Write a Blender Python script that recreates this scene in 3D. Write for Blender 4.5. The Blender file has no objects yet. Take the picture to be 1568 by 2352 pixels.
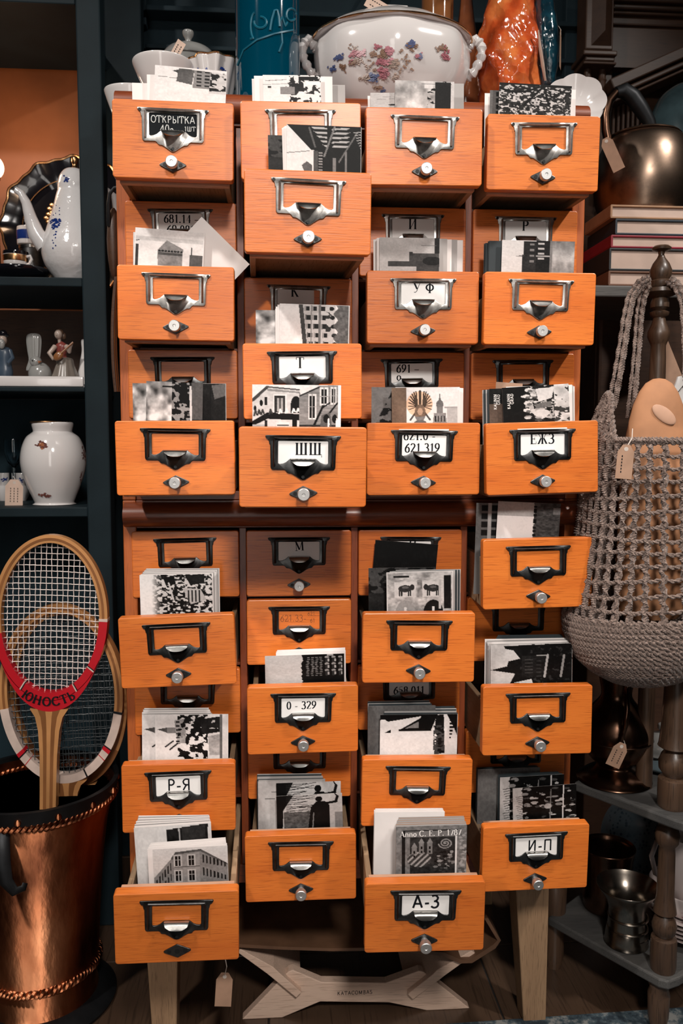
import bpy, bmesh, math, random
import numpy as np
from mathutils import Vector, Matrix, Euler
random.seed(7)
R = math.radians
scene = bpy.context.scene
C = scene.collection

# ------------------------------------------------------------------ camera
F = 1900.0                                    # focal length in pixels of the 1568 x 2352 frame
Z0 = 1.445                                    # height of the top edge of the topmost drawer row
CAM = Vector((-0.11528, -1.28371, Z0 - 0.4657))
PITCH, YAW, ROLL = 0.08407, 0.07324, 0.00167
fwd = Vector((math.sin(YAW) * math.cos(PITCH), math.cos(YAW) * math.cos(PITCH), -math.sin(PITCH)))
r0 = Vector((math.cos(YAW), -math.sin(YAW), 0))
u0 = r0.cross(fwd)
right = r0 * math.cos(ROLL) + u0 * math.sin(ROLL)
up = -r0 * math.sin(ROLL) + u0 * math.cos(ROLL)
cd = bpy.data.cameras.new('camera')
cd.sensor_fit = 'VERTICAL'
cd.sensor_height = 36.0
cd.lens = F * 36.0 / 2352.0
cd.clip_start = 0.02
cd.dof.use_dof = True
cd.dof.focus_distance = 1.2
cd.dof.aperture_fstop = 8.0
cam = bpy.data.objects.new('camera', cd)
C.objects.link(cam)
m = Matrix((right, up, -fwd)).transposed().to_4x4()
m.translation = CAM
cam.matrix_world = m
scene.camera = cam

# ------------------------------------------------------------------ light and exposure
w = bpy.data.worlds.new('world'); scene.world = w
w.use_nodes = True
w.node_tree.nodes['Background'].inputs[0].default_value = (0.30, 0.62, 0.80, 1)
w.node_tree.nodes['Background'].inputs[1].default_value = 0.015

def area(name, loc, target, size, power, col, spread=180):
    l = bpy.data.lights.new(name, 'AREA')
    l.shape = 'DISK'; l.size = size; l.energy = power; l.color = col; l.spread = R(spread)
    o = bpy.data.objects.new(name, l); C.objects.link(o)
    o.location = loc
    o.rotation_euler = (Vector(target) - Vector(loc)).to_track_quat('-Z', 'Y').to_euler()
    return o
area('ceiling_spot_left', (-1.15, -1.15, 2.65), (-0.10, 0, 0.85), 0.12, 7.4, (1.0, 0.935, 0.87), 85)
area('ceiling_spot_right', (1.35, -1.00, 2.70), (0.05, 0, 0.85), 0.12, 6.6, (1.0, 0.935, 0.87), 75)
area('ceiling_spot_centre', (0.10, -2.25, 2.25), (0.0, 0, 0.55), 0.30, 5.4, (1.0, 0.94, 0.88), 60)
scene.view_settings.view_transform = 'Standard'
scene.view_settings.look = 'None'
scene.view_settings.gamma = 1.0
scene.view_settings.use_curve_mapping = False
scene.view_settings.exposure = 0.0

# ------------------------------------------------------------------ helpers
def ray(px, py):
    return fwd + right * ((px - 784) / F) + up * ((1176 - py) / F)
def at(px, py, Y):
    d = ray(px, py); return CAM + d * ((Y - CAM.y) / d.y)
def atz(px, py, z):
    d = ray(px, py); return CAM + d * ((z - CAM.z) / d.z)

def link(o, parent=None):
    C.objects.link(o)
    if parent is not None: o.parent = parent
    return o
def tag(o, label=None, cat=None, group=None, kind=None):
    if label: o['label'] = label
    if cat: o['category'] = cat
    if group: o['group'] = group
    if kind: o['kind'] = kind
    return o
def empty(name, loc=(0, 0, 0), rot=(0, 0, 0), parent=None):
    o = bpy.data.objects.new(name, None); o.empty_display_size = 0.02
    o.location = loc; o.rotation_euler = rot
    return link(o, parent)
def inst(name, mesh, parent=None, loc=(0, 0, 0), rot=(0, 0, 0), scale=(1, 1, 1)):
    o = bpy.data.objects.new(name, mesh); o.location = loc; o.rotation_euler = rot; o.scale = scale
    return link(o, parent)

def basis(d):
    d = d.normalized()
    a = Vector((0, 0, 1)) if abs(d.z) < 0.9 else Vector((1, 0, 0))
    x = d.cross(a).normalized(); return x, d.cross(x).normalized()

class MB:
    def __init__(s): s.v = []; s.f = []; s.m = []
    def add(s, vs, fs, mi=0):
        b = len(s.v); s.v += [tuple(p) for p in vs]
        s.f += [tuple(i + b for i in f) for f in fs]; s.m += [mi] * len(fs)
        return s
    def box(s, x0, x1, y0, y1, z0, z1, ch=0.0, mi=0, M=None):
        cx, cy, cz = (x0 + x1) / 2, (y0 + y1) / 2, (z0 + z1) / 2
        a, b, c = (x1 - x0) / 2, (y1 - y0) / 2, (z1 - z0) / 2
        if ch <= 0:
            vs = [(sx * a, sy * b, sz * c) for sz in (-1, 1) for sy in (-1, 1) for sx in (-1, 1)]
            fs = [(0, 2, 3, 1), (4, 5, 7, 6), (0, 1, 5, 4), (2, 6, 7, 3), (0, 4, 6, 2), (1, 3, 7, 5)]
        else:
            ch = min(ch, a * .9, b * .9, c * .9)
            bm = bmesh.new(); bmesh.ops.create_cube(bm, size=2)
            for q in bm.verts: q.co = (q.co.x * a, q.co.y * b, q.co.z * c)
            bmesh.ops.bevel(bm, geom=bm.edges[:], offset=ch, segments=2, affect='EDGES', profile=.5)
            bm.verts.index_update()
            vs = [tuple(q.co) for q in bm.verts]; fs = [tuple(q.index for q in f.verts) for f in bm.faces]; bm.free()
        T = Matrix.Translation((cx, cy, cz))
        if M is not None: T = M @ T
        return s.add([T @ Vector(p) for p in vs], fs, mi)
    def prism(s, pts, d0, d1, ax='y', mi=0, M=None):
        # polygon pts (a,b) extruded along an axis between d0 and d1
        n = len(pts)
        def P(a, b, d): return {'y': (a, d, b), 'z': (a, b, d), 'x': (d, a, b)}[ax]
        vs = [P(a, b, d0) for a, b in pts] + [P(a, b, d1) for a, b in pts]
        fs = [tuple(range(n)), tuple(range(2 * n - 1, n - 1, -1))] + [(i, i + n, (i + 1) % n + n, (i + 1) % n) for i in range(n)]
        if M is not None: vs = [M @ Vector(p) for p in vs]
        return s.add(vs, fs, mi)
    def tube(s, path, rad, n=8, closed=False, mi=0, flat=1.0, caps=True, upv=None):
        path = [Vector(p) for p in path]; k = len(path)
        if not hasattr(rad, '__len__'): rad = [rad] * k
        vs = []; nx = None
        for i in range(k):
            a = path[i - 1] if (i or closed) else path[0]
            b = path[(i + 1) % k] if (i < k - 1 or closed) else path[-1]
            d = (b - a)
            d = d.normalized() if d.length > 1e-9 else Vector((0, 0, 1))
            if upv is not None:
                nx = d.cross(Vector(upv)); nx = nx.normalized() if nx.length > 1e-6 else basis(d)[0]
            elif nx is None: nx = basis(d)[0]
            else:
                nx = nx - d * nx.dot(d); nx = nx.normalized() if nx.length > 1e-6 else basis(d)[0]
            ny = d.cross(nx)
            for j in range(n):
                t = 2 * math.pi * j / n
                vs.append(path[i] + nx * (math.cos(t) * rad[i]) + ny * (math.sin(t) * rad[i] * flat))
        fs = []
        for i in range(k if closed else k - 1):
            for j in range(n):
                i2 = (i + 1) % k; j2 = (j + 1) % n
                fs.append((i * n + j, i * n + j2, i2 * n + j2, i2 * n + j))
        if caps and not closed:
            fs.append(tuple(range(n - 1, -1, -1))); fs.append(tuple(range((k - 1) * n, k * n)))
        return s.add(vs, fs, mi)
    def lathe(s, prof, n=32, c=(0, 0, 0), mi=0, sx=1.0, sy=1.0, wob=None, M=None):
        c = Vector(c); vs = []; k = len(prof)
        for i, (r, z) in enumerate(prof):
            for j in range(n):
                t = 2 * math.pi * j / n
                rr = r * (wob(t, i) if wob else 1)
                p = c + Vector((rr * math.cos(t) * sx, rr * math.sin(t) * sy, z))
                vs.append(M @ p if M is not None else p)
        fs = []
        for i in range(k - 1):
            for j in range(n):
                j2 = (j + 1) % n
                fs.append((i * n + j, i * n + j2, (i + 1) * n + j2, (i + 1) * n + j))
        if prof[0][0] > 1e-5: fs.append(tuple(range(n - 1, -1, -1)))
        if prof[-1][0] > 1e-5: fs.append(tuple(range((k - 1) * n, k * n)))
        return s.add(vs, fs, mi)
    def ell(s, c, r, n=16, k=10, mi=0, M=None, fn=None):
        c = Vector(c); vs = []; fs = []
        for i in range(k + 1):
            ph = math.pi * i / k
            for j in range(n):
                t = 2 * math.pi * j / n
                d = Vector((math.sin(ph) * math.cos(t), math.sin(ph) * math.sin(t), math.cos(ph)))
                q = fn(d) if fn else 1.0
                p = Vector((d.x * r[0], d.y * r[1], d.z * r[2])) * q
                if M is not None: p = M @ p
                vs.append(c + p)
        for i in range(k):
            for j in range(n):
                j2 = (j + 1) % n
                fs.append((i * n + j, (i + 1) * n + j, (i + 1) * n + j2, i * n + j2))
        return s.add(vs, fs, mi)
    def mesh(s, name, mats, smooth=False, bevel=0, auto=None):
        me = bpy.data.meshes.new(name); me.from_pydata(s.v, [], s.f)
        for q in (mats if isinstance(mats, (list, tuple)) else [mats]): me.materials.append(q)
        if len(set(s.m)) > 1: me.polygons.foreach_set('material_index', s.m)
        bm = bmesh.new(); bm.from_mesh(me)
        bmesh.ops.remove_doubles(bm, verts=bm.verts, dist=1e-6)
        bmesh.ops.recalc_face_normals(bm, faces=bm.faces)
        if bevel:
            ed = [e for e in bm.edges if len(e.link_faces) == 2 and e.calc_face_angle(0) > R(35)]
            bmesh.ops.bevel(bm, geom=ed, offset=bevel, segments=2, affect='EDGES', profile=.5, clamp_overlap=True)
        if smooth:
            lim = R(auto or 40)
            for f in bm.faces: f.smooth = True
            for e in bm.edges:
                if len(e.link_faces) == 2 and e.calc_face_angle(0) > lim: e.smooth = False
        bm.to_mesh(me); bm.free()
        return me
    def build(s, name, mats, parent=None, smooth=False, bevel=0, loc=(0, 0, 0), rot=(0, 0, 0), auto=None):
        return inst(name, s.mesh(name, mats, smooth, bevel, auto), parent, loc, rot)

# ------------------------------------------------------------------ materials
def newmat(name):
    q = bpy.data.materials.new(name); q.use_nodes = True
    nt = q.node_tree; return q, nt, nt.nodes['Principled BSDF']
def N(nt, t, **kw):
    n = nt.nodes.new(t)
    for k, v in kw.items():
        if k.startswith('i_'):
            key = k[2:]; n.inputs[int(key) if key.isdigit() else key].default_value = v
        else: setattr(n, k, v)
    return n
def ramp(nt, stops, interp='LINEAR'):
    n = nt.nodes.new('ShaderNodeValToRGB'); cr = n.color_ramp; cr.interpolation = interp
    while len(cr.elements) < len(stops): cr.elements.new(.5)
    for e, (p, c) in zip(cr.elements, stops): e.position = p; e.color = (*c, 1) if len(c) == 3 else c
    return n
def coords(nt, scale=(1, 1, 1), rnd=True, rot=(0, 0, 0)):
    tc = N(nt, 'ShaderNodeTexCoord'); mp = N(nt, 'ShaderNodeMapping')
    mp.inputs['Scale'].default_value = scale; mp.inputs['Rotation'].default_value = rot
    nt.links.new(tc.outputs['Object'], mp.inputs[0])
    if rnd:
        oi = N(nt, 'ShaderNodeObjectInfo'); mu = N(nt, 'ShaderNodeMath', operation='MULTIPLY'); mu.inputs[1].default_value = 37.0
        nt.links.new(oi.outputs['Random'], mu.inputs[0]); nt.links.new(mu.outputs[0], mp.inputs['Location'])
        return mp, oi
    return mp, None
def bump(nt, b, src, strength, dist=0.001):
    n = N(nt, 'ShaderNodeBump'); n.inputs['Strength'].default_value = strength; n.inputs['Distance'].default_value = dist
    nt.links.new(src, n.inputs['Height']); nt.links.new(n.outputs[0], b.inputs['Normal'])
def plain(name, col, rough=.5, metal=0., spec=.5, coat=0., vary=.12, nscale=40., bmp=0., trans=0., sss=0.):
    q, nt, b = newmat(name)
    b.inputs['Roughness'].default_value = rough; b.inputs['Metallic'].default_value = metal
    b.inputs['Specular IOR Level'].default_value = spec; b.inputs['Coat Weight'].default_value = coat
    b.inputs['Coat Roughness'].default_value = .08
    if trans: b.inputs['Transmission Weight'].default_value = trans
    mp, oi = coords(nt)
    no = N(nt, 'ShaderNodeTexNoise'); no.inputs['Scale'].default_value = nscale; no.inputs['Detail'].default_value = 4
    nt.links.new(mp.outputs[0], no.inputs[0])
    rp = ramp(nt, [(.3, [c * (1 - vary) for c in col]), (.7, [min(1, c * (1 + vary)) for c in col])])
    nt.links.new(no.outputs[0], rp.inputs[0]); nt.links.new(rp.outputs[0], b.inputs['Base Color'])
    if bmp: bump(nt, b, no.outputs[0], bmp)
    return q
def wood(name, c0, c1, c2, rough=.42, coat=.25, axis=0, fine=1.0, vary=.25, bmp=.25, patch=.0):
    """c0 dark grain, c1 body, c2 light; grain runs along the given axis"""
    q, nt, b = newmat(name)
    b.inputs['Roughness'].default_value = rough; b.inputs['Coat Weight'].default_value = coat; b.inputs['Coat Roughness'].default_value = .25
    sc = [26., 26., 26.]; sc[axis] = 2.2
    mp, oi = coords(nt, sc)
    n1 = N(nt, 'ShaderNodeTexNoise'); n1.inputs['Scale'].default_value = 1.0 * fine; n1.inputs['Detail'].default_value = 5; n1.inputs['Distortion'].default_value = .6
    sc2 = [700., 700., 700.]; sc2[axis] = 30.
    mp2, _ = coords(nt, sc2)
    n2 = N(nt, 'ShaderNodeTexNoise'); n2.inputs['Scale'].default_value = fine; n2.inputs['Detail'].default_value = 3
    nt.links.new(mp.outputs[0], n1.inputs[0]); nt.links.new(mp2.outputs[0], n2.inputs[0])
    r1 = ramp(nt, [(.25, c1), (.75, c2)]); nt.links.new(n1.outputs[0], r1.inputs[0])
    r2 = ramp(nt, [(.34, (1, 1, 1)), (.46, (0, 0, 0))]); nt.links.new(n2.outputs[0], r2.inputs[0])
    mx = N(nt, 'ShaderNodeMix', data_type='RGBA'); mx.inputs[7].default_value = (*c0, 1)
    ml = N(nt, 'ShaderNodeMath', operation='MULTIPLY'); ml.inputs[1].default_value = .5
    nt.links.new(r2.outputs[0], ml.inputs[0]); nt.links.new(ml.outputs[0], mx.inputs[0]); nt.links.new(r1.outputs[0], mx.inputs[6])
    hs = N(nt, 'ShaderNodeHueSaturation')
    mr = N(nt, 'ShaderNodeMapRange'); mr.inputs[3].default_value = 1 - vary; mr.inputs[4].default_value = 1 + vary * .55
    nt.links.new(oi.outputs['Random'], mr.inputs[0]); nt.links.new(mr.outputs[0], hs.inputs['Value'])
    nt.links.new(mx.outputs[2], hs.inputs['Color'])
    nt.links.new(hs.outputs[0], b.inputs['Base Color'])
    if bmp: bump(nt, b, n2.outputs[0], bmp, .0006)
    return q
def metal(name, col, rough=.3, spots=(.05, .04, .03), amt=.35, scale=60., bmp=.15, rv=.2):
    q, nt, b = newmat(name)
    b.inputs['Metallic'].default_value = 1.0
    mp, oi = coords(nt)
    no = N(nt, 'ShaderNodeTexNoise'); no.inputs['Scale'].default_value = scale; no.inputs['Detail'].default_value = 6; no.inputs['Roughness'].default_value = .65
    nt.links.new(mp.outputs[0], no.inputs[0])
    rp = ramp(nt, [(.30, [c * (1 - amt) + s * amt for c, s in zip(col, spots)]), (.55, col)])
    nt.links.new(no.outputs[0], rp.inputs[0]); nt.links.new(rp.outputs[0], b.inputs['Base Color'])
    mr = N(nt, 'ShaderNodeMapRange'); mr.inputs[3].default_value = rough + rv; mr.inputs[4].default_value = max(.03, rough - rv)
    nt.links.new(no.outputs[0], mr.inputs[0]); nt.links.new(mr.outputs[0], b.inputs['Roughness'])
    if bmp: bump(nt, b, no.outputs[0], bmp, .0008)
    return q
def glazed(name, col, rough=.12, decals=None, scale=30., thr=.62, bmp=0., seed=0.):
    """white china with clusters of painted flowers"""
    q, nt, b = newmat(name)
    b.inputs['Roughness'].default_value = rough; b.inputs['Coat Weight'].default_value = .6; b.inputs['Coat Roughness'].default_value = .04
    b.inputs['Base Color'].default_value = (*col, 1)
    if decals:
        mp, _ = coords(nt, rnd=False); mp.inputs['Location'].default_value = (seed, seed * .7, seed * 1.3)
        big = N(nt, 'ShaderNodeTexNoise'); big.inputs['Scale'].default_value = scale * .22; big.inputs['Detail'].default_value = 1
        vo = N(nt, 'ShaderNodeTexVoronoi'); vo.inputs['Scale'].default_value = scale * 3
        n3 = N(nt, 'ShaderNodeTexNoise'); n3.inputs['Scale'].default_value = scale * 1.3; n3.inputs['Detail'].default_value = 3
        for x in (big, vo, n3): nt.links.new(mp.outputs[0], x.inputs[0])
        rb = ramp(nt, [(thr, (0, 0, 0)), (thr + .04, (1, 1, 1))]); nt.links.new(big.outputs[0], rb.inputs[0])
        rs = ramp(nt, [(.28, (1, 1, 1)), (.42, (0, 0, 0))]); nt.links.new(vo.outputs['Distance'], rs.inputs[0])
        mu = N(nt, 'ShaderNodeMath', operation='MULTIPLY'); nt.links.new(rb.outputs[0], mu.inputs[0]); nt.links.new(rs.outputs[0], mu.inputs[1])
        k = len(decals)
        rc = ramp(nt, [(.36 + .3 * i / max(1, k - 1), c) for i, c in enumerate(decals)], 'CONSTANT'); nt.links.new(n3.outputs[0], rc.inputs[0])
        mx = N(nt, 'ShaderNodeMix', data_type='RGBA'); mx.inputs[6].default_value = (*col, 1)
        nt.links.new(mu.outputs[0], mx.inputs[0]); nt.links.new(rc.outputs[0], mx.inputs[7]); nt.links.new(mx.outputs[2], b.inputs['Base Color'])
    if bmp:
        mp2, _ = coords(nt); n4 = N(nt, 'ShaderNodeTexNoise'); n4.inputs['Scale'].default_value = 90; n4.inputs['Detail'].default_value = 3
        nt.links.new(mp2.outputs[0], n4.inputs[0]); bump(nt, b, n4.outputs[0], bmp, .002)
    return q

FRONT = wood('orange_varnished_wood', (.32, .056, .007), (.66, .146, .018), (.80, .216, .032), rough=.40, coat=.3, vary=.14, bmp=.3)
CARC = wood('red_brown_pine', (.12, .025, .008), (.40, .090, .020), (.52, .135, .030), rough=.42, axis=2, vary=.1, bmp=.2)
CARCH = wood('shaded_red_brown_pine', (.05, .012, .006), (.17, .034, .010), (.25, .055, .016), rough=.42, axis=0, vary=.1, bmp=.2)  # pine darkened to carry the drawers' shade on moulding and rails
CARCD = wood('shaded_red_pine_divider', (.06, .014, .006), (.20, .040, .012), (.28, .062, .017), rough=.42, axis=2, vary=.1, bmp=.2)  # darker pine copy, shade between the drawers put into its colour
BOXW = wood('raw_drawer_wood', (.13, .07, .035), (.30, .19, .11), (.42, .28, .17), rough=.6, coat=0, axis=1, vary=.15)
EDGEW = wood('worn_drawer_edge', (.22, .09, .05), (.50, .26, .16), (.60, .34, .22), rough=.55, coat=.05, vary=.1)
LEGW = wood('pale_leg_wood', (.10, .055, .03), (.30, .18, .10), (.40, .25, .14), rough=.55, coat=.05, axis=2, vary=.05)
PLYW = wood('pale_plywood', (.34, .21, .15), (.66, .46, .35), (.74, .54, .42), rough=.55, coat=0, axis=0, vary=.05)
GREYW = wood('grey_weathered_board', (.02, .02, .02), (.055, .054, .053), (.10, .095, .09), rough=.6, coat=0, axis=0, vary=.1)
SPIN = wood('dark_turned_wood', (.014, .008, .005), (.052, .028, .017), (.11, .062, .037), rough=.4, coat=.2, axis=2, vary=.1, fine=.6)
WALNUT = wood('dark_carved_walnut', (.012, .006, .004), (.050, .023, .013), (.090, .042, .023), rough=.5, coat=.08, axis=0, vary=.1)
BLUEP = plain('blue_grey_paint', (.012, .021, .026), .55, spec=.12, vary=.15, nscale=14, bmp=.04)
BLUED = plain('dark_blue_boards', (.020, .040, .052), .7, spec=.15, vary=.2, nscale=8)
PANEL = plain('orange_stained_panel', (.42, .135, .045), .55, vary=.25, nscale=7)
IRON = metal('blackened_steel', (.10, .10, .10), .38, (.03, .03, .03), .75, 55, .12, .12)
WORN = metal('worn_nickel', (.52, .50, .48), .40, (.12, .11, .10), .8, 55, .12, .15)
NICKEL = metal('polished_steel_tab', (.50, .49, .47), .22, (.3, .28, .26), .5, 90, .05, .08)
KNOBM = metal('turned_aluminium', (.66, .65, .64), .50, (.4, .4, .4), .3, 120, .03, .1)
SCREW = plain('dark_screw', (.02, .02, .02), .5, .6)
PAPER = plain('white_label_paper', (.86, .83, .81), .7, vary=.04, nscale=30)
INK = plain('black_ink', (.008, .009, .012), .7, spec=.15)
BLACKB = plain('black_chalk_label', (.010, .012, .014), .8, spec=.1)
CHALK = plain('white_chalk', (.6, .6, .58), .8)
PENCIL = plain('pencil_mark', (.16, .055, .02), .7)
TAGP = plain('kraft_tag_paper', (.40, .24, .16), .75, vary=.1, nscale=60)
TAGL = plain('pale_tag_paper', (.62, .45, .36), .7, vary=.06, nscale=60)
CORD = plain('pale_tag_string', (.62, .54, .48), .8)
def cardpaper(name, c): return plain(name, c, .6, spec=.25, vary=.05, nscale=25)
CARDW = cardpaper('card_white', (.86, .81, .79)); CARDG = cardpaper('card_grey', (.42, .40, .39)); CARDD = cardpaper('card_dark', (.035, .045, .05))
CARDS = cardpaper('card_sepia', (.42, .26, .18))
q, nt, b = newmat('photo_print'); ca = N(nt, 'ShaderNodeVertexColor'); ca.layer_name = 'print'
nt.links.new(ca.outputs[0], b.inputs['Base Color']); b.inputs['Roughness'].default_value = .5; b.inputs['Specular IOR Level'].default_value = .2; PHOTO = q
# ------------------------------------------------------------------ room
def struct(name, mb, mat, **k):
    return tag(mb.build(name, mat, **k), kind='structure')
FLOORM = wood('brown_floor_tile', (.020, .012, .008), (.060, .034, .021), (.088, .052, .033), rough=.32, coat=.25, axis=1, vary=.12, fine=.4)
GROUT = plain('dark_grout', (.012, .010, .009), .8)
fl = struct('floor', MB().box(-2.2, 2.2, -2.6, 1.6, -.03, -.003), GROUT)
tilem = MB().box(-.1985, .1985, -.1985, .1985, -.006, 0, .0015).mesh('floor_tile', FLOORM)
for i in range(-4, 5):
    for j in range(-2, 4):
        inst('floor_tile', tilem, fl, (.4 * i + .06, .4 * j + .03, 0), (0, 0, R(0)))
wb = struct('wall_back', MB().box(-2.2, 2.2, 1.50, 1.6, 0, 3.0), BLUED)
for k in range(14):
    MB().box(-2.2, 2.2, 1.47, 1.5, .02 + k * .2, .205 + k * .2, .006).build('board', BLUED, wb)
struct('wall_left', MB().box(-2.3, -2.2, -2.6, 1.6, 0, 3.0), BLUED)
struct('wall_right', MB().box(2.2, 2.3, -2.6, 1.6, 0, 3.0), BLUED)
wf = MB().box(-2.2, -.62, -2.7, -2.6, 0, 3.0).box(-.18, 2.2, -2.7, -2.6, 0, 3.0).box(-.62, -.18, -2.7, -2.6, 0, .06).box(-.62, -.18, -2.7, -2.6, 2.2, 3.0)
struct('wall_front', wf, BLUED)
FILLM, nt, b = newmat('fill_panel_glow'); b.inputs['Emission Color'].default_value = (1., .94, .88, 1); b.inputs['Emission Strength'].default_value = 3.2; b.inputs['Base Color'].default_value = (.5, .5, .5, 1)
wn = struct('added_fill_panel', MB().box(-.62, -.18, -2.68, -2.665, .06, 2.2), FILLM)  # unseen glowing panel added behind the camera for front fill and metal reflections
for x0, x1, z0_, z1_ in ((-.63, -.59, .05, 2.21), (-.21, -.17, .05, 2.21), (-.59, -.21, .05, .10), (-.59, -.21, 2.16, 2.21), (-.59, -.21, 1.62, 1.66)): MB().box(x0, x1, -2.66, -2.59, z0_, z1_, .004).build('fill_panel_frame', BLUEP, wn)
struct('ceiling', MB().box(-2.2, 2.2, -2.6, 1.6, 3.0, 3.1), BLUED)

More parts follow.
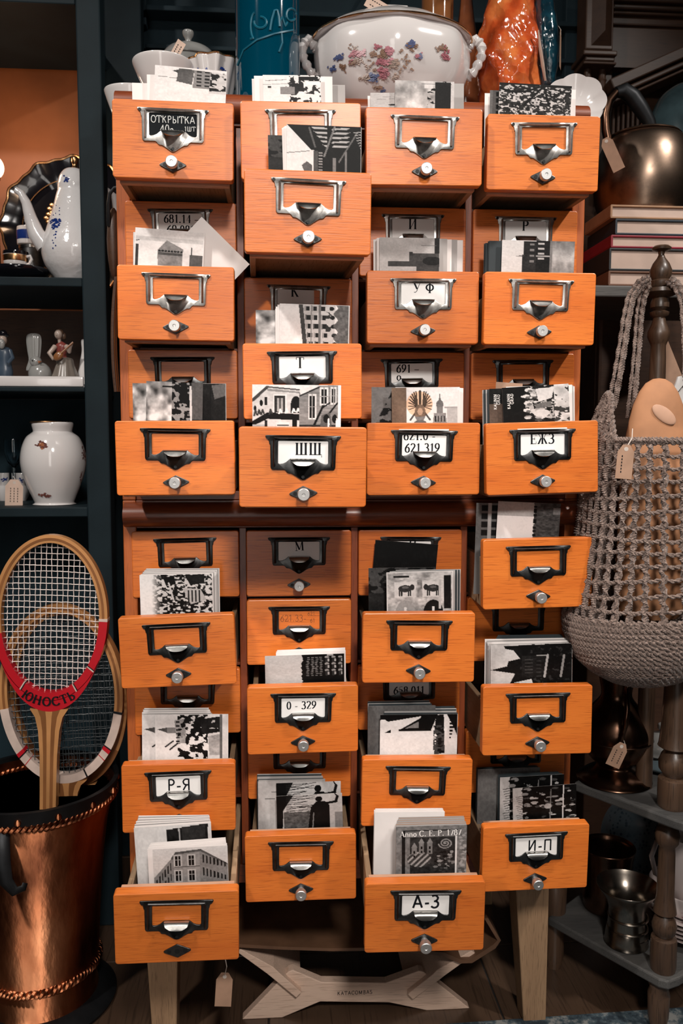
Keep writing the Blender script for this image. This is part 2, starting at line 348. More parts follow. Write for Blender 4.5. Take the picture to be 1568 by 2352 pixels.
# ------------------------------------------------------------------ lettering
def arc(cx, cy, rx, ry, a0, a1, n=14):
    return [(cx + rx * math.cos(R(a0 + (a1 - a0) * i / n)), cy + ry * math.sin(R(a0 + (a1 - a0) * i / n))) for i in range(n + 1)]
def st(x, a=0., b=1.): return ('T', [(x, a), (x, b)])
def sf(x, y, h=.13): return ('s', [(x - h, y), (x + h, y)])
def col(x): return [st(x), sf(x, .02), sf(x, .98)]
G = {
 'I': (.34, col(.17)), '1': (.5, [st(.28), sf(.28, .02), ('t', [(.08, .8), (.28, .97)])]),
 'Т': (.74, [st(.37), sf(.37, .02), ('t', [(.03, .97), (.71, .97)]), ('t', [(.03, .97), (.03, .76)]), ('t', [(.71, .97), (.71, .76)])]),
 'К': (.78, col(.17) + [('t', [(.2, .45), (.62, .97)]), ('T', [(.34, .58), (.66, .02)]), ('s', [(.5, .98), (.76, .98)]), ('s', [(.54, .02), (.78, .02)])]),
 'И': (.86, col(.17) + col(.68) + [('t', [(.2, .06), (.66, .94)])]),
 'Р': (.7, col(.17) + [('T', [(.2, .97)] + arc(.34, .73, .25, .24, 90, -90) + [(.2, .49)])]),
 'У': (.76, [('T', [(.1, .98), (.4, .36)]), ('t', [(.68, .98), (.36, .16), (.22, .04), (.1, .08)]), sf(.1, .98), sf(.66, .98)]),
 'Ф': (.9, col(.45) + [('T', arc(.45, .52, .33, .29, 0, 360, 26))]),
 'Ш': (1.08, col(.16) + col(.52) + col(.88) + [('t', [(.16, .03), (.88, .03)])]),
 'Щ': (1.16, col(.16) + col(.52) + col(.88) + [('t', [(.16, .03), (1.04, .03), (1.06, -.2)])]),
 'Е': (.68, col(.17) + [('t', [(.17, .97), (.6, .97), (.6, .78)]), ('t', [(.17, .03), (.62, .03), (.62, .24)]), ('t', [(.17, .52), (.46, .52)]), ('t', [(.46, .64), (.46, .4)])]),
 'Ж': (1.02, col(.5) + [('T', [(.46, .5), (.34, .52), (.12, .03)]), ('T', [(.54, .5), (.66, .52), (.9, .03)]), ('t', [(.38, .52), (.16, .95), (.08, .9)]), ('t', [(.62, .52), (.84, .95), (.92, .9)]), sf(.1, .02, .1), sf(.9, .02, .1)]),
 'З': (.62, [('T', arc(.28, .74, .23, .23, 140, -80) + [(.22, .52)]), ('T', arc(.28, .27, .27, .26, 85, -145))]),
 'М': (1.0, [('t', [(.15, .02), (.15, .98)]), ('T', [(.16, .96), (.48, .1)]), ('t', [(.48, .1), (.8, .96)]), st(.82), sf(.15, .02), sf(.82, .02), sf(.12, .98, .09), sf(.86, .98, .09)]),
 'Ю': (1.1, col(.16) + [('t', [(.16, .5), (.46, .5)]), ('T', arc(.74, .5, .29, .48, 0, 360, 24))]),
 'Н': (.84, col(.16) + col(.66) + [('t', [(.16, .5), (.66, .5)])]),
 'О': (.82, [('T', arc(.41, .5, .33, .48, 0, 360, 24))]),
 'С': (.78, [('T', arc(.42, .5, .34, .48, 38, 322, 20)), ('t', [(.69, .8), (.7, .98)])]),
 'Ь': (.7, col(.17) + [('T', [(.2, .52)] + arc(.34, .27, .25, .25, 90, -90) + [(.2, .02)])]),
 'Ы': (1.0, col(.17) + [('T', [(.2, .52)] + arc(.34, .27, .22, .25, 90, -90) + [(.2, .02)])] + col(.84)),
 'А': (.8, [('t', [(.08, .02), (.4, .98)]), ('T', [(.4, .98), (.72, .02)]), ('t', [(.2, .34), (.6, .34)]), sf(.08, .02, .1), sf(.72, .02, .1)]),
 'П': (.84, col(.16) + col(.66) + [('t', [(.16, .97), (.66, .97)])]),
 'Я': (.74, col(.56) + [('T', [(.54, .97)] + arc(.36, .73, .25, .24, 90, 270) + [(.54, .49)]), ('T', [(.38, .5), (.1, .02)])]),
 'L': (.62, col(.17) + [('t', [(.17, .03), (.58, .03), (.58, .24)])]),
 'N': (.86, [st(.15), st(.7), ('T', [(.15, .98), (.7, .02)]), sf(.15, .02), sf(.7, .98)]),
 'G': (.84, [('T', arc(.42, .5, .34, .48, 38, 340, 20)), ('T', [(.74, .3), (.74, .46), (.5, .46)])]),
 'R': (.76, col(.17) + [('T', [(.2, .97)] + arc(.34, .73, .25, .24, 90, -90) + [(.2, .49)]), ('T', [(.38, .48), (.66, .02)])]),
 'D': (.8, col(.17) + [('T', [(.2, .97)] + arc(.3, .5, .38, .47, 90, -90) + [(.2, .03)])]),
 'B': (.7, col(.17) + [('T', [(.2, .97)] + arc(.32, .75, .22, .22, 90, -90) + [(.2, .53)]), ('T', arc(.34, .27, .26, .25, 90, -90) + [(.2, .02)])]),
 'S': (.62, [('T', arc(.3, .73, .22, .24, 40, 250, 12) + arc(.3, .26, .24, .25, 80, -150, 12))]),
 'n': (.6, [('T', [(.12, 0), (.12, .62)]), ('T', arc(.3, .38, .18, .22, 160, 0) + [(.48, 0)])]),
 'o': (.56, [('T', arc(.28, .3, .2, .29, 0, 360, 18))]),
 'р': (.5, [('T', [(.1, -.25), (.1, .55)]), ('T', arc(.24, .32, .16, .22, 150, -150, 12))]),
 '0': (.58, [('T', arc(.29, .5, .21, .48, 0, 360, 24))]),
 '2': (.58, [('T', arc(.28, .74, .21, .24, 165, -20) + [(.08, .04)]), ('T', [(.06, .05), (.54, .05)]), ('t', [(.54, .05), (.55, .2)])]),
 '3': (.58, [('T', arc(.27, .76, .19, .22, 150, -80) + [(.22, .53)]), ('T', arc(.26, .27, .24, .26, 85, -150))]),
 '4': (.58, [('T', [(.4, 0), (.4, .98)]), ('t', [(.4, .98), (.05, .3), (.55, .3)])]),
 '5': (.58, [('t', [(.5, .96), (.16, .96), (.13, .56)]), ('T', arc(.26, .31, .23, .3, 125, -150))]),
 '6': (.58, [('T', arc(.29, .3, .21, .29, 0, 360, 20)), ('T', [(.48, .97), (.25, .76), (.1, .5), (.08, .3)])]),
 '7': (.56, [('T', [(.06, .94), (.52, .94), (.22, 0)])]),
 '8': (.58, [('T', arc(.29, .75, .18, .22, 0, 360, 20)), ('T', arc(.29, .28, .22, .27, 0, 360, 20))]),
 '9': (.58, [('T', arc(.29, .7, .21, .29, 0, 360, 20)), ('T', [(.1, .03), (.33, .24), (.48, .5), (.5, .7)])]),
 '.': (.28, [('T', [(.13, 0), (.13, .15)])]), '-': (.42, [('m', [(.06, .34), (.36, .34)])]), '–': (.66, [('m', [(.04, .36), (.6, .36)])]), ' ': (.3, []),
}
for a, b_ in zip('AKTCOMEPH', 'АКТСОМЕРН'): G[a] = G[b_]
def text_width(s, h, track=.06): return sum(G[c][0] + track for c in s) * h
def stroke(mb, pts, ws, P, mi):
    k = len(pts); vs = []
    for i, (x, y) in enumerate(pts):
        a = pts[max(0, i - 1)]; c = pts[min(k - 1, i + 1)]
        dx, dy = c[0] - a[0], c[1] - a[1]; L = math.hypot(dx, dy) or 1
        nx, ny = -dy / L, dx / L; w_ = ws[i] / 2
        vs += [P(x + nx * w_, y + ny * w_), P(x - nx * w_, y - ny * w_)]
    mb.add(vs, [(2 * i, 2 * i + 1, 2 * i + 3, 2 * i + 2) for i in range(k - 1)], mi)
def write(mb, s, h, P, mi=1, serif=True, thick=.17, thin=.055, track=.06, mono=.1, wob=0.):
    """letters as flat strips; P maps (x, y) in the writing plane to 3-D; text centred on x = 0, baseline y = 0"""
    x0 = -text_width(s, 1, track) / 2
    for c in s:
        adv, strokes = G[c]
        for kind, pts in strokes:
            if kind == 's' and not serif: continue
            pts = [(x + (random.uniform(-wob, wob)), y + random.uniform(-wob, wob)) for x, y in pts]
            if not serif: ws = [mono] * len(pts)
            elif kind == 'T':
                ws = []
                for i in range(len(pts)):
                    a = pts[max(0, i - 1)]; b2 = pts[min(len(pts) - 1, i + 1)]
                    L = math.hypot(b2[0] - a[0], b2[1] - a[1]) or 1
                    ws.append(thin + (thick - thin) * abs((b2[1] - a[1]) / L) ** .8)
            else: ws = [{'t': thin, 's': .05, 'm': .08}[kind]] * len(pts)
            stroke(mb, [(p[0] + x0, p[1]) for p in pts], ws, lambda a, b2: P(a * h, b2 * h), mi)
        x0 += adv + track

# ------------------------------------------------------------------ the card catalogue: shared drawer pieces
FW, FH, PX, PZ = .16364, .10319, .175, .10892
LZ = Z0 - (5 * PZ + .05812)
def rrect(w_, h0, h1, r, n=4):
    pts = []
    for cx, cz, a in ((w_ - r, h1 - r, 0), (-w_ + r, h1 - r, 90), (-w_ + r, h0 + r, 180), (w_ - r, h0 + r, 270)):
        pts += [(cx + r * math.cos(R(a + 90 * i / n)), cz + r * math.sin(R(a + 90 * i / n))) for i in range(n + 1)]
    return pts
front_me = MB().prism(rrect(FW / 2, 0, FH, .004), 0, .016).mesh('drawer', FRONT, bevel=.0012)
inner_me = MB().box(-.0755, .0755, .0162, .028, -.003, FH - .004, .001).mesh('inner_front', EDGEW)
side_me = MB().box(-.004, .004, .028, .36, -.003, .072, .001).mesh('drawer_side', BOXW)
bot_me = MB().box(-.0715, .0715, .028, .356, .006, .010).mesh('drawer_bottom', BOXW)
back_me = MB().box(-.0715, .0715, .352, .36, -.002, .072).mesh('drawer_back', BOXW)
mm = .001
half = [(0, 41), (47.2, 41), (48.4, 40), (48, 38), (44.6, 35.5), (43.6, 33), (43.2, 29.5), (42.2, 29), (41.6, 0), (40.4, -2.6), (38.5, -3.2), (24, -3.2), (22, -4.4), (20.5, -6.8), (18.6, -7.6), (15.5, -7.8), (12, -9.6), (3, -15.6), (0, -16.4),
        (0, 11.2), (16.5, 11.2), (19, 9.2), (22, 6.6), (26, 4.9), (30, 4.4), (32, 5.4), (32, 33), (31, 34), (0, 34)]
hb = MB()
for sg in (1, -1):
    pts = [(sg * x * mm, z * mm) for x, z in half]
    hb.prism(pts if sg > 0 else pts[::-1], -.0022, 0)
hold_me0 = hb.mesh('label_holder', [IRON, SCREW], bevel=.0007)
hb = MB()
hb.v = [tuple(v.co) for v in hold_me0.vertices]; hb.f = [tuple(p.vertices) for p in hold_me0.polygons]; hb.m = [0] * len(hb.f)
def rod(mb, x, z, y0, y1, r, mi=0, n=12, r2=None):
    mb.lathe([(r, 0), (r2 or r, y1 - y0)], n, mi=mi, M=Matrix.Translation((x, y0, z)) @ Matrix.Rotation(R(-90), 4, 'X'))
for x, z in ((-44.8, 38), (44.8, 38), (0, -12.3)): rod(hb, x * mm, z * mm, -.0028, -.0015, .0021, 1)
# pressed rim ridge inside the two uprights
for sg in (-1, 1): hb.tube([(sg * 37 * mm, -.0022, 1 * mm), (sg * 37 * mm, -.0022, 36 * mm)], .0032, 8, flat=.5)
hb.tube([(-37 * mm, -.0022, 37.4 * mm), (37 * mm, -.0022, 37.4 * mm)], .0024, 8, flat=.5)
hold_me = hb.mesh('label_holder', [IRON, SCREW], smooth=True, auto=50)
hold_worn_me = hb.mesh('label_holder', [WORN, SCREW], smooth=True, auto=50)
# finger pull: tongue that leaves the lower rim, curls forward and down
pb = MB(); prof = [(-.002, 11.2), (-.0050, 11.6), (-.0080, 10.4), (-.0100, 7.2), (-.0112, 2.6)]
vs = []; wd = [16.5, 16.3, 15.8, 14.4, 9.5]
for i, (y, z) in enumerate(prof):
    for j in range(9):
        u = j / 8 * 2 - 1
        zz = z - (0 if i < 4 else -1.6 * abs(u) ** 3)
        vs.append((u * wd[i] * mm, y, zz * mm))
for i, (y, z) in enumerate(prof):
    for j in range(9):
        u = j / 8 * 2 - 1
        zz = z - (0 if i < 4 else -1.6 * abs(u) ** 3)
        vs.append((u * wd[i] * mm * .985, y + .0010, (zz - .6) * mm))
fs = []; k = len(prof)
for o in (0, 9 * k):
    for i in range(k - 1):
        for j in range(8): fs.append((o + i * 9 + j, o + i * 9 + j + 1, o + (i + 1) * 9 + j + 1, o + (i + 1) * 9 + j))
for i in range(k - 1):
    for j in (0, 8): fs.append((i * 9 + j, (i + 1) * 9 + j, 9 * k + (i + 1) * 9 + j, 9 * k + i * 9 + j))
for j in range(8): fs.append(((k - 1) * 9 + j, (k - 1) * 9 + j + 1, 9 * k + (k - 1) * 9 + j + 1, 9 * k + (k - 1) * 9 + j))
# the cheeks that carry the tongue
pb.add(vs, fs, 0)
pull_me = pb.mesh('finger_pull', NICKEL, smooth=True)
kb = MB().prism([(-18.4 * mm, 0), (-17 * mm, 1.5 * mm), (0, 9.8 * mm), (17 * mm, 1.5 * mm), (18.4 * mm, 0), (17 * mm, -1.5 * mm), (0, -9.8 * mm), (-17 * mm, -1.5 * mm)], -.0022, 0)
p0 = kb.mesh('knob_plate', IRON, bevel=.0006)
kb = MB(); kb.v = [tuple(v.co) for v in p0.vertices]; kb.f = [tuple(p.vertices) for p in p0.polygons]; kb.m = [0] * len(kb.f)
for x in (-10.6, 10.6): rod(kb, x * mm, 0, -.003, -.001, .0027, 1)
plate_me = kb.mesh('knob_plate', [IRON, SCREW])
rod(kb, 0, 0, -.0026, -.001, .0036, 1)
plate_hole_me = kb.mesh('knob_plate', [IRON, SCREW])
nb = MB().lathe([(.0050, 0), (.0050, .006), (.0076, .0085), (.0080, .010), (.0080, .0172), (.0072, .018), (.0022, .018), (.0016, .0172), (0, .0172)], 24, M=Matrix.Rotation(R(90), 4, 'X'))
knob_me = nb.mesh('knob', KNOBM, smooth=True)

POSE = {  # extension, sag, yaw, roll (degrees), dx, dz of every drawer that stands open
'U11': (.101, .5, -.1, -.6, .0029, -.0023), 'U21': (.115, 1.0, -.7, .3, .0031, -.0029), 'U31': (.102, 2.1, -.1, .6, -.0012, .0002), 'U41': (.084, 2.9, .1, .3, -.0016, .0028),
'U22': (.186, 2.9, 1.6, -.1, .0036, -.0005), 'U13': (.079, .5, -.5, -.5, .0013, .0001), 'U33': (.076, 1.0, .2, .3, .0034, -.0003), 'U43': (.084, 1.8, -.7, 0, -.0005, .0003),
'U24': (.128, 1.2, .1, .5, .0027, -.0009), 'U15': (.117, 1.4, -.3, .4, .0021, .0022), 'U25': (.216, 2.7, -.1, -.2, .0011, -.0004), 'U35': (.107, .8, .4, .2, .0007, -.0006), 'U45': (.116, .3, -.6, 1.8, -.0016, .0004),
'L41': (.106, .5, 0, 1.1, -.0024, -.0017), 'L12': (.107, 1.6, -.5, 1.6, .0002, .0024), 'L32': (.113, 1.0, -1.5, -.1, -.0011, .0019), 'L23': (.088, 2.5, .6, .2, .0024, .0014), 'L43': (.123, -1.1, -.2, -.1, -.0027, -.0026),
'L14': (.101, 1.5, .1, -.3, -.0033, .0006), 'L34': (.109, 1.7, -1.1, -.7, -.0020, .0024), 'L15': (.216, 5.2, .6, -.5, .0042, 0), 'L25': (.107, 1.3, -1.0, .4, .0010, -.0001), 'L35': (.217, 4.5, -1.8, .1, -.0033, -.0022), 'L45': (.104, 2.3, .7, 0, .0025, .0028)}
TEXTS = {'U12': [('681.14 –', .012, 2, 20.5), ('69.081', .012, 0, 5)], 'U32': [('И', .0155, 0, 19)], 'U42': [('Р', .0155, 0, 20)], 'U23': [('К', .0155, -5, 24)], 'U33': [('У Ф', .0150, 1, 20.5)],
         'U24': [('Т', .0150, -3, 18)], 'U34': [('691 –', .0125, -6, 20), ('9', .0125, -20, 3)], 'U25': [('ШЩ', .0155, 8, 16)], 'U35': [('621.0 -', .0128, -6, 27), ('621.319', .0128, -2, 9.5)],
         'U45': [('ЕЖЗ', .0145, 0, 20)], 'L21': [('М', .0145, 3, 20)], 'L23': [('0 - 329', .0118, -2, 17)], 'L33': [('658.011', .0125, 0, 6)], 'L31': [('Н', .0145, 4, 24)]}
HAND = {'L14': 'Р-Я', 'L35': 'А-З', 'L45': 'И-П'}
DM = {}
def drawer_matrix(key):
    u, c_, r_ = key[0], int(key[1]) - 1, int(key[2]) - 1
    zt = (Z0 if u == 'U' else LZ) - r_ * PZ
    e, s_, ps, ro, dx, dz = POSE.get(key, (random.uniform(0, .003), 0, 0, random.uniform(-.15, .15), 0, 0))
    return (Matrix.Translation(((c_ - 1.5) * PX + dx, 0, zt - FH + dz)) @ Matrix.Rotation(R(ps), 4, 'Z') @ Matrix.Rotation(R(s_), 4, 'X')
            @ Matrix.Translation((0, -e, FH / 2)) @ Matrix.Rotation(R(-ro), 4, 'Y') @ Matrix.Translation((0, 0, -FH / 2)))
def make_drawer(key, unit):
    M = drawer_matrix(key); DM[key] = M
    d = inst('drawer', front_me, unit); d.matrix_local = unit.matrix_world.inverted() @ M
    inst('inner_front', inner_me, d)
    for sg in (-1, 1): inst('drawer_side', side_me, d, (sg * .0715, 0, 0))
    inst('drawer_bottom', bot_me, d); inst('drawer_back', back_me, d)
    zc = FH / 2
    tilt = R(random.uniform(-1.2, 1.2))
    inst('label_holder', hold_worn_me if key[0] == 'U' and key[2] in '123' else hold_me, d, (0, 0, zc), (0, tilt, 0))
    inst('finger_pull', pull_me, d, (0, 0, zc), (0, tilt, 0))
    kz = zc - .0335
    kx = .0005 * random.uniform(-1, 1)
    inst('knob_plate', plate_hole_me if key == 'L15' else plate_me, d, (kx, 0, kz), (0, R(random.uniform(-3, 3)), 0))
    if key != 'L15': inst('knob', knob_me, d, (kx, -.001, kz))
    lb = MB()
    def P(a, b2): return (a, -.00105, b2)
    def shift(x, z): return lambda a, b2: (a + x * mm, -.0011, b2 + z * mm)
    if key in TEXTS or key in HAND or key == 'U11':
        x0, x1 = (-36, 36)
        if key == 'U23': x1 = 24
        z1 = 42.5 if key in ('U35', 'U45') else 37
        lb.box(x0 * mm, x1 * mm, -.0010, -.0002, 0 * mm, z1 * mm, 0, 0)
        mats = [BLACKB, CHALK] if key == 'U11' else [PAPER, INK]
        for s_, h, x, z in TEXTS.get(key, []): write(lb, s_, h, shift(x, z), 1, True)
        if key in HAND: write(lb, HAND[key], .019 if key == 'L35' else .0175, shift(1 if key != 'L45' else 6, 15 if key == 'L35' else 12), 1, False, mono=.15 if key == 'L35' else .13, wob=.015)
        if key == 'U11':
            write(lb, 'ОТКРЫТКА', .0092, shift(0, 22), 1, False, mono=.11, track=.02, wob=.02)
            write(lb, '40р', .0105, shift(-8, 9), 1, False, mono=.10, wob=.02)
            write(lb, '1ШТ', .0062, shift(23, 12), 1, False, mono=.12, wob=.02)
        o = lb.build('label_card', mats, d, loc=(0, 0, zc), rot=(0, R(-4 if key == 'L21' else 0), 0))
    if key == 'L22':
        write(lb, '621.33-', .0105, shift(-9, 17), 0, False, mono=.07, wob=.03); write(lb, '621.', .0062, shift(20, 26), 0, False, mono=.09, wob=.03); write(lb, '61', .0065, shift(21, 15), 0, False, mono=.09, wob=.03)
        lb.v = [(x, -.0002, z) for x, y, z in lb.v]
        lb.build('pencil_note', PENCIL, d, loc=(0, 0, zc))
    return d

XL, XR = -.3575, .3565
def carcass(unit, zt0, ztop, zbot, top_mold):
    zb0 = zt0 - 5 * PZ
    wdt = .020
    for x0 in (XL, XR - wdt): MB().box(x0, x0 + wdt, .003, .42, zbot, ztop, .0015).build('side_panel', CARC, unit)
    for i in range(1, 4):
        x = (i - 2) * PX; MB().box(x - .0055, x + .0055, .008, .41, zb0, zt0 + .004, .001).build('upright_divider', CARCD, unit)
    for i in range(1, 5):
        z = zt0 - i * PZ + .0028; MB().box(XL + wdt, XR - wdt, .020, .41, z - .0022, z + .0022).build('drawer_rail', CARCH, unit)
    MB().box(XL + wdt, XR - wdt, .414, .42, zbot, ztop).build('back_panel', CARCH, unit)
    MB().box(XL + wdt, XR - wdt, .006, .413, zbot, zb0 + .003, .001).build('bottom_panel', CARCH, unit)
    MB().box(XL + wdt, XR - wdt, .004, .413, zt0 + .0045, ztop, .001).build('top_panel', CARCH, unit)
uU = tag(empty('card_catalogue_cabinet', (0, .2, LZ + .010)), 'upper wooden card catalogue section with twenty drawers, china standing on its top', 'cabinet')
uL = tag(empty('card_catalogue_cabinet', (0, .2, 0)), 'lower wooden card catalogue section on tapered legs, twenty drawers under the thick moulding', 'cabinet')
bpy.context.view_layer.update()
TOPZ = Z0 + .050
for unit, zt0, ztop, zbot in ((uU, Z0, TOPZ, LZ + .048), (uL, LZ, LZ + .0475, LZ - 5 * PZ - .028)):
    before = set(unit.children)
    carcass(unit, zt0, ztop, zbot, True)
    # half-round nose moulding on the front of the top board
    mz = ztop - .022
    prof = [(.003, mz - .019)] + [(.003 - .026 * math.cos(R(a)), mz + .019 * math.sin(R(a))) for a in range(-90, 91, 15)] + [(.003, mz + .019)]
    MB().prism([(y, z) for y, z in prof], XL + .004, XR - .004, ax='x').build('nose_moulding', CARCH, unit, smooth=True)
    if unit is uL:
        def leg(xt0, xt1, xb0, xb1, yt0, yt1, yb0, yb1, zt_):
            mb = MB(); zt2 = zt_
            mb.add([(xt0, yt0, zt2), (xt1, yt0, zt2), (xt1, yt1, zt2), (xt0, yt1, zt2), (xb0, yb0, 0), (xb1, yb0, 0), (xb1, yb1, 0), (xb0, yb1, 0)],
                   [(0, 1, 2, 3), (7, 6, 5, 4), (0, 4, 5, 1), (1, 5, 6, 2), (2, 6, 7, 3), (3, 7, 4, 0)])
            mb.build('leg', LEGW, unit, bevel=.002)
        zt_ = zbot
        leg(.268, .326, .290, .3285, .004, .062, .012, .05, zt_); leg(-.340, -.282, -.3285, -.290, .004, .062, .012, .05, zt_)
        leg(.268, .326, .290, .3285, .36, .418, .37, .408, zt_); leg(-.340, -.282, -.3285, -.290, .36, .418, .37, .408, zt_)
    for ch in unit.children:
        if ch not in before: ch.matrix_parent_inverse = Matrix.Translation(-unit.location)
for u, unit in (('U', uU), ('L', uL)):
    for c_ in '1234':
        for r_ in '12345':
            make_drawer(u + c_ + r_, unit)
bpy.context.view_layer.update()
# ------------------------------------------------------------------ printed photographs on the cards (flat print, drawn as colours of a fine grid)
class Pic:
    def __init__(s, nx=78, ny=110, base=.7, seed=0):
        nx, ny = int(nx * 1.5), int(ny * .72)
        s.nx, s.ny = nx, ny
        s.X, s.Y = np.meshgrid(np.linspace(0, 1, nx), np.linspace(0, 1, ny))
        s.g = np.full((ny, nx), float(base)); s.rs = np.random.RandomState(seed); s.tint = None
    def noise(s, k, kx=None, oct=3):
        kx = kx or k; out = np.zeros_like(s.g); amp = 1.; tot = 0
        for o in range(oct):
            gy, gx = int(k * 2 ** o) + 2, int(kx * 2 ** o) + 2
            r = s.rs.rand(gy + 1, gx + 1)
            fy, fx = s.Y * (gy - 1e-3), s.X * (gx - 1e-3); iy, ix = fy.astype(int), fx.astype(int); ty, tx = fy - iy, fx - ix
            ty, tx = ty * ty * (3 - 2 * ty), tx * tx * (3 - 2 * tx)
            out += amp * ((r[iy, ix] * (1 - tx) + r[iy, ix + 1] * tx) * (1 - ty) + (r[iy + 1, ix] * (1 - tx) + r[iy + 1, ix + 1] * tx) * ty)
            tot += amp; amp *= .55
        return out / tot
    def poly(s, pts, v):
        ins = np.zeros(s.g.shape, bool); n = len(pts)
        for i in range(n):
            (x0, y0), (x1, y1) = pts[i], pts[(i + 1) % n]
            if y0 == y1: continue
            c = ((y0 <= s.Y) != (y1 <= s.Y)) & (s.X < (x1 - x0) * (s.Y - y0) / (y1 - y0) + x0); ins ^= c
        s.put(ins, v); return ins
    def put(s, m, v):
        s.g[m] = v[m] if isinstance(v, np.ndarray) else v
    def rect(s, x0, x1, y0, y1, v): s.put((s.X >= x0) & (s.X <= x1) & (s.Y >= y0) & (s.Y <= y1), v)
    def ell(s, cx, cy, rx, ry, v): s.put(((s.X - cx) / rx) ** 2 + ((s.Y - cy) / ry) ** 2 <= 1, v)
    def line(s, x0, y0, x1, y1, w_, v):
        dx, dy = x1 - x0, y1 - y0; L2 = dx * dx + dy * dy + 1e-9
        t = np.clip(((s.X - x0) * dx + (s.Y - y0) * dy) / L2, 0, 1)
        s.put(np.hypot(s.X - x0 - t * dx, (s.Y - y0 - t * dy)) < w_, v)
    def tree(s, x, y, a, L, w_, v, depth=5):
        x1, y1 = x + L * math.cos(a), y - L * math.sin(a); s.line(x, y, x1, y1, w_, v)
        if depth:
            for _ in range(3): s.tree(x1, y1, a + s.rs.uniform(-.8, .8), L * s.rs.uniform(.55, .8), max(.006, w_ * .65), v, depth - 1)
    def blobs(s, x0, x1, y0, y1, n, r, vals):
        for _ in range(n):
            s.ell(s.rs.uniform(x0, x1), s.rs.uniform(y0, y1), r * s.rs.uniform(.5, 1.3), r * s.rs.uniform(.35, .9), s.rs.choice(vals))
    def border(s, w_, v=.85):
        s.put((s.X < w_) | (s.X > 1 - w_) | (s.Y < w_ * .7) | (s.Y > 1 - w_ * .7), v)
    def out(s):
        s.g = s.g + (s.noise(26, 40, 3) - .5) * .10 + (s.noise(4, 5, 2) - .5) * .05
        g = np.minimum(np.clip(s.g, .03, .93) ** 2.15 * 1.22, .87)
        o = np.stack([g, g * .96, g * .945], -1)
        if s.tint is not None:
            m, c = s.tint; o[m] = g[m][:, None] * np.array(c)
        return o
def pic_tower_side():                      # U11: house lying on its side, sky at the left
    p = Pic(base=.80, seed=1); n = p.noise(4)
    p.g += (n - .5) * .06
    p.poly([(.24, .10), (.34, .06), (.34, .16)], .2); p.poly([(.33, .03), (.55, .04), (.52, .42), (.30, .36)], .24 + n * .1)
    p.poly([(.55, .04), (.80, .06), (.78, .50), (.53, .5)], .45)
    for i in range(5):
        for j in range(2): p.rect(.58 + j * .11, .65 + j * .11, .06 + i * .085, .10 + i * .085, .08)
    p.poly([(.78, .05), (1, .08), (1, .6), (.76, .6)], np.where(p.noise(12, 10) > .5, .06, .7)); p.line(.05, .27, .3, .28, .006, .3)
    return p.out()
def pic_snow():
    p = Pic(base=.82, seed=2); m = p.X > .28
    p.put(m & (p.noise(9, 14) > .52 + .25 * (p.X < .45)), .12); p.rect(.62, .95, .05, .16, .05); p.rect(.5, .7, .26, .5, .1); p.rect(.3, .55, .36, .6, .45)
    p.rect(.75, .99, .18, .30, .85); p.line(.05, .18, .4, .14, .008, .35); p.line(.0, .3, .5, .26, .006, .4); p.rect(.08, .14, .34, .4, .2)
    return p.out()
def pic_blur_dark():
    p = Pic(base=.62, seed=3); p.g += (p.noise(2, 6) - .5) * .6; p.rect(.68, .94, .03, 1, .05); p.put((p.X > .55) & (p.noise(10) > .6), .05)
    p.rect(.94, 1, 0, 1, .7); p.rect(.5, .64, .0, .22, .75); p.line(.45, .09, .95, .09, .008, .06); return p.out()
def pic_city_map():
    p = Pic(base=.55, seed=4); n = p.noise(16, 20); p.g = np.where(n > .52, .68, .14); p.put(p.noise(30, 36, 1) > .6, .08)
    p.put(np.abs(p.Y - .08 - .16 * np.sin(p.X * 5 + .4)) < .03, .03); p.line(.62, .03, .35, .6, .02, .04); p.line(.6, 0, .7, .6, .015, .04); p.put(p.Y < .055 - .03 * p.X, .02); p.rect(.58, 1, 0, .075, .02)
    return p.out()
def pic_beams():
    p = Pic(base=.78, seed=5)
    p.poly([(.0, .0), (1, .0), (1, 1), (.42, 1), (.42, .5), (.33, .48)], .035)
    for i in range(5):
        y = .03 + i * .085; p.poly([(.32 + i * .04, y), (.54, y + .01), (.54, y + .045), (.36 + i * .04, y + .04)], .62); p.poly([(.62, y + .015), (.85, y), (.8, y + .04), (.60, y + .05)], .6)
    p.line(.64, .02, .50, .6, .012, .4); p.line(.30, .05, .38, .42, .012, .3); p.line(.95, .1, .70, .7, .010, .35)
    for i in range(7): p.line(.90 + i * .015, .12 + i * .05, 1, .1 + i * .05, .006, .6)
    p.poly([(.2, .78), (.27, .7), (.34, .78), (.34, 1), (.26, 1)], .3); p.line(.0, .55, .3, .5, .006, .25); p.rect(.36, .42, .5, 1, .25)
    for i in range(8): p.rect(.43, .48, .52 + i * .055, .545 + i * .055, .5)
    p.rect(.62, .66, .62, 1, .4); p.rect(.78, .81, .5, 1, .4); return p.out()
def pic_round_tower():
    p = Pic(base=.80, seed=6); p.g += (p.noise(3, 5) - .5) * .12 - .1 * (np.abs(p.Y - .25) < .05)
    p.poly([(.33, .52), (.46, .26), (.70, .46), (.69, .9), (.34, .9)], .36 + p.noise(12) * .18)
    for i in range(8): p.ell(.36 + i * .045, .535, .02, .025, .08)
    p.rect(.34, .69, .57, .64, .25); p.rect(0, .06, .40, 1, .18); p.rect(.80, 1, .58, 1, .3); p.line(.82, .40, .82, .6, .008, .25); p.line(.0, .33, .06, .3, .01, .2); p.border(.012, .84); return p.out()
def pic_small_tower():
    p = Pic(base=.78, seed=7); p.rect(.3, .46, .78, 1, .3 + p.noise(10) * .2); p.g += (p.noise(3) - .5) * .05; return p.out()
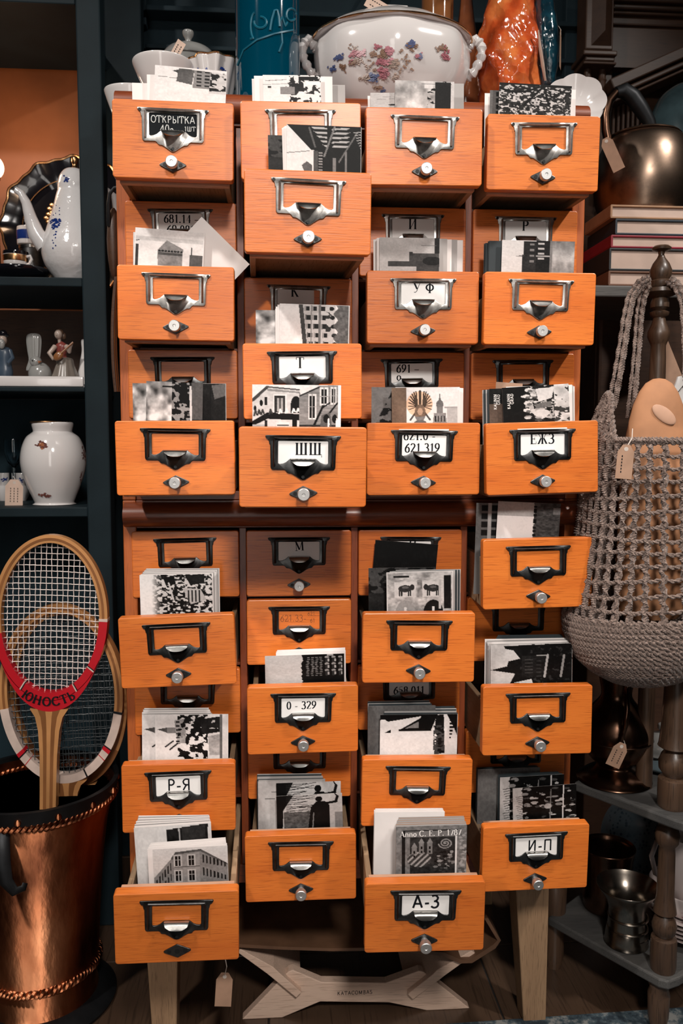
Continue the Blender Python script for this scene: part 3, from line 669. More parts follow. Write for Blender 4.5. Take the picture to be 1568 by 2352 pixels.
def pic_castle_gate():
    p = Pic(base=.62, seed=8); p.g += (p.noise(2) - .5) * .1; p.poly([(.50, .42), (1, .42), (1, 1), (.62, 1), (.62, .72), (.50, .72)], .22); p.rect(.14, 1, .64, .78, .20); p.ell(.88, .62, .16, .12, .07)
    p.rect(.92, 1, 0, .42, .10); p.line(.70, .20, .95, .21, .006, .3); p.rect(.5, .56, .38, .48, .15); return p.out()
def pic_terrace():
    p = Pic(base=.72, seed=9); p.rect(.30, .50, .02, .45, .10); p.rect(.28, .5, .40, 1, .12); p.rect(.47, .66, 0, 1, .07)
    for i in range(4): p.rect(.50, .58, .06 + i * .14, .11 + i * .14, .6); p.rect(.38, .44, .08 + i * .16, .14 + i * .16, .4)
    p.rect(.47, .66, .42, .45, .55); p.put(p.X > .66, .28 + .45 * p.noise(2, 8)); p.put((p.X > .66) & (p.X < .69), .4); p.line(.2, .45, .3, .44, .01, .2); return p.out()
def pic_windows():
    p = Pic(base=.84, seed=10); p.poly([(.27, 0), (.33, 0), (.40, 1), (.34, 1)], .22); p.poly([(.33, 0), (.80, 0), (.78, 1), (.40, 1)], .70)
    for i in range(5):
        for j, x in enumerate((.40, .50, .62, .74)):
            y = .04 + i * .21; xx = x + y * .06
            if j < 3: p.rect(xx - .028, xx + .028, y, y + .11, .07); p.rect(xx - .045, xx - .034, y - .01, y + .12, .35)
            else: p.ell(xx, y + .05, .035, .05, .06)
    p.rect(.44, .46, 0, 1, .5); p.rect(.56, .59, 0, 1, .4); p.put((p.X > .80 + .03 * np.sin(p.Y * 22)), .22 + .25 * p.noise(14, 22)); p.put((p.X > .66) & (p.X < .82) & (p.noise(8) > .62), .15); p.border(.010, .84); return p.out()
def pic_corner_shops():
    p = Pic(110, 130, .82, 11); n = p.noise(10)
    p.poly([(0, .36), (.17, .05), (.53, .11), (.53, 1), (0, 1)], .66 + n * .14); p.line(0, .36, .17, .05, .022, .22); p.line(.17, .05, .53, .11, .016, .28); p.poly([(.17, .09), (.53, .15), (.53, .19), (.17, .14)], .5)
    p.ell(.03, .53, .015, .06, .08); p.ell(.10, .41, .019, .07, .08); p.rect(.135, .17, .28, .46, .12); p.rect(.235, .385, .21, .64, .80); p.rect(.25, .37, .25, .62, .16); p.rect(.275, .345, .30, .60, .58); p.line(.31, .30, .31, .60, .008, .25)
    p.ell(.49, .44, .058, .19, .05); p.rect(.432, .53, .44, .64, .06)
    p.poly([(0, .82), (.17, .62), (.53, .66), (.53, .80), (.17, .77), (0, .94)], .05)
    for i, x in enumerate((.02, .06, .10, .19, .30, .37, .45, .50)): p.line(x, .70 - i * .012, x + .015, .57 - i * .006, .010, .82 if i > 3 else .2); p.line(x + .015, .57 - i * .006, x + .03, .68 - i * .012, .010, .82 if i > 3 else .2)
    p.rect(.17, .25, .80, 1, .74); p.rect(.0, .14, .90, 1, .6); p.rect(.27, .42, .84, .97, .80); p.rect(.28, .41, .90, .93, .3); p.rect(.45, .50, .68, .98, .05); p.rect(.14, .17, .8, 1, .1)
    p.poly([(.53, .15), (.72, .02), (1, .0), (1, 1), (.53, 1)], .42 + p.noise(40, 6, 1) * .10); p.poly([(.53, .10), (.72, .0), (.75, .04), (.54, .22)], .80); p.line(.54, .24, .75, .05, .014, .15)
    for x0, x1, y0, y1 in ((.63, .72, .20, .78), (.76, .855, .05, .46), (.88, .95, .04, .44)): p.rect(x0, x1, y0, y1, .78); p.rect(x0 + .015, x1 - .015, y0 + .04, y1 - .04, .09); p.line((x0 + x1) / 2, y0, (x0 + x1) / 2, y1, .006, .55); p.line(x0, (y0 + y1) / 2, x1, (y0 + y1) / 2, .008, .55)
    p.line(.68, .98, .80, .46, .014, .05); p.line(.80, .5, .87, .40, .012, .05); p.line(.86, .66, .96, .40, .012, .05); p.rect(.53, 1, .90, .94, .15)
    p.poly([(.76, 1), (.78, .68), (.88, .62), (.90, 1)], .30); p.ell(.835, .76, .035, .10, .05); p.ell(.93, .76, .03, .10, .05); p.ell(.86, .88, .012, .14, .85); p.ell(.955, .88, .012, .14, .85); p.rect(.965, 1, 0, 1, .88); return p.out()
def pic_clouds_tree():
    p = Pic(base=.62, seed=12); p.g += (p.noise(3, 5) - .55) * 1.1; p.rect(.45, 1, 0, 1, .5); p.put((p.X > .45) & (p.noise(9, 9) > .44), .03); p.rect(.0, .42, .95, 1, .3); p.rect(.80, 1, .0, .9, .30); p.line(.78, .1, .80, 1, .02, .75); p.line(.30, .12, .55, .12, .02, .04); return p.out()
def pic_dark_wall():
    p = Pic(base=.09, seed=13); p.poly([(.75, .05), (1, .0), (1, .3), (.8, .4)], .35); p.rect(.72, .74, 0, 1, .02); p.border(.01, .6); return p.out()
def pic_eagle():
    p = Pic(86, 110, .80, 14); p.rect(0, .22, 0, 1, .40); m = p.X < .22; p.tint = (m | (((p.X - .42) / .2) ** 2 + ((p.Y - .44) / .34) ** 2 < 1), (1.0, .66, .46))
    for sg in (-1, 1):
        for i in range(8):
            a = R(-20 + i * 15); p.line(.43 + sg * .04, .50, .43 + sg * (.05 + .125 * math.cos(a)), .46 - .36 * math.sin(a), .011, .24)
        p.line(.43 + sg * .05, .62, .43 + sg * .15, .86, .016, .26)
    p.line(.43, .14, .43, .50, .022, .22); p.ell(.43, .12, .022, .05, .22); p.ell(.43, .68, .085, .24, .30 + p.noise(14) * .2); p.ell(.43, .64, .04, .10, .62); p.ell(.43, .96, .10, .10, .35)
    p.ell(.73, .46, .055, .13, .36); p.line(.73, .18, .73, .36, .007, .3); p.ell(.73, .33, .018, .05, .34); p.rect(.685, .775, .52, .68, .40); p.poly([(.64, .68), (.82, .68), (.84, 1), (.62, 1)], .34 + p.noise(16) * .2)
    for i in range(4): p.rect(.655 + i * .045, .672 + i * .045, .76, .92, .1)
    p.rect(.80, 1, .52, .56, .55); p.put((p.X > .84) & (p.Y > .56), .62); return p.out()
def pic_tree_dark():
    p = Pic(60, 90, .40, 15); p.put((p.noise(8) > .45) & (p.X + p.Y * .3 > .35), .03); p.rect(.6, 1, .3, 1, .04); return p.out()
def pic_people():
    p = Pic(86, 110, .05, 16); p.put(p.X > .34, .10 + .5 * (p.noise(8, 12) > .6)); m = p.X < .30
    p.put(m, .05); p.blobs(.32, .8, .02, 1, 60, .045, [.04, .25, .55, .72, .1]); 
    for x, y, r_ in ((.40, .10, .05), (.36, .26, .045), (.38, .44, .05), (.36, .62, .045)): p.ell(x, y, r_ * 1.2, r_, .75); p.ell(x + .02, y + .03, r_ * .8, r_ * .7, .35)
    p.poly([(.50, .08), (.78, .06), (.74, .34), (.54, .42)], .74); p.poly([(.48, .48), (.72, .42), (.74, .55), (.5, .6)], .35); p.ell(.58, .72, .12, .1, .72); p.put((p.X > .78), .55 + .3 * p.noise(6)); p.put((p.X > .76) & (p.noise(9) > .58), .2); return p.out()
def pic_people_sepia():
    p = Pic(50, 90, .06, 17); p.rect(0, 1, .42, 1, .30); p.tint = (p.Y > .42, (1., .68, .52)); return p.out()
def pic_water():
    p = Pic(base=.62, seed=18); p.put(p.Y > .38, .86 + 0 * p.g); p.put(p.X > .60 - .03 * p.noise(30, 2, 1), .13 + .22 * p.noise(22, 18)); p.put((np.abs(p.X - .60) < .025) & (p.noise(26, 3, 1) > .45), .05); p.put((p.X > .88) & (p.Y > .12) & (p.Y < .3), .4); return p.out()
def pic_facade_narrow():
    p = Pic(60, 90, .35, 19); 
    for i in range(4): p.rect(.08, .40, .06 + i * .22, .22 + i * .22, .06)
    p.rect(.18, .24, 0, 1, .6); p.rect(.4, 1, 0, 1, .5); return p.out()
def pic_aerial():
    p = Pic(94, 120, .84, 20); f = np.clip((p.X - .16) / .14, 0, 1); n = p.noise(22, 26, 2); c = np.where(n > .56, .72, np.where(n > .47, .25, .04)); p.g = .84 * (1 - f) + c * f
    p.poly([(.32, .06), (.48, .04), (.50, .24), (.36, .26)], .06); p.poly([(.62, .02), (.90, .0), (.90, .22), (.70, .26)], .10); p.poly([(.58, .32), (.84, .36), (.92, .62), (.70, .72)], .62)
    for i in range(4): p.rect(.66 + i * .05, .68 + i * .05, .38, .66, .12)
    p.line(.40, .2, .46, .6, .012, .7); return p.out()
def pic_bulls():
    p = Pic(94, 120, .60, 21); p.g += (p.noise(10) - .5) * .5; p.border(.02, .72); p.rect(.03, .97, .02, .18, .35 + p.noise(8) * .5); p.rect(.10, .34, .09, .14, .12)
    for x in (.14, .56):
        p.rect(x - .02, x + .30, .24, .60, .72); p.ell(x + .14, .40, .105, .085, .16); p.ell(x + (.245 if x < .5 else .03), .37, .035, .07, .14); p.ell(x + .14, .37, .05, .03, .32)
        for q in (.055, .085, .19, .22): p.line(x + q, .44, x + q, .57, .011, .15)
        p.ell(x + .14, 1.0, .15, .32, .06 if x > .5 else .52); p.line(x + .14, .86, x + .14, 1, .02, .75)
    p.rect(.46, .53, .2, .6, .22 + p.noise(9) * .5); p.rect(.86, .97, .10, .9, .06); p.rect(.78, .82, .2, .9, .65); return p.out()
def pic_army():
    p = Pic(94, 120, .66, 22); p.put(p.X > .44 + .05 * p.noise(14, 2), .03)
    for i in range(11):
        for j in range(4): p.ell(.54 + j * .055 + p.rs.uniform(-.01, .01), .10 + i * .06, .018, .016, .4)
    for j in range(3):
        for i in range(3): p.ell(.78 + j * .085, .10 + i * .22, .028, .04, .5); p.line(.78 + j * .085, .14 + i * .22, .78 + j * .085, .26 + i * .22, .02, .16); p.line(.80 + j * .085, .16 + i * .22, .80 + j * .085, .24 + i * .22, .008, .6)
    p.rect(.78, .86, .0, .05, .55); return p.out()
def pic_night_castle():
    p = Pic(94, 120, .66, 23); p.poly([(.16, .03), (1, .0), (1, 1), (.22, 1), (.3, .7), (0, .60), (.20, .52), (.22, .40), (.36, .34), (.28, .14), (.18, .10)], .045)
    p.put((p.X > .36) & (p.noise(12, 20) > .66), .14); p.poly([(.38, .28), (.72, .28), (.66, .8), (.38, .8)], .09)
    for i in range(5): p.rect(.42, .52, .36 + i * .08, .385 + i * .08, .2); p.rect(.56, .62, .40 + i * .09, .43 + i * .09, .16)
    p.line(.70, .26, .66, .8, .014, .55); p.line(.90, .28, .86, .8, .014, .5); p.rect(.56, .70, .27, .29, .5); p.poly([(.28, .92), (.5, .84), (.52, .95)], .7); return p.out()
def pic_castle_side():
    p = Pic(94, 120, .80, 24); p.g += (p.noise(4) - .5) * .08
    p.poly([(.02, .30), (.18, .26), (.18, .38)], .25); p.rect(.16, .34, .26, .38, .42); p.poly([(.26, .12), (.42, .08), (.42, .6), (.30, .6)], .45 + p.noise(16) * .2); p.put((p.X > .30) & (p.X < .72) & (p.noise(12, 14) > .50), .06)
    for i in range(6): p.rect(.28, .33, .14 + i * .08, .17 + i * .08, .1)
    p.poly([(.62, .10), (.92, .04), (.92, .36), (.64, .42)], .10); p.put((p.X > .68) & (p.X < .86) & (p.Y > .12) & (p.Y < .3) & (p.noise(14) > .6), .7); p.poly([(.72, .46), (.92, .40), (.9, .85), (.74, .85)], .5 + p.noise(30) * .2)
    p.rect(.88, .92, 0, 1, .35); p.line(.14, .66, .24, .55, .014, .1); p.line(.2, .72, .3, .6, .014, .1); p.border(.012, .85); return p.out()
def pic_gables():
    p = Pic(94, 120, .80, 25); p.poly([(0, .0), (.62, -.05), (.62, .0), (.0, .12)], .03); p.poly([(.0, .04), (.62, .0), (.60, .02), (.1, .16)], .04)
    p.poly([(.24, .36), (.52, .08), (.53, .0), (.74, .0), (.66, .36)], .04); p.poly([(.32, .32), (.50, .16), (.50, .31)], .45); p.poly([(.05, .42), (.14, .34), (.14, .42)], .04); p.rect(.24, .66, .34, .38, .06)
    p.poly([(.72, .02), (.82, .0), (.84, .9), (.70, .92), (.74, .5), (.70, .4)], .07); p.put((p.X > .69) & (p.X < .83) & (p.Y > .25) & (p.noise(20) > .55), .22); p.poly([(.86, .0), (1, .0), (1, .5), (.95, .3)], .03)
    for i in range(6): p.rect(.90, .97 - .01 * i, .12 + i * .08, .16 + i * .08, .05)
    return p.out()
def pic_statue():
    p = Pic(94, 120, .62, 26); p.poly([(0, 0), (.26, 0), (.10, .4), (.08, 1), (0, 1)], .03)
    for i in range(14): p.line(.15, .05 + .03 * i, .15 + p.rs.uniform(.25, .5), .02 + .03 * i + p.rs.uniform(-.12, .12), .006, .12)
    p.put((p.X > .10) & (p.X < .52) & (p.Y > .42 + .05 * p.noise(12, 12)), .16 + .2 * p.noise(20)); p.poly([(.52, .34), (.60, .20), (.74, .20), (.80, .3), (.80, 1), (.46, 1)], .03); p.ell(.645, .13, .055, .07, .03)
    p.line(.76, .25, .90, .22, .03, .03); p.line(.90, .22, .93, .08, .022, .03); p.line(.93, .09, .88, -.02, .010, .03); p.line(.56, .5, .54, .9, .008, .4); p.rect(.88, 1, .5, 1, .42); return p.out()
def pic_pale_bird():
    p = Pic(60, 90, .66, 27); p.ell(.40, .62, .10, .04, .04); p.ell(.50, .60, .04, .03, .04); p.line(.1, .34, .6, .30, .006, .3); p.line(.2, .2, .7, .24, .006, .35); return p.out()
def pic_corner_house():
    p = Pic(100, 126, .66, 28); p.g += .1 * (1 - p.Y)
    p.poly([(.0, .72), (.24, .26), (.30, .12), (.64, .06), (1, .46), (1, 1), (0, 1)], .40 + p.noise(20) * .08); p.poly([(.24, .24), (.30, .10), (.64, .05), (.64, .10), (.31, .15), (.25, .3)], .28); p.poly([(.64, .05), (1, .44), (1, .48), (.64, .11)], .30)
    p.poly([(.28, .18), (.62, .12), (.62, 1), (.28, 1)], .46 + p.noise(24) * .06)
    for y in (.19, .56):
        for x in (.285, .465):
            p.rect(x - .012, x + .102, y - .03, y + .29, .62); p.rect(x, x + .09, y, y + .26, .70); p.rect(x + .008, x + .082, y + .012, y + .25, .08); p.line(x + .045, y, x + .045, y + .26, .006, .6); p.line(x, y + .10, x + .09, y + .10, .008, .6)
    for i in range(7):
        x = .66 + i * .048
        for y in (.18, .50): p.poly([(x, y + i * .035), (x + .022, y + .015 + i * .035), (x + .022, y + .20 + i * .022), (x, y + .22 + i * .020)], .10)
    for i in range(6):
        x = .24 - i * .038; y = .34 + i * .08
        p.poly([(x, y), (x - .018, y + .03), (x - .018, y + .20), (x, y + .20)], .12); p.poly([(x, y + .28), (x - .018, y + .30), (x - .018, y + .46), (x, y + .46)], .14)
    p.rect(.28, .62, .46, .475, .3); p.border(.006, .8); return p.out()
def pic_dark_block():
    p = Pic(80, 110, .78, 29); p.poly([(.42, .06), (.96, .0), (.94, .6), (.42, .6)], .06 + p.noise(30) * .06); p.poly([(.62, .05), (.92, .02), (.92, .22), (.62, .26)], .16); p.line(.58, .06, .6, .6, .010, .6); return p.out()
def pic_relief():
    p = Pic(110, 140, .40, 30); n = p.noise(20); p.g = .30 + n * .22
    p.rect(.08, .13, .10, 1, .10); p.rect(.10, .92, .08, .095, .10); p.rect(.14, .84, .10, .20, .40); p.rect(.20, .84, .21, 1, .10 + n * .10)
    p.put(((p.X - .33) / .17) ** 2 + ((p.Y - .62) / .14) ** 2 < 1, .20 + .35 * (np.sin((p.X * 1.2 + p.Y) * 60) > .2))
    for x, t in ((.26, .34), (.36, .26), (.48, .26)): p.rect(x - .035, x + .035, t + .05, .52, .42); p.poly([(x - .045, t + .06), (x, t - .04), (x + .045, t + .06)], .46); p.rect(x - .012, x + .012, t + .12, t + .17, .06); p.rect(x - .012, x + .012, t + .2, t + .24, .06)
    for a in range(0, 900, 12): p.ell(.70 + .10 * math.cos(R(a * 1.0)) * (a / 900), .33 + .10 * math.sin(R(a)) * (a / 900), .012, .010, .50)
    p.blobs(.56, .82, .44, .9, 40, .03, [.08, .4, .5, .2]); p.rect(.84, .865, .2, 1, .80); p.blobs(.90, 1, .1, 1, 30, .03, [.55, .3]); return p.out()
def pic_bare_tree():
    p = Pic(60, 100, .34, 31); p.tree(.55, 1, 1.7, .22, .02, .03, 6); p.poly([(.6, 1), (.62, .72), (.9, .55), (1, .6), (1, 1)], .02); return p.out()
def pic_festival():
    p = Pic(100, 120, .05, 32); p.put(p.X < .14 + .03 * p.noise(8, 2), .64); p.blobs(.16, 1, .04, 1, 90, .05, [.03, .03, .22, .45, .6]); p.line(.80, .02, .78, 1, .010, .7); p.line(.60, .1, .58, 1, .008, .4)
    for i in range(16): p.line(.05 + .01 * (i % 5), .25 + i * .05, .22, .22 + i * .05, .006, .06)
    p.ell(.55, .55, .06, .07, .55); p.ell(.35, .2, .07, .05, .05); return p.out()
def pic_dark_trees():
    p = Pic(60, 90, .22, 33); p.put(p.noise(12, 9) > .5, .04); p.rect(0, .9, .55, 1, .12); return p.out()
def pic_dark_folder():
    p = Pic(60, 60, .030, 34); p.g += (p.noise(4) > .62) * .02; p.line(.0, .56, .2, .55, .02, .2); p.line(.3, .62, .62, .66, .012, .14); return p.out()

def local(key, px, py, d=None, z=None):
    Mi = DM[key].inverted(); o = Mi @ CAM; v = Mi.to_3x3() @ ray(px, py)
    t = (d - o.y) / v.y if d is not None else (z - o.z) / v.z
    return o + v * t
CARDN = [0]
def card(key, d, xl, xr, yl, yr, pic, label=None, group=None, rear=0, name='postcard', bottom=None, mat=None, texts=()):
    """a card standing in a drawer: its upper corners were read at two pixels, d metres behind the drawer's face"""
    A = local(key, xl, yl, d); B = local(key, xr, yr, d)
    ux = (B - A); wd_ = ux.length; ux.normalize()
    uz = Vector((-ux.z, 0, ux.x))
    hgt = max(.06, (A.z + B.z) / 2 - .0108 - abs(B.z - A.z) * .5) if bottom is None else bottom
    th = .00032
    Ml = Matrix.Identity(4)
    Ml.col[0][:3] = ux; Ml.col[1][:3] = (0, 1, 0); Ml.col[2][:3] = uz; Ml.translation = A
    me = bpy.data.meshes.new(name)
    if pic is None:
        mb = MB().box(0, wd_, 0, th, -hgt, 0); me = mb.mesh(name, mat or CARDW)
    else:
        a = pic() if callable(pic) else pic
        ny, nx = a.shape[:2]
        oc = DM[key].inverted() @ CAM
        zv = oc.z + (FH - oc.z) * (d - oc.y) / (.014 - oc.y)
        hv = min(hgt * .97, max(.02, (A.z + B.z) / 2 - zv) * 1.06)
        xs = np.linspace(0, wd_, nx); zs = np.append(-np.linspace(0, hv, ny), -hgt); a = np.concatenate([a, a[-1:]]); ny += 1
        Xg, Zg = np.meshgrid(xs, zs)
        V = np.zeros((ny * nx + 8, 3)); V[:ny * nx, 0] = Xg.ravel(); V[:ny * nx, 2] = Zg.ravel()
        bx = np.array([(x, y, z) for y in (.00005, th) for z in (0, -hgt) for x in (0, wd_)]); V[ny * nx:] = bx
        ii = (np.arange(ny - 1)[:, None] * nx + np.arange(nx - 1)[None]).ravel()
        faces = np.stack([ii, ii + nx, ii + nx + 1, ii + 1], 1)
        o = ny * nx; extra = np.array([(4, 5, 7, 6), (0, 1, 5, 4), (2, 6, 7, 3), (0, 4, 6, 2), (1, 3, 7, 5)]) + o
        faces = np.concatenate([faces, extra])
        me.from_pydata(V.tolist(), [], faces.tolist())
        colr = np.ones((len(V), 4)); colr[:o, :3] = a.reshape(-1, 3); colr[o:, :3] = (.70, .65, .63)
        at_ = me.color_attributes.new('print', 'FLOAT_COLOR', 'POINT'); at_.data.foreach_set('color', colr.ravel().astype(np.float32))
        me.materials.append(PHOTO)
        if texts:
            tb = MB()
            for s_, h, x, z, rot_, mt in texts:
                cs, sn = math.cos(R(rot_)), math.sin(R(rot_))
                write(tb, s_, h, lambda p_, q_: (x * wd_ + p_ * cs - q_ * sn, -.0002, -z * hv + p_ * sn + q_ * cs), 0, mt == 'serif', mono=.14)
            tm = tb.mesh('print_lettering', PAPER)
    o = bpy.data.objects.new(name, me); o.matrix_world = DM[key] @ Ml; C.objects.link(o)
    if pic is not None and texts: inst('printed_lettering', tm, o)
    tag(o, label, 'postcard', group)
    return o
def pack(key, n, d0, d1, p0, p1, label, group, mat=None, jit=1.5):
    for i in range(n):
        t = i / max(1, n - 1); q = [a + (b_ - a) * t for a, b_ in zip(p0, p1)]
        lb_ = label if n == 1 else label + ', ' + ('first second third fourth fifth sixth seventh eighth ninth tenth eleventh twelfth thirteenth fourteenth'.split()[i]) + ' from the front'
        j = random.uniform(-jit, jit); j2 = random.uniform(-.8, .8)
        card(key, d0 + (d1 - d0) * t, q[0] + j, q[1] + j, q[2] + j2, q[3] + j2, None, lb_, group, mat=mat[i % len(mat)] if isinstance(mat, list) else mat)
g = lambda s_: 'postcards standing in ' + s_
# --- upper section
k = 'U11'; gr = g('the chalk labelled drawer')
card(k, .034, 356, 521, 149, 164, pic_tower_side, 'black and white card of a house on its side, in the chalk labelled drawer', gr)
card(k, .038, 337, 500, 171, 176, None, 'blank pale card behind the house photo in the chalk labelled drawer', gr)
card(k, .042, 303, 466, 190, 195, None, 'leftmost and lowest pale card in the chalk labelled drawer', gr)
k = 'U21'; gr = g('the top drawer below the teal bottle')
card(k, .034, 603, 736, 172, 173, pic_snow, 'snowy street photo card in front of the teal bottle', gr)
card(k, .037, 583, 700, 174, 175, None, 'white card edge left of the snowy street photo', gr); card(k, .040, 578, 690, 181, 182, None, 'leftmost white card beneath the teal bottle', gr, mat=CARDW)
card(k, .040, 640, 763, 174, 176, None, 'pale card edge right of the snowy street photo', gr); card(k, .048, 660, 792, 194, 195, None, 'rightmost striped pale card below the big tureen', gr, mat=CARDG)
k = 'U31'; gr = g('the top drawer below the big tureen')
card(k, .034, 907, 1043, 184, 188, pic_blur_dark, 'blurred grey photo card with dark bar, below the flowered tureen', gr)
card(k, .039, 850, 985, 213, 213, pic_pale_bird, 'low pale photo card left of the blurred grey one', gr); card(k, .044, 844, 960, 220, 220, None, 'pale card edge at the far left of the third top drawer', gr)
card(k, .048, 930, 1065, 190, 192, None, 'grey card edge right of the blurred photo under the tureen', gr, mat=CARDG)
k = 'U41'; gr = g('the top right drawer')
card(k, .034, 1147, 1313, 189, 198, pic_city_map, 'dark aerial town photo card in the top right drawer', gr)
card(k, .040, 1125, 1290, 207, 211, pic_facade_narrow, 'dark facade card peeking out left of the aerial town photo', gr); card(k, .052, 1113, 1270, 214, 217, None, 'white card at the far left of the top right drawer', gr)
card(k, .046, 1160, 1322, 205, 206, None, 'pale card edge right of the aerial town photo', gr)
k = 'U22'; gr = g('the far pulled drawer of the upper section')
card(k, .034, 658, 830, 285, 292, pic_beams, 'photo card of dark roof beams in perspective over the far pulled upper drawer', gr)
pack(k, 4, .037, .042, (654, 820, 289, 293), (647, 812, 294, 296), 'white card edge tucked behind the roof beams photo', gr)
card(k, .046, 615, 780, 310, 314, pic_dark_trees, 'small dark photo card left of the roof beams photo', gr)
k = 'U13'; gr = g('the left drawer below the 681.14 label')
card(k, .034, 311, 470, 522, 535, pic_round_tower, 'photo card of a round stone tower under a pale sky', gr)
card(k, .040, 306, 466, 533, 540, pic_small_tower, 'pale card edge behind the round tower photo', gr)
# the card that leans out sideways
A = local(k, 463, 498, .046); B = local(k, 573, 607, .046)
ux = (B - A).normalized(); uz = Vector((-ux.z, 0, ux.x)); wd_ = (B - A).length
mb = MB().box(0, wd_, 0, .0004, -.105, 0); o = mb.build('postcard', CARDW)
Ml = Matrix.Identity(4); Ml.col[0][:3] = ux; Ml.col[1][:3] = (0, 1, 0); Ml.col[2][:3] = uz; Ml.translation = A; o.matrix_world = DM[k] @ Ml
tag(o, 'blank pale card tilted on its corner beside the round tower photo', 'postcard', gr)
k = 'U33'; gr = g('the drawer labelled УФ')
card(k, .034, 871, 1009, 545, 547, pic_castle_gate, 'pale photo card of a castle gate in the УФ drawer', gr)
pack(k, 3, .038, .050, (866, 1005, 547, 548), (857, 996, 550, 551), 'pale card edge left of the castle gate photo', gr)
pack(k, 4, .040, .054, (885, 1026, 547, 549), (920, 1062, 549, 551), 'pale card edge right of the castle gate photo', gr, mat=[CARDG, CARDW])
k = 'U43'; gr = g('the right drawer below the Р label')
card(k, .034, 1153, 1320, 551, 555, pic_terrace, 'photo card of a dark terrace house with grey water, below the Р label', gr)
card(k, .040, 1123, 1290, 553, 555, None, 'dark blue card left of the terrace house photo', gr, mat=CARDD); pack(k, 3, .043, .052, (1119, 1280, 555, 556), (1110, 1272, 560, 561), 'dark card edge at the far left below the Р label', gr, mat=CARDD)
k = 'U24'; gr = g('the drawer labelled Т')
card(k, .034, 642, 803, 697, 702, pic_windows, 'photo card of a many windowed white house lying sideways', gr)
pack(k, 3, .037, .042, (638, 790, 700, 703), (631, 780, 709, 711), 'white card edge just left of the windowed house photo', gr)
card(k, .048, 587, 745, 712, 714, pic_clouds_tree, 'cloudy grey photo card at the left of the Т drawer', gr)
k = 'U25'; gr = g('the drawer labelled ШЩ')
card(k, .034, 579, 783, 883, 885, pic_corner_shops, 'large photo card of corner shops and a tall facade above the ШЩ drawer', gr)
pack(k, 2, .037, .040, (590, 778, 889, 891), (600, 775, 892, 893), 'hidden pale card behind the corner shops photo', gr)
k = 'U15'; gr = g('the left drawer of the fifth row')
card(k, .034, 336, 466, 875, 880, pic_clouds_tree, 'photo card of black trees under storm clouds, tallest in the left drawer', gr)
card(k, .039, 304, 440, 880, 881, pic_clouds_tree, 'cloud photo card left of the black trees card', gr); card(k, .044, 385, 519, 880, 881, pic_dark_wall, 'dark grey photo card right of the black trees card', gr)
k = 'U35'; gr = g('the drawer labelled 621.0')
card(k, .034, 899, 1050, 891, 889, pic_eagle, 'sepia card with heraldic eagle and domed church', gr)
pack(k, 3, .037, .046, (907, 1055, 890, 889), (915, 1063, 892, 892), 'pale card edge right of the eagle card', gr)
card(k, .042, 853, 1000, 889, 890, pic_tree_dark, 'dark tree photo card left of the eagle card', gr)
k = 'U45'; gr = g('the drawer labelled ЕЖЗ')
card(k, .034, 1152, 1305, 891, 881, pic_people, 'dark card with crowd photo and lettering in the ЕЖЗ drawer', gr, texts=[('KALININ', .0045, .115, .36, 90, 'sans'), ('GRAD', .0045, .165, .30, 90, 'sans')])
card(k, .039, 1123, 1270, 893, 889, pic_people_sepia, 'second lettered card half sepia, left of the crowd card', gr, texts=[('KALININ', .0045, .115, .36, 90, 'sans'), ('GRAD', .0045, .165, .30, 90, 'sans')])
pack(k, 4, .042, .052, (1119, 1260, 894, 890), (1106, 1250, 896, 893), 'dark card edge at the far left of the ЕЖЗ drawer', gr, mat=[CARDD, CARDG]); pack(k, 3, .043, .055, (1160, 1312, 889, 884), (1175, 1319, 892, 888), 'pale card edge right of the crowd card', gr, mat=[CARDW, CARDG])
card(k, .062, 1139, 1200, 877, 881, None, 'brown card top showing behind the crowd card', gr, mat=CARDS)
# --- lower section
k = 'L41'; gr = g('the highest right drawer of the lower section')
card(k, .040, 1144, 1288, 1151, 1157, pic_water, 'photo card of dark water beside a white bank, below the moulding at right', gr)
card(k, .048, 1094, 1240, 1155, 1157, pic_facade_narrow, 'dim facade photo card left of the dark water photo', gr); pack(k, 3, .054, .064, (1100, 1230, 1160, 1162), (1106, 1230, 1164, 1166), 'hidden pale card behind the dim facade photo', gr)
k = 'L12'; gr = g('the left drawer of the second lower row')
card(k, .036, 320, 486, 1321, 1318, pic_aerial, 'aerial town photo card with white fade, left drawer of lower section', gr)
pack(k, 11, .040, .075, (324, 490, 1319, 1316), (336, 504, 1305, 1304), 'card in the stack behind the aerial town photo', gr, mat=[CARDW, CARDG, CARDG])
k = 'L32'; gr = g('the third column drawer with the bull photo')
card(k, .036, 887, 1040, 1315, 1311, pic_bulls, 'photo card of two bulls in relief above arches', gr)
pack(k, 5, .039, .054, (896, 1046, 1312, 1309), (908, 1057, 1310, 1308), 'card edge right of the bull relief photo', gr, mat=[CARDG, CARDD])
card(k, .060, 846, 1000, 1305, 1303, pic_dark_trees, 'black photo card left of the bull relief', gr); card(k, .10, 862, 1006, 1240, 1251, pic_dark_folder, 'tall black folded card rising behind the bull relief', gr)
k = 'L23'; gr = g('the drawer labelled 0 - 329')
card(k, .036, 608, 790, 1507, 1501, pic_army, 'photo card of marching soldiers beside blank grey sky', gr)
pack(k, 4, .040, .052, (634, 792, 1500, 1495), (636, 792, 1494, 1488), 'white card top behind the soldiers photo', gr)
k = 'L43'; gr = g('the right drawer of the third lower row')
card(k, .036, 1126, 1314, 1482, 1477, pic_night_castle, 'dark photo card of a castle silhouette at right, below the crochet bag', gr)
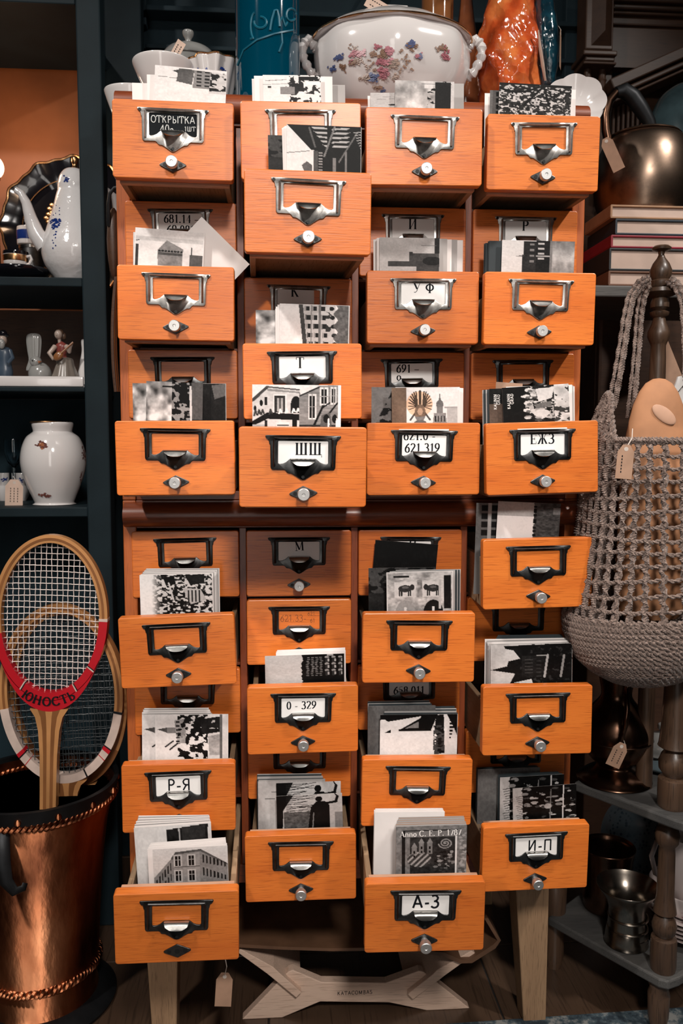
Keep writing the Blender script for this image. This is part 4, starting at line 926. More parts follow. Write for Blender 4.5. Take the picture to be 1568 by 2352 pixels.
pack(k, 4, .040, .056, (1122, 1306, 1479, 1474), (1113, 1300, 1468, 1465), 'grey card top behind the castle silhouette photo', gr, mat=[CARDG, CARDW]); pack(k, 3, .062, .076, (1138, 1292, 1464, 1462), (1143, 1290, 1458, 1456), 'dark card top at the back behind the castle silhouette photo', gr, mat=CARDD)
k = 'L14'; gr = g('the drawer labelled Р-Я')
card(k, .036, 356, 524, 1642, 1640, pic_castle_side, 'photo card of a castle lying on its side above the Р-Я drawer', gr)
card(k, .041, 326, 500, 1641, 1640, pic_castle_side, 'second castle photo card peeking out at the left', gr); pack(k, 6, .045, .068, (326, 486, 1639, 1637), (330, 478, 1627, 1626), 'pale card top behind the castle photos', gr, mat=[CARDG, CARDW])
k = 'L34'; gr = g('the third column drawer of the fourth lower row')
card(k, .036, 873, 1051, 1642, 1640, pic_gables, 'photo card of black gables against white sky', gr)
pack(k, 5, .041, .060, (880, 1050, 1638, 1637), (892, 1045, 1624, 1622), 'dark card top behind the black gables photo', gr, mat=[CARDD, CARDG]); card(k, .050, 845, 1000, 1622, 1620, pic_bare_tree, 'dark bare tree photo card left of the black gables', gr)
pack(k, 4, .064, .078, (845, 990, 1618, 1616), (845, 986, 1611, 1608), 'dark grey card top at the back of the gables drawer', gr, mat=[CARDD, CARDG])
k = 'L25'; gr = g('the second column drawer of the bottom row')
card(k, .036, 634, 785, 1829, 1821, pic_statue, 'front photo card of a statue with a raised arm', gr)
card(k, .048, 634, 782, 1799, 1794, pic_statue, 'second statue photo card just behind the front one', gr); card(k, .054, 592, 740, 1795, 1792, pic_pale_bird, 'pale photo card with small bird, left of the statue photos', gr)
pack(k, 6, .060, .082, (592, 745, 1792, 1789), (590, 737, 1778, 1776), 'grey card top at the back behind the statue photos', gr, mat=[CARDG, CARDD, CARDG])
k = 'L15'; gr = g('the bottom left drawer')
card(k, .038, 350, 522, 1951, 1942, pic_corner_house, 'photo card of a corner apartment house in the bottom left drawer', gr)
pack(k, 6, .042, .060, (338, 521, 1950, 1940), (345, 517, 1937, 1924), 'white card in the stack right behind the corner house photo', gr)
card(k, .078, 307, 484, 1902, 1890, pic_dark_block, 'white card with dark block photo in the rear stack, bottom left drawer', gr)
pack(k, 14, .082, .118, (308, 483, 1899, 1887), (319, 479, 1873, 1871), 'card in the thick rear stack of the bottom left drawer', gr, mat=[CARDW, CARDW, CARDG])
k = 'L35'; gr = g('the drawer labelled А-З')
card(k, .038, 909, 1072, 1899, 1894, pic_relief, 'photo card of a carved stone relief dated 1787', gr, texts=[('Anno C. E. P. 1787', .0086, .49, .19, .5, 'serif')])
pack(k, 12, .042, .068, (910, 1071, 1896, 1892), (914, 1064, 1878, 1875), 'grey card in the stack behind the stone relief photo', gr, mat=[CARDG, CARDS, CARDG])
pack(k, 6, .074, .094, (859, 1020, 1866, 1864), (861, 1015, 1857, 1856), 'white card in the rear stack behind the stone relief', gr)
k = 'L45'; gr = g('the drawer labelled И-П')
card(k, .036, 1177, 1323, 1811, 1800, pic_festival, 'front photo card of a dark festive crowd in the И-П drawer', gr)
card(k, .050, 1148, 1295, 1786, 1778, pic_festival, 'second crowd photo card behind the festive one', gr); pack(k, 3, .054, .062, (1146, 1290, 1783, 1776), (1144, 1280, 1778, 1772), 'dark card top behind the crowd photo cards', gr, mat=CARDD)
card(k, .070, 1097, 1240, 1768, 1762, pic_bare_tree, 'dim bare tree photo card at the back of the И-П drawer', gr); pack(k, 4, .074, .086, (1096, 1235, 1766, 1760), (1095, 1229, 1762, 1757), 'dark card top at the very back of the И-П drawer', gr, mat=CARDD)
# ------------------------------------------------------------------ pixel-measured helpers for things that stand around the cabinet
def scl(px, py, Y): return (at(px + 1, py, Y) - at(px, py, Y)).length
def pprof(cx, prof, Y, zbase=None):
    c = at(cx, prof[len(prof) // 2][1], Y)
    out = [(hw * scl(cx, py, Y), at(cx, py, Y).z) for hw, py in prof]
    if zbase is not None:
        zmin = min(z for _, z in out); zmax = max(z for _, z in out); k_ = (zmax - zbase) / (zmax - zmin)
        out = [(r, zmax - (zmax - z) * k_) for r, z in out]
    return c, out
def smoothp(prof, n=4):
    """Catmull-Rom through profile points"""
    P_ = [prof[0]] + list(prof) + [prof[-1]]; out = []
    for i in range(1, len(P_) - 2):
        for j in range(n):
            t = j / n; a, b_, c_, d_ = P_[i - 1], P_[i], P_[i + 1], P_[i + 2]
            out.append(tuple(.5 * ((2 * b_[q]) + (-a[q] + c_[q]) * t + (2 * a[q] - 5 * b_[q] + 4 * c_[q] - d_[q]) * t * t + (-a[q] + 3 * b_[q] - 3 * c_[q] + d_[q]) * t ** 3) for q in (0, 1)))
    out.append(prof[-1]); return [(max(0, r), z) for r, z in out]
def plathe(name, cx, prof, Y, mat, parent=None, zbase=None, n=40, sm=4, wob=None, sy=1.0):
    c, pr = pprof(cx, prof, Y, zbase)
    pr = smoothp(pr, sm) if sm else pr
    mb = MB().lathe([(r, z) for r, z in pr], n, (c.x, Y, 0), wob=wob, sy=sy)
    return mb.build(name, mat, parent, smooth=True, auto=60), (c.x, Y, pr)
def on_surface(S, px, py, lift=.0004):
    cx, Y, pr = S
    p = at(px, py, Y)
    for _ in range(4):
        r = np.interp(p.z, [q[1] for q in pr[::-1]] if pr[0][1] > pr[-1][1] else [q[1] for q in pr], [q[0] for q in pr[::-1]] if pr[0][1] > pr[-1][1] else [q[0] for q in pr])
        dx = max(-r * .97, min(r * .97, p.x - cx)); p = at(px, py, Y - math.sqrt(max(0, r * r - dx * dx)))
    n_ = Vector((p.x - cx, p.y - Y, 0)).normalized()
    return p + n_ * lift, n_
def petals(mb, S, spots, mi=0):
    for px, py, r in spots:
        p, n_ = on_surface(S, px, py); rr = r * scl(px, py, S[1])
        Mx = n_.to_track_quat('Z', 'Y').to_matrix()
        a = random.uniform(0, 6.28); e = random.uniform(.6, 1)
        pts = [p + Mx @ Vector((rr * math.cos(t + a) * (1 if k2 % 2 else .62), rr * e * math.sin(t + a) * (1 if k2 % 2 else .62), .0002)) for k2, t in enumerate(np.linspace(0, 2 * math.pi, 11)[:-1])]
        mb.add(pts, [tuple(range(10))], mi)
def spray(cx, cy, w_, h, n, r0, r1):
    return [(random.gauss(cx, w_ * .5), random.gauss(cy, h * .5), random.uniform(r0, r1)) for _ in range(n)]
def tagcard(name, p, w_, h, yaw, roll, mat, label, hang, lines=2, tilt=0):
    """paper price tag: thin chamfered card with a hole eyelet, string and pen lines; p is the hole"""
    o = empty(name, p, (R(tilt), R(roll), R(yaw)))
    ch = w_ * .28
    MB().prism([(-w_ / 2, -h), (w_ / 2, -h), (w_ / 2, -ch), (w_ / 2 - ch, 0.004), (-w_ / 2 + ch, 0.004), (-w_ / 2, -ch)], -.0003, .0003).build('paper', mat, o)
    if lines:
        mb = MB()
        for i in range(lines):
            x = (-.2 + .4 * i / max(1, lines - 1)) * w_
            for q in range(6): mb.box(x - .0006, x + .0008, -.0005, -.0003, -h * (.25 + .1 * q) - h * .06, -h * (.25 + .1 * q))
        mb.build('pen_lines', INK, o)
    L = Vector(hang) - Vector(p)
    Li = o.rotation_euler.to_matrix().inverted() @ L
    MB().tube([(0, 0, 0), Li * .5 + Vector((.003, -.002, 0)), Li], .0007, 6).build('string', CORD, o)
    MB().lathe([(.0018, -.0005), (.003, -.0005), (.003, .0005), (.0018, .0005)], 12, M=Matrix.Translation((0, 0, -.002)) @ Matrix.Rotation(R(90), 4, 'X')).build('eyelet', CORD, o)
    return tag(o, label, 'price tag')

GOLD = metal('gold_trim', (.75, .42, .20), .28, (.3, .15, .08), .3, 80, .05, .1)
CHINA = glazed('white_china', (.72, .69, .68)); CHINAR = glazed('relief_white_china', (.72, .70, .70), bmp=.5)
CHINAG = glazed('grey_china', (.30, .30, .29), .2)
BLACKG = glazed('black_glaze', (.006, .006, .009), .12)
COBALT = plain('cobalt_paint', (.012, .035, .19), .25); PINKP = plain('pink_flower_paint', (.36, .11, .14), .3); BROWNP = plain('brown_leaf_paint', (.22, .12, .075), .3); BLUEF = plain('blue_flower_paint', (.07, .09, .20), .3)
GREENP = plain('rust_flower_paint', (.40, .15, .07), .3); MAROON = plain('maroon_flower_paint', (.14, .05, .04), .3)
GLASSC, nt, b = newmat('cut_crystal'); b.inputs['Transmission Weight'].default_value = 1.; b.inputs['Roughness'].default_value = .03; b.inputs['Base Color'].default_value = (.8, .88, .92, 1)
LACQ = plain('racket_varnish', (.52, .25, .095), .28, coat=.5, vary=.2, nscale=12)
LACQ2 = plain('racket_dark_ply', (.25, .10, .035), .3, coat=.5, vary=.2, nscale=12)
REDP = plain('red_enamel', (.52, .012, .022), .28, coat=.4, vary=.05); WHITEP = plain('cream_enamel', (.66, .52, .45), .32, coat=.3); STRW = plain('white_gut', (.75, .66, .62), .4); STRD = plain('dark_gut', (.035, .045, .05), .4)
BLKP = plain('black_enamel', (.01, .01, .012), .3)
ANR = .25
HAMC, nt, b = newmat('hammered_copper'); b.inputs['Metallic'].default_value = 1.0
mp, _ = coords(nt, (1, 1, .45)); n1 = N(nt, 'ShaderNodeTexNoise'); n1.inputs['Scale'].default_value = 11; n1.inputs['Detail'].default_value = 5; n2 = N(nt, 'ShaderNodeTexNoise'); n2.inputs['Scale'].default_value = 34; n2.inputs['Detail'].default_value = 4
for x in (n1, n2): nt.links.new(mp.outputs[0], x.inputs[0])
rp = ramp(nt, [(.36, (.22, .075, .036)), (.50, (.66, .25, .115)), (.62, (.90, .40, .20))]); nt.links.new(n1.outputs[0], rp.inputs[0]); nt.links.new(rp.outputs[0], b.inputs['Base Color'])
mr = N(nt, 'ShaderNodeMapRange'); mr.inputs[3].default_value = .66; mr.inputs[4].default_value = .46; nt.links.new(n1.outputs[0], mr.inputs[0]); nt.links.new(mr.outputs[0], b.inputs['Roughness'])
bump(nt, b, n2.outputs[0], .6, .003)
b.inputs['Anisotropic'].default_value = 1.0; tn = N(nt, 'ShaderNodeTangent', direction_type='RADIAL', axis='Z'); nt.links.new(tn.outputs[0], b.inputs['Tangent']); b.inputs['Anisotropic Rotation'].default_value = ANR
DIRON = plain('black_forged_iron', (.018, .019, .021), .45, .7, vary=.3, nscale=30, bmp=.3)

# ------------------------------------------------------------------ blue-grey shelving at the left
YS, YB = .35, .655
sh = tag(empty('shelving_unit', (-.80, .5, 0)), 'blue-grey painted shelving unit with square posts and orange back panel', 'shelf')
SO = Matrix.Translation((.80, -.5, 0))
def sp(mb, name, mat, **k):
    o = mb.build(name, mat, sh, **k); o.matrix_parent_inverse = SO; return o
px0, px1 = -.4905, -.4455
sp(MB().box(px0, px1, YS, YS + .04, 0, 2.3, .003), 'post', BLUEP)
sp(MB().box(px0 - .005, px1 + .03, YB - .02, YB + .02, 0, 2.3, .003), 'post', BLUEP)
sp(MB().box(-1.24, -1.195, YS, YS + .04, 0, 2.3, .003), 'post', BLUEP)
zs1 = at(80, 4, YS).z; zs2t = at(80, 635, YS).z; zs2b = at(80, 656, YS).z; zs3t = at(80, 888, YS).z; zs3b = at(80, 899, YS).z; zs4t = at(80, 1166, YS).z; zs4b = at(80, 1188, YS).z
for z0_, z1_ in ((zs1, zs1 + .03), (zs2b, zs2t), (zs3b, zs3t), (zs4b, zs4t), (.10, .125)):
    sp(MB().box(-1.195, px0 - .0005, YS + .004, YB - .02, z0_, z1_, .002), 'shelf_board', BLUEP)
sp(MB().box(-1.195, -.42, YB, YB + .01, zs2b, 2.3), 'back_panel', PANEL)
sp(MB().box(-1.195, -.42, YB, YB + .01, zs3b, zs2b), 'back_panel', WALNUT)
sp(MB().box(-1.195, -.42, YB, YB + .01, .02, zs3b), 'back_panel', BLUED)
# second, farther blue post behind the cabinet
o = tag(MB().box(at(274, 100, .70).x, at(297, 100, .70).x, .70, .74, 0, 2.4, .003).build('post', plain('slate_blue_paint', (.055, .085, .105), .5, vary=.1, nscale=20)), 'slim blue-grey upright post behind the cabinet beside the grey lidded bowl', 'post')
o.name = 'upright_post'
# dark blue rack behind the cabinet top
RACK = plain('slate_rack_paint', (.030, .052, .066), .55, spec=.2, vary=.2, nscale=9)
rk = tag(empty('rear_rack', (0, .76, 0)), 'dark blue painted rack with ledges and diagonal brace behind the china', 'rack')
def rkp(name, x0, x1, y0, y1, Y0, Y1):
    a, b_ = at(x0, (y0 + y1) / 2, Y0), at(x1, (y0 + y1) / 2, Y0); o = MB().box(a.x, b_.x, Y0, Y1, at(800, y1, Y0).z, at(800, y0, Y0).z, .002).build(name, RACK, rk); o.matrix_parent_inverse = Matrix.Translation(-rk.location)
for y0, y1 in ((-140, -62), (-58, 38), (42, 128), (132, 210), (214, 300)): rkp('board', 300, 1335, y0, y1, .78, .80)
rkp('upright', 302, 334, -140, 74, .75, .779); rkp('ledge', 334, 1335, 116, 126, .74, .779); rkp('ledge', 334, 1335, 28, 40, .73, .779); rkp('upright', 1290, 1330, -140, 1000, .75, .779)
rkp('upright', 300, 330, 300, 2268, .785, .80)
A_, B_ = at(800, 70, .74), at(880, -60, .74)
Mx = Matrix.Translation(A_) @ Matrix.Rotation(-math.atan2(B_.z - A_.z, B_.x - A_.x), 4, 'Y'); o = MB().box(0, (B_ - A_).length, 0, .03, -.012, .012, .002, M=Mx).build('brace', RACK, rk); o.matrix_parent_inverse = Matrix.Translation(-rk.location)
# lamp inside the upper compartment
pl = at(-12, 385, .50)
o = tag(empty('globe_lamp', (pl.x, pl.y, zs2t)), 'glowing white globe lamp at the left edge beside the black platter', 'lamp')
q, nt, b = newmat('lit_globe'); b.inputs['Emission Color'].default_value = (1, .72, .5, 1); b.inputs['Emission Strength'].default_value = 3; b.inputs['Base Color'].default_value = (.8, .7, .6, 1)
hz = pl.z - zs2t
MB().ell((0, 0, hz), (.018, .018, .022), 20, 12).build('globe', q, o, smooth=True)
MB().lathe([(.02, 0), (.022, .004), (.006, .010), (.005, hz - .03), (.010, hz - .024), (.010, hz - .015), (0, hz - .012)], 20).build('stem', GOLD, o, smooth=True)
l = bpy.data.lights.new('globe_light', 'POINT'); l.energy = .75; l.color = (1, .66, .42); l.shadow_soft_size = .03
lo = bpy.data.objects.new('globe_light', l); C.objects.link(lo); lo.parent = o; lo.location = (0.01, -.03, hz + .035)

# black scalloped platter
pc = at(168, 452, .60); r_ = 163 * scl(168, 452, .60)
o = tag(empty('platter', (pc.x, .60, zs2t), (0, 0, 0)), 'large black glazed platter with scalloped gilt rim standing behind the coffee pot', 'plate')
Mt = Matrix.Translation((0, 0, r_ + .002)) @ Matrix.Rotation(R(90 - 8), 4, 'X')
sc = lambda t, i: 1 + (.022 * math.cos(12 * t) + .012 * math.cos(24 * t)) * min(1, i / 5)
prf = [(0, -.012), (r_ * .55, -.012), (r_ * .62, -.010), (r_ * .72, .0), (r_ * .86, .006), (r_ * .97, .010), (r_, .012), (r_ * .97, .006), (r_ * .7, -.006), (0, -.018)]
Mt2 = Mt
MB().lathe(prf, 96, wob=lambda t, i: sc(t, i) if i < 7 else sc(t, 7), M=Mt2).build('dish', BLACKG, o, smooth=True)
gp = [Mt2 @ Vector((r_ * 1.0 * sc(t, 6) * math.cos(t), r_ * sc(t, 6) * math.sin(t), .012)) for t in np.linspace(0, 2 * math.pi, 145)[:-1]]
MB().tube(gp, .0028, 6, True).build('gilt_rim', GOLD, o, smooth=True)
gp = [Mt2 @ Vector((r_ * .72 * math.cos(t), r_ * .72 * math.sin(t), .001)) for t in np.linspace(0, 2 * math.pi, 97)[:-1]]
MB().tube(gp, .0013, 6, True).build('gilt_line', GOLD, o, smooth=True)
fl_ = MB()
for fx, fz in ((-.045, .045), (-.052, .024), (-.034, .020), (-.10, .0), (.03, .07), (-.06, -.02)):
    for a in range(6):
        t = a * 1.047; c_ = Mt2 @ Vector((fx * 1.0 + .010 * math.cos(t), fz + .010 * math.sin(t), -.0095)); fl_.ell(c_, (.0062, .0012, .005), 8, 5)
fl_.build('gilt_flowers', GOLD, o, smooth=True)

# tall white coffee pot
o = tag(empty('coffee_pot', (at(172, 600, .42).x, .42, zs2t)), 'tall white porcelain coffee pot with blue flower sprig and long spout', 'coffee pot')
OC = Matrix.Translation(-o.location)
def kid(ob, parent):
    ob.parent = parent; ob.matrix_parent_inverse = Matrix.Translation(-parent.location) if parent.rotation_euler.to_quaternion().angle < 1e-6 else parent.matrix_world.inverted(); return ob
pr = [(0, 388), (18, 390), (30, 402), (36, 420), (37, 436), (40, 445), (50, 480), (64, 520), (74, 555), (76, 575), (68, 600), (52, 622), (42, 634), (40, 636), (0, 636)]
bo, S = plathe('body', 172, pr, .42, CHINAR, zbase=zs2t, n=48); kid(bo, o)
pk, _ = plathe('lid_knob', 172, [(0, 358), (7, 362), (8, 372), (5, 380), (9, 390), (0, 391)], .42, GOLD, n=20); kid(pk, o)
A = at(100, 562, .41); 
path = [at(104, 566, .41), at(82, 535, .405), at(70, 500, .40), at(60, 465, .40), at(48, 444, .40), at(36, 436, .40)]
rr = [.018, .016, .012, .009, .007, .006]
pts = [tuple(p) for p in path]
kid(MB().tube(path, rr, 14).build('spout', CHINAR, smooth=True), o)
hp = [at(236, 430, .43), at(262, 450, .43), at(268, 500, .43), at(255, 550, .43), at(242, 575, .43)]
kid(MB().tube(hp, .006, 10).build('handle', CHINAR, smooth=True), o)
mb = MB(); random.seed(3)
petals(mb, S, spray(126, 512, 12, 16, 46, 2, 5) + [(128 + 10 * math.sin(i), 490 - 6 * i, 2.2) for i in range(6)] + [(124 + 4 * math.sin(i * 2), 540 + 6 * i, 2.4) for i in range(6)] + spray(152, 410, 8, 8, 12, 2, 4))
kid(tag(mb.build('blue_sprig', COBALT), kind='stuff'), o)

# stacked tin and blue banded cup, gilt teacup on a saucer, wooden box
def cup(name, cx, prof, Y, mat, zb, label, handle=None, bands=(), extra=()):
    o = tag(empty(name, (at(cx, prof[-1][1], Y).x, Y, zb)), label, 'cup')
    bo, S = plathe('bowl', cx, prof, Y, mat, zbase=zb, n=36, sm=3); kid(bo, o)
    if handle:
        kid(MB().tube([at(x, y, Y - .004) for x, y in handle], .0032, 8).build('handle', mat, smooth=True), o)
    for pr2, m2, nm in bands:
        b2, _ = plathe(nm, cx, pr2, Y, m2, n=36, sm=0); kid(b2, o)
    return o, S
zt = zs2t
o = tag(empty('tin', (at(72, 600, .50).x, .50, zt)), 'small round grey metal tin under the blue banded cup', 'tin')
kid(plathe('can', 72, [(0, 569), (26, 569), (27, 571), (27, 601), (0, 602)], .50, IRON, zbase=zt, n=32, sm=0)[0], o); kid(plathe('tin_lid', 72, [(0, 567), (28, 567), (28, 573), (0, 573)], .50, NICKEL, n=32, sm=0)[0], o)
ztin = at(72, 567, .50).z
o, S = cup('coffee_cup', 65, [(23, 524), (25, 526), (25, 560), (22, 566), (0, 568)], .50, CHINA, ztin + .001, 'white cup with broad cobalt flower band standing on a grey tin', None, [([(25.6, 532), (25.8, 534), (25.8, 552), (25.4, 553)], COBALT, 'blue_band')])
o = tag(empty('saucer', (at(45, 625, .42).x, .42, zt)), 'dark slate saucer under the gilt banded teacup', 'saucer')
kid(plathe('dish', 45, [(0, 626), (50, 624), (68, 619), (66, 624), (40, 632), (0, 634)], .42, BLACKG, zbase=zt, n=40, sm=2)[0], o)
zsa = at(45, 625, .42).z + .001
cup('teacup', 36, [(28, 580), (28, 582), (27, 600), (22, 612), (14, 617), (0, 618)], .42, CHINA, zsa, 'small white teacup with black and gilt rim on a dark saucer', [(60, 590), (70, 588), (73, 596), (68, 606), (58, 610)],
    [([(28.6, 579), (28.8, 581), (28.8, 586), (28.4, 587)], BLACKG, 'black_rim'), ([(28.6, 588), (28.7, 589), (28.2, 600), (27.4, 602)], GOLD, 'gilt_band')])
bx = at(96, 618, .52)
o = MB().box(bx.x - .025, bx.x + .02, .47, .55, zt, zt + .018, .0015).build('wooden_box', LEGW); tag(o, 'small flat wooden box lying behind the teacup saucer', 'box')

# white tray under the figurines
o = MB().prism([(-1.15, YS + .012), (px0 - .003, YS + .012), (px0 - .003, YB - .06), (-1.15, YB - .06)], zs3t + .0005, zs3t + .006, ax='z').build('serving_tray', CHINA)
e = tag(empty('serving_tray', (-.82, .48, zs3t)), 'long white china tray under the porcelain figurines', 'tray'); o.name = 'tray_base'; kid(o, e)
zf = at(80, 863, YS).z
kid(MB().box(-1.15, px0 - .003, YS + .006, YS + .014, zs3t + .0005, zf, .003).build('tray_rim', CHINA, smooth=True), e)
kid(MB().box(-1.15, px0 - .003, YB - .062, YB - .055, zs3t + .0005, zf, .003).build('tray_rim', CHINA, smooth=True), e)
zfig = zs3t + .0065
# figurines
FIGB = plain('dull_blue_glaze', (.05, .075, .11), .3); FIGS = plain('porcelain_skin', (.42, .33, .28), .3); FIGG = plain('grey_brown_glaze', (.20, .17, .145), .3); FIGR = plain('dull_red_glaze', (.22, .05, .04), .3); FIGH = plain('brown_hair_glaze', (.12, .07, .045), .4)
Yf = .44
o = tag(empty('figurine', (at(150, 860, Yf).x, Yf, zfig)), 'porcelain figurine of a seated lute player in a long grey dress', 'figurine')
S_ = scl(150, 800, Yf); X = lambda px: (px - 150) * S_ ; Zf = lambda py: max(.0, (862 - py) * S_)
mb = MB().lathe(smoothp([(0, Zf(795)), (16 * S_, Zf(797)), (20 * S_, Zf(812)), (27 * S_, Zf(832)), (34 * S_, Zf(850)), (36 * S_, Zf(860)), (30 * S_, 0), (0, 0)], 3), 40, wob=lambda t, i: 1 + .06 * math.sin(9 * t))
mb.build('skirt', FIGG, o, smooth=True)
mb = MB().lathe(smoothp([(0, Zf(757)), (6 * S_, Zf(760)), (14 * S_, Zf(767)), (13 * S_, Zf(780)), (11 * S_, Zf(792)), (16 * S_, Zf(802)), (0, Zf(804))], 3), 24, (X(143), 0, 0), sy=.7); mb.build('bodice', FIGR, o, smooth=True)
mb = MB().ell((X(137), -.002, Zf(742)), (9 * S_, 9 * S_, 11 * S_), 16, 12); mb.tube([(X(139), 0, Zf(762)), (X(138), 0, Zf(748))], 4 * S_, 8); mb.ell((X(135), -.009, Zf(743)), (2 * S_, 2 * S_, 3 * S_), 6, 4); mb.build('head', FIGS, o, smooth=True)
mb = MB().ell((X(138), .003, Zf(737)), (10 * S_, 9 * S_, 9 * S_), 16, 10); mb.ell((X(146), .008, Zf(744)), (6 * S_, 6 * S_, 9 * S_), 10, 8); mb.build('hair', FIGH, o, smooth=True)
for a in ([(130, 770), (120, 788), (128, 800), (140, 797)], [(156, 770), (166, 782), (168, 772), (172, 765)]):
    MB().tube([(X(x), -.006 if i == 0 else -.018, Zf(y)) for i, (x, y) in enumerate(a)], [6 * S_, 5.5 * S_, 4 * S_, 3 * S_], 10).build('arm', FIGS, o, smooth=True)
lt = MB().ell((X(142), -.024, Zf(794)), (13 * S_, 5 * S_, 9 * S_), 16, 10, M=Matrix.Rotation(R(-40), 3, 'Y')); lt.tube([(X(148), -.026, Zf(789)), (X(176), -.022, Zf(762))], 2.2 * S_, 8); lt.build('lute', LACQ2, o, smooth=True)
MB().lathe([(0, 0), (38 * S_, 0), (38 * S_, 3 * S_), (34 * S_, 5 * S_), (0, 5 * S_)], 32, (0, 0, 0)).build('base', CHINAG, o, smooth=True)
o = tag(empty('figurine', (at(92, 860, Yf).x, Yf, zfig)), 'porcelain bird figurine with tall fluted upright tail', 'figurine')
X = lambda px: (px - 92) * S_
MB().ell((0, 0, Zf(832)), (27 * S_, 24 * S_, 30 * S_), 20, 14, fn=lambda d: 1 - .12 * max(0, d.z)).build('body', CHINAG, o, smooth=True)
mb = MB().ell((X(86), -.008, Zf(806)), (14 * S_, 13 * S_, 13 * S_), 16, 10); mb.build('head', CHINAG, o, smooth=True)
MB().lathe([(3.2 * S_, 0), (0, 9 * S_)], 10, M=Matrix.Translation((X(95), -.018, Zf(808))) @ Matrix.Rotation(R(75), 4, 'Y')).build('beak', GREENP, o, smooth=True)
MB().ell((X(82), -.020, Zf(804)), (2 * S_, 1.4 * S_, 2 * S_), 8, 6).build('eye', BLKP, o)
mb = MB().lathe(smoothp([(0, Zf(737)), (12 * S_, Zf(740)), (16 * S_, Zf(752)), (14 * S_, Zf(780)), (12 * S_, Zf(800)), (18 * S_, Zf(824)), (0, Zf(826))], 3), 36, (X(76), .012, 0), wob=lambda t, i: 1 + .10 * math.cos(8 * t), sy=.5); mb.build('tail', CHINAG, o, smooth=True)
MB().lathe([(0, 0), (22 * S_, 0), (24 * S_, 3 * S_), (16 * S_, 8 * S_), (0, 8 * S_)], 28).build('base', CHINA, o, smooth=True)
o = tag(empty('figurine', (at(10, 860, Yf).x, Yf, zfig)), 'porcelain figurine of a bearded man in a blue coat at the left edge', 'figurine')
X = lambda px: (px - 10) * S_
MB().lathe(smoothp([(0, Zf(770)), (14 * S_, Zf(774)), (19 * S_, Zf(790)), (17 * S_, Zf(812)), (20 * S_, Zf(830)), (16 * S_, Zf(852)), (15 * S_, 4 * S_), (0, 4 * S_)], 3), 28, sy=.7).build('coat', FIGB, o, smooth=True)
MB().ell((0, -.004, Zf(756)), (10 * S_, 9 * S_, 12 * S_), 16, 10).build('head', FIGS, o, smooth=True)
mb = MB().ell((0, .001, Zf(745)), (14 * S_, 13 * S_, 6 * S_), 16, 8); mb.ell((0, .001, Zf(740)), (9 * S_, 9 * S_, 8 * S_), 16, 8); mb.build('hat', BLACKG, o, smooth=True)
MB().ell((0, -.011, Zf(766)), (8 * S_, 6 * S_, 12 * S_), 12, 8).build('beard', CHINAG, o, smooth=True)
for sg in (-1, 1): MB().tube([(sg * 14 * S_, 0, Zf(780)), (sg * 22 * S_, -.006, Zf(798)), (sg * 15 * S_, -.018, Zf(812))], [6 * S_, 5 * S_, 3.5 * S_], 10).build('arm', FIGB, o, smooth=True)
for sg in (-1, 1): MB().ell((sg * 9 * S_, -.008, 4 * S_), (7 * S_, 12 * S_, 5 * S_), 12, 8).build('boot', FIGH, o, smooth=True)
MB().lathe([(0, 0), (27 * S_, 0), (27 * S_, 4 * S_), (0, 4 * S_)], 28, sy=.8).build('base', CHINAG, o, smooth=True)
o = tag(empty('jug', (at(196, 860, Yf + .02).x, Yf + .02, zfig)), 'small white jug half hidden by the shelf post beside the lute player', 'jug')
kid(plathe('body', 196, [(7, 780), (9, 784), (8, 800), (14, 825), (18, 845), (12, 862), (0, 863)], Yf + .02, CHINA, zbase=zfig, n=28)[0], o)
kid(MB().tube([at(204, 795, Yf + .02), at(216, 806, Yf + .02), at(214, 826, Yf + .02), at(209, 832, Yf + .02)], .003, 8).build('handle', CHINA, smooth=True), o)

# white vase, tag, crystal glass, small blue cups
o = tag(empty('vase', (at(122, 1160, .43).x, .43, zs4t)), 'white bulbous porcelain vase with rust flowers and gilt lip', 'vase')
pr = [(40, 976), (45, 972), (46, 970), (47, 976), (44, 990), (46, 994), (60, 1006), (70, 1030), (74, 1058), (71, 1085), (60, 1120), (48, 1150), (44, 1160), (46, 1164), (0, 1165)]
bo, S = plathe('body', 122, pr, .43, CHINA, zbase=zs4t, n=56); kid(bo, o)
gl = at(122, 970, .43); kid(MB().tube([(o.location.x + 46 * scl(122, 970, .43) * math.cos(t), .43 + 46 * scl(122, 970, .43) * math.sin(t), gl.z) for t in np.linspace(0, 2 * math.pi, 49)[:-1]], .0014, 6, True).build('gilt_lip', GOLD, smooth=True), o)
mb = MB(); petals(mb, S, spray(98, 1022, 12, 8, 26, 2, 5) + spray(190, 1040, 5, 14, 16, 2, 5) + spray(185, 1090, 6, 14, 18, 2, 4.5) + spray(104, 1138, 12, 5, 20, 2, 4.5)); kid(tag(mb.build('painted_flowers', MAROON), kind='stuff'), o)
mb = MB(); petals(mb, S, spray(96, 1024, 5, 5, 9, 3, 6)); kid(tag(mb.build('painted_blossom', GREENP), kind='stuff'), o)
p = at(33, 1106, .41)
tagcard('price_tag', p, 40 * scl(33, 1106, .41), 60 * scl(33, 1106, .41), 5, 3, TAGL, 'brown paper price tag with handwriting hanging left of the white vase', at(30, 1094, .43), 3)
o = tag(empty('crystal_goblet', (at(32, 1150, .52).x, .52, zs4t)), 'cut crystal goblet behind the white vase at left', 'glass')
kid(plathe('bowl', 32, [(20, 1008), (20.5, 1010), (20, 1040), (14, 1062), (5, 1072), (4, 1074), (3, 1064), (12, 1054), (17, 1038), (18.5, 1010)], .52, GLASSC, n=16, sm=0)[0], o)
kid(plathe('foot', 32, [(4, 1072), (3.5, 1110), (4, 1135), (18, 1146), (19, 1150), (0, 1151)], .52, GLASSC, zbase=zs4t, n=24, sm=0)[0], o)
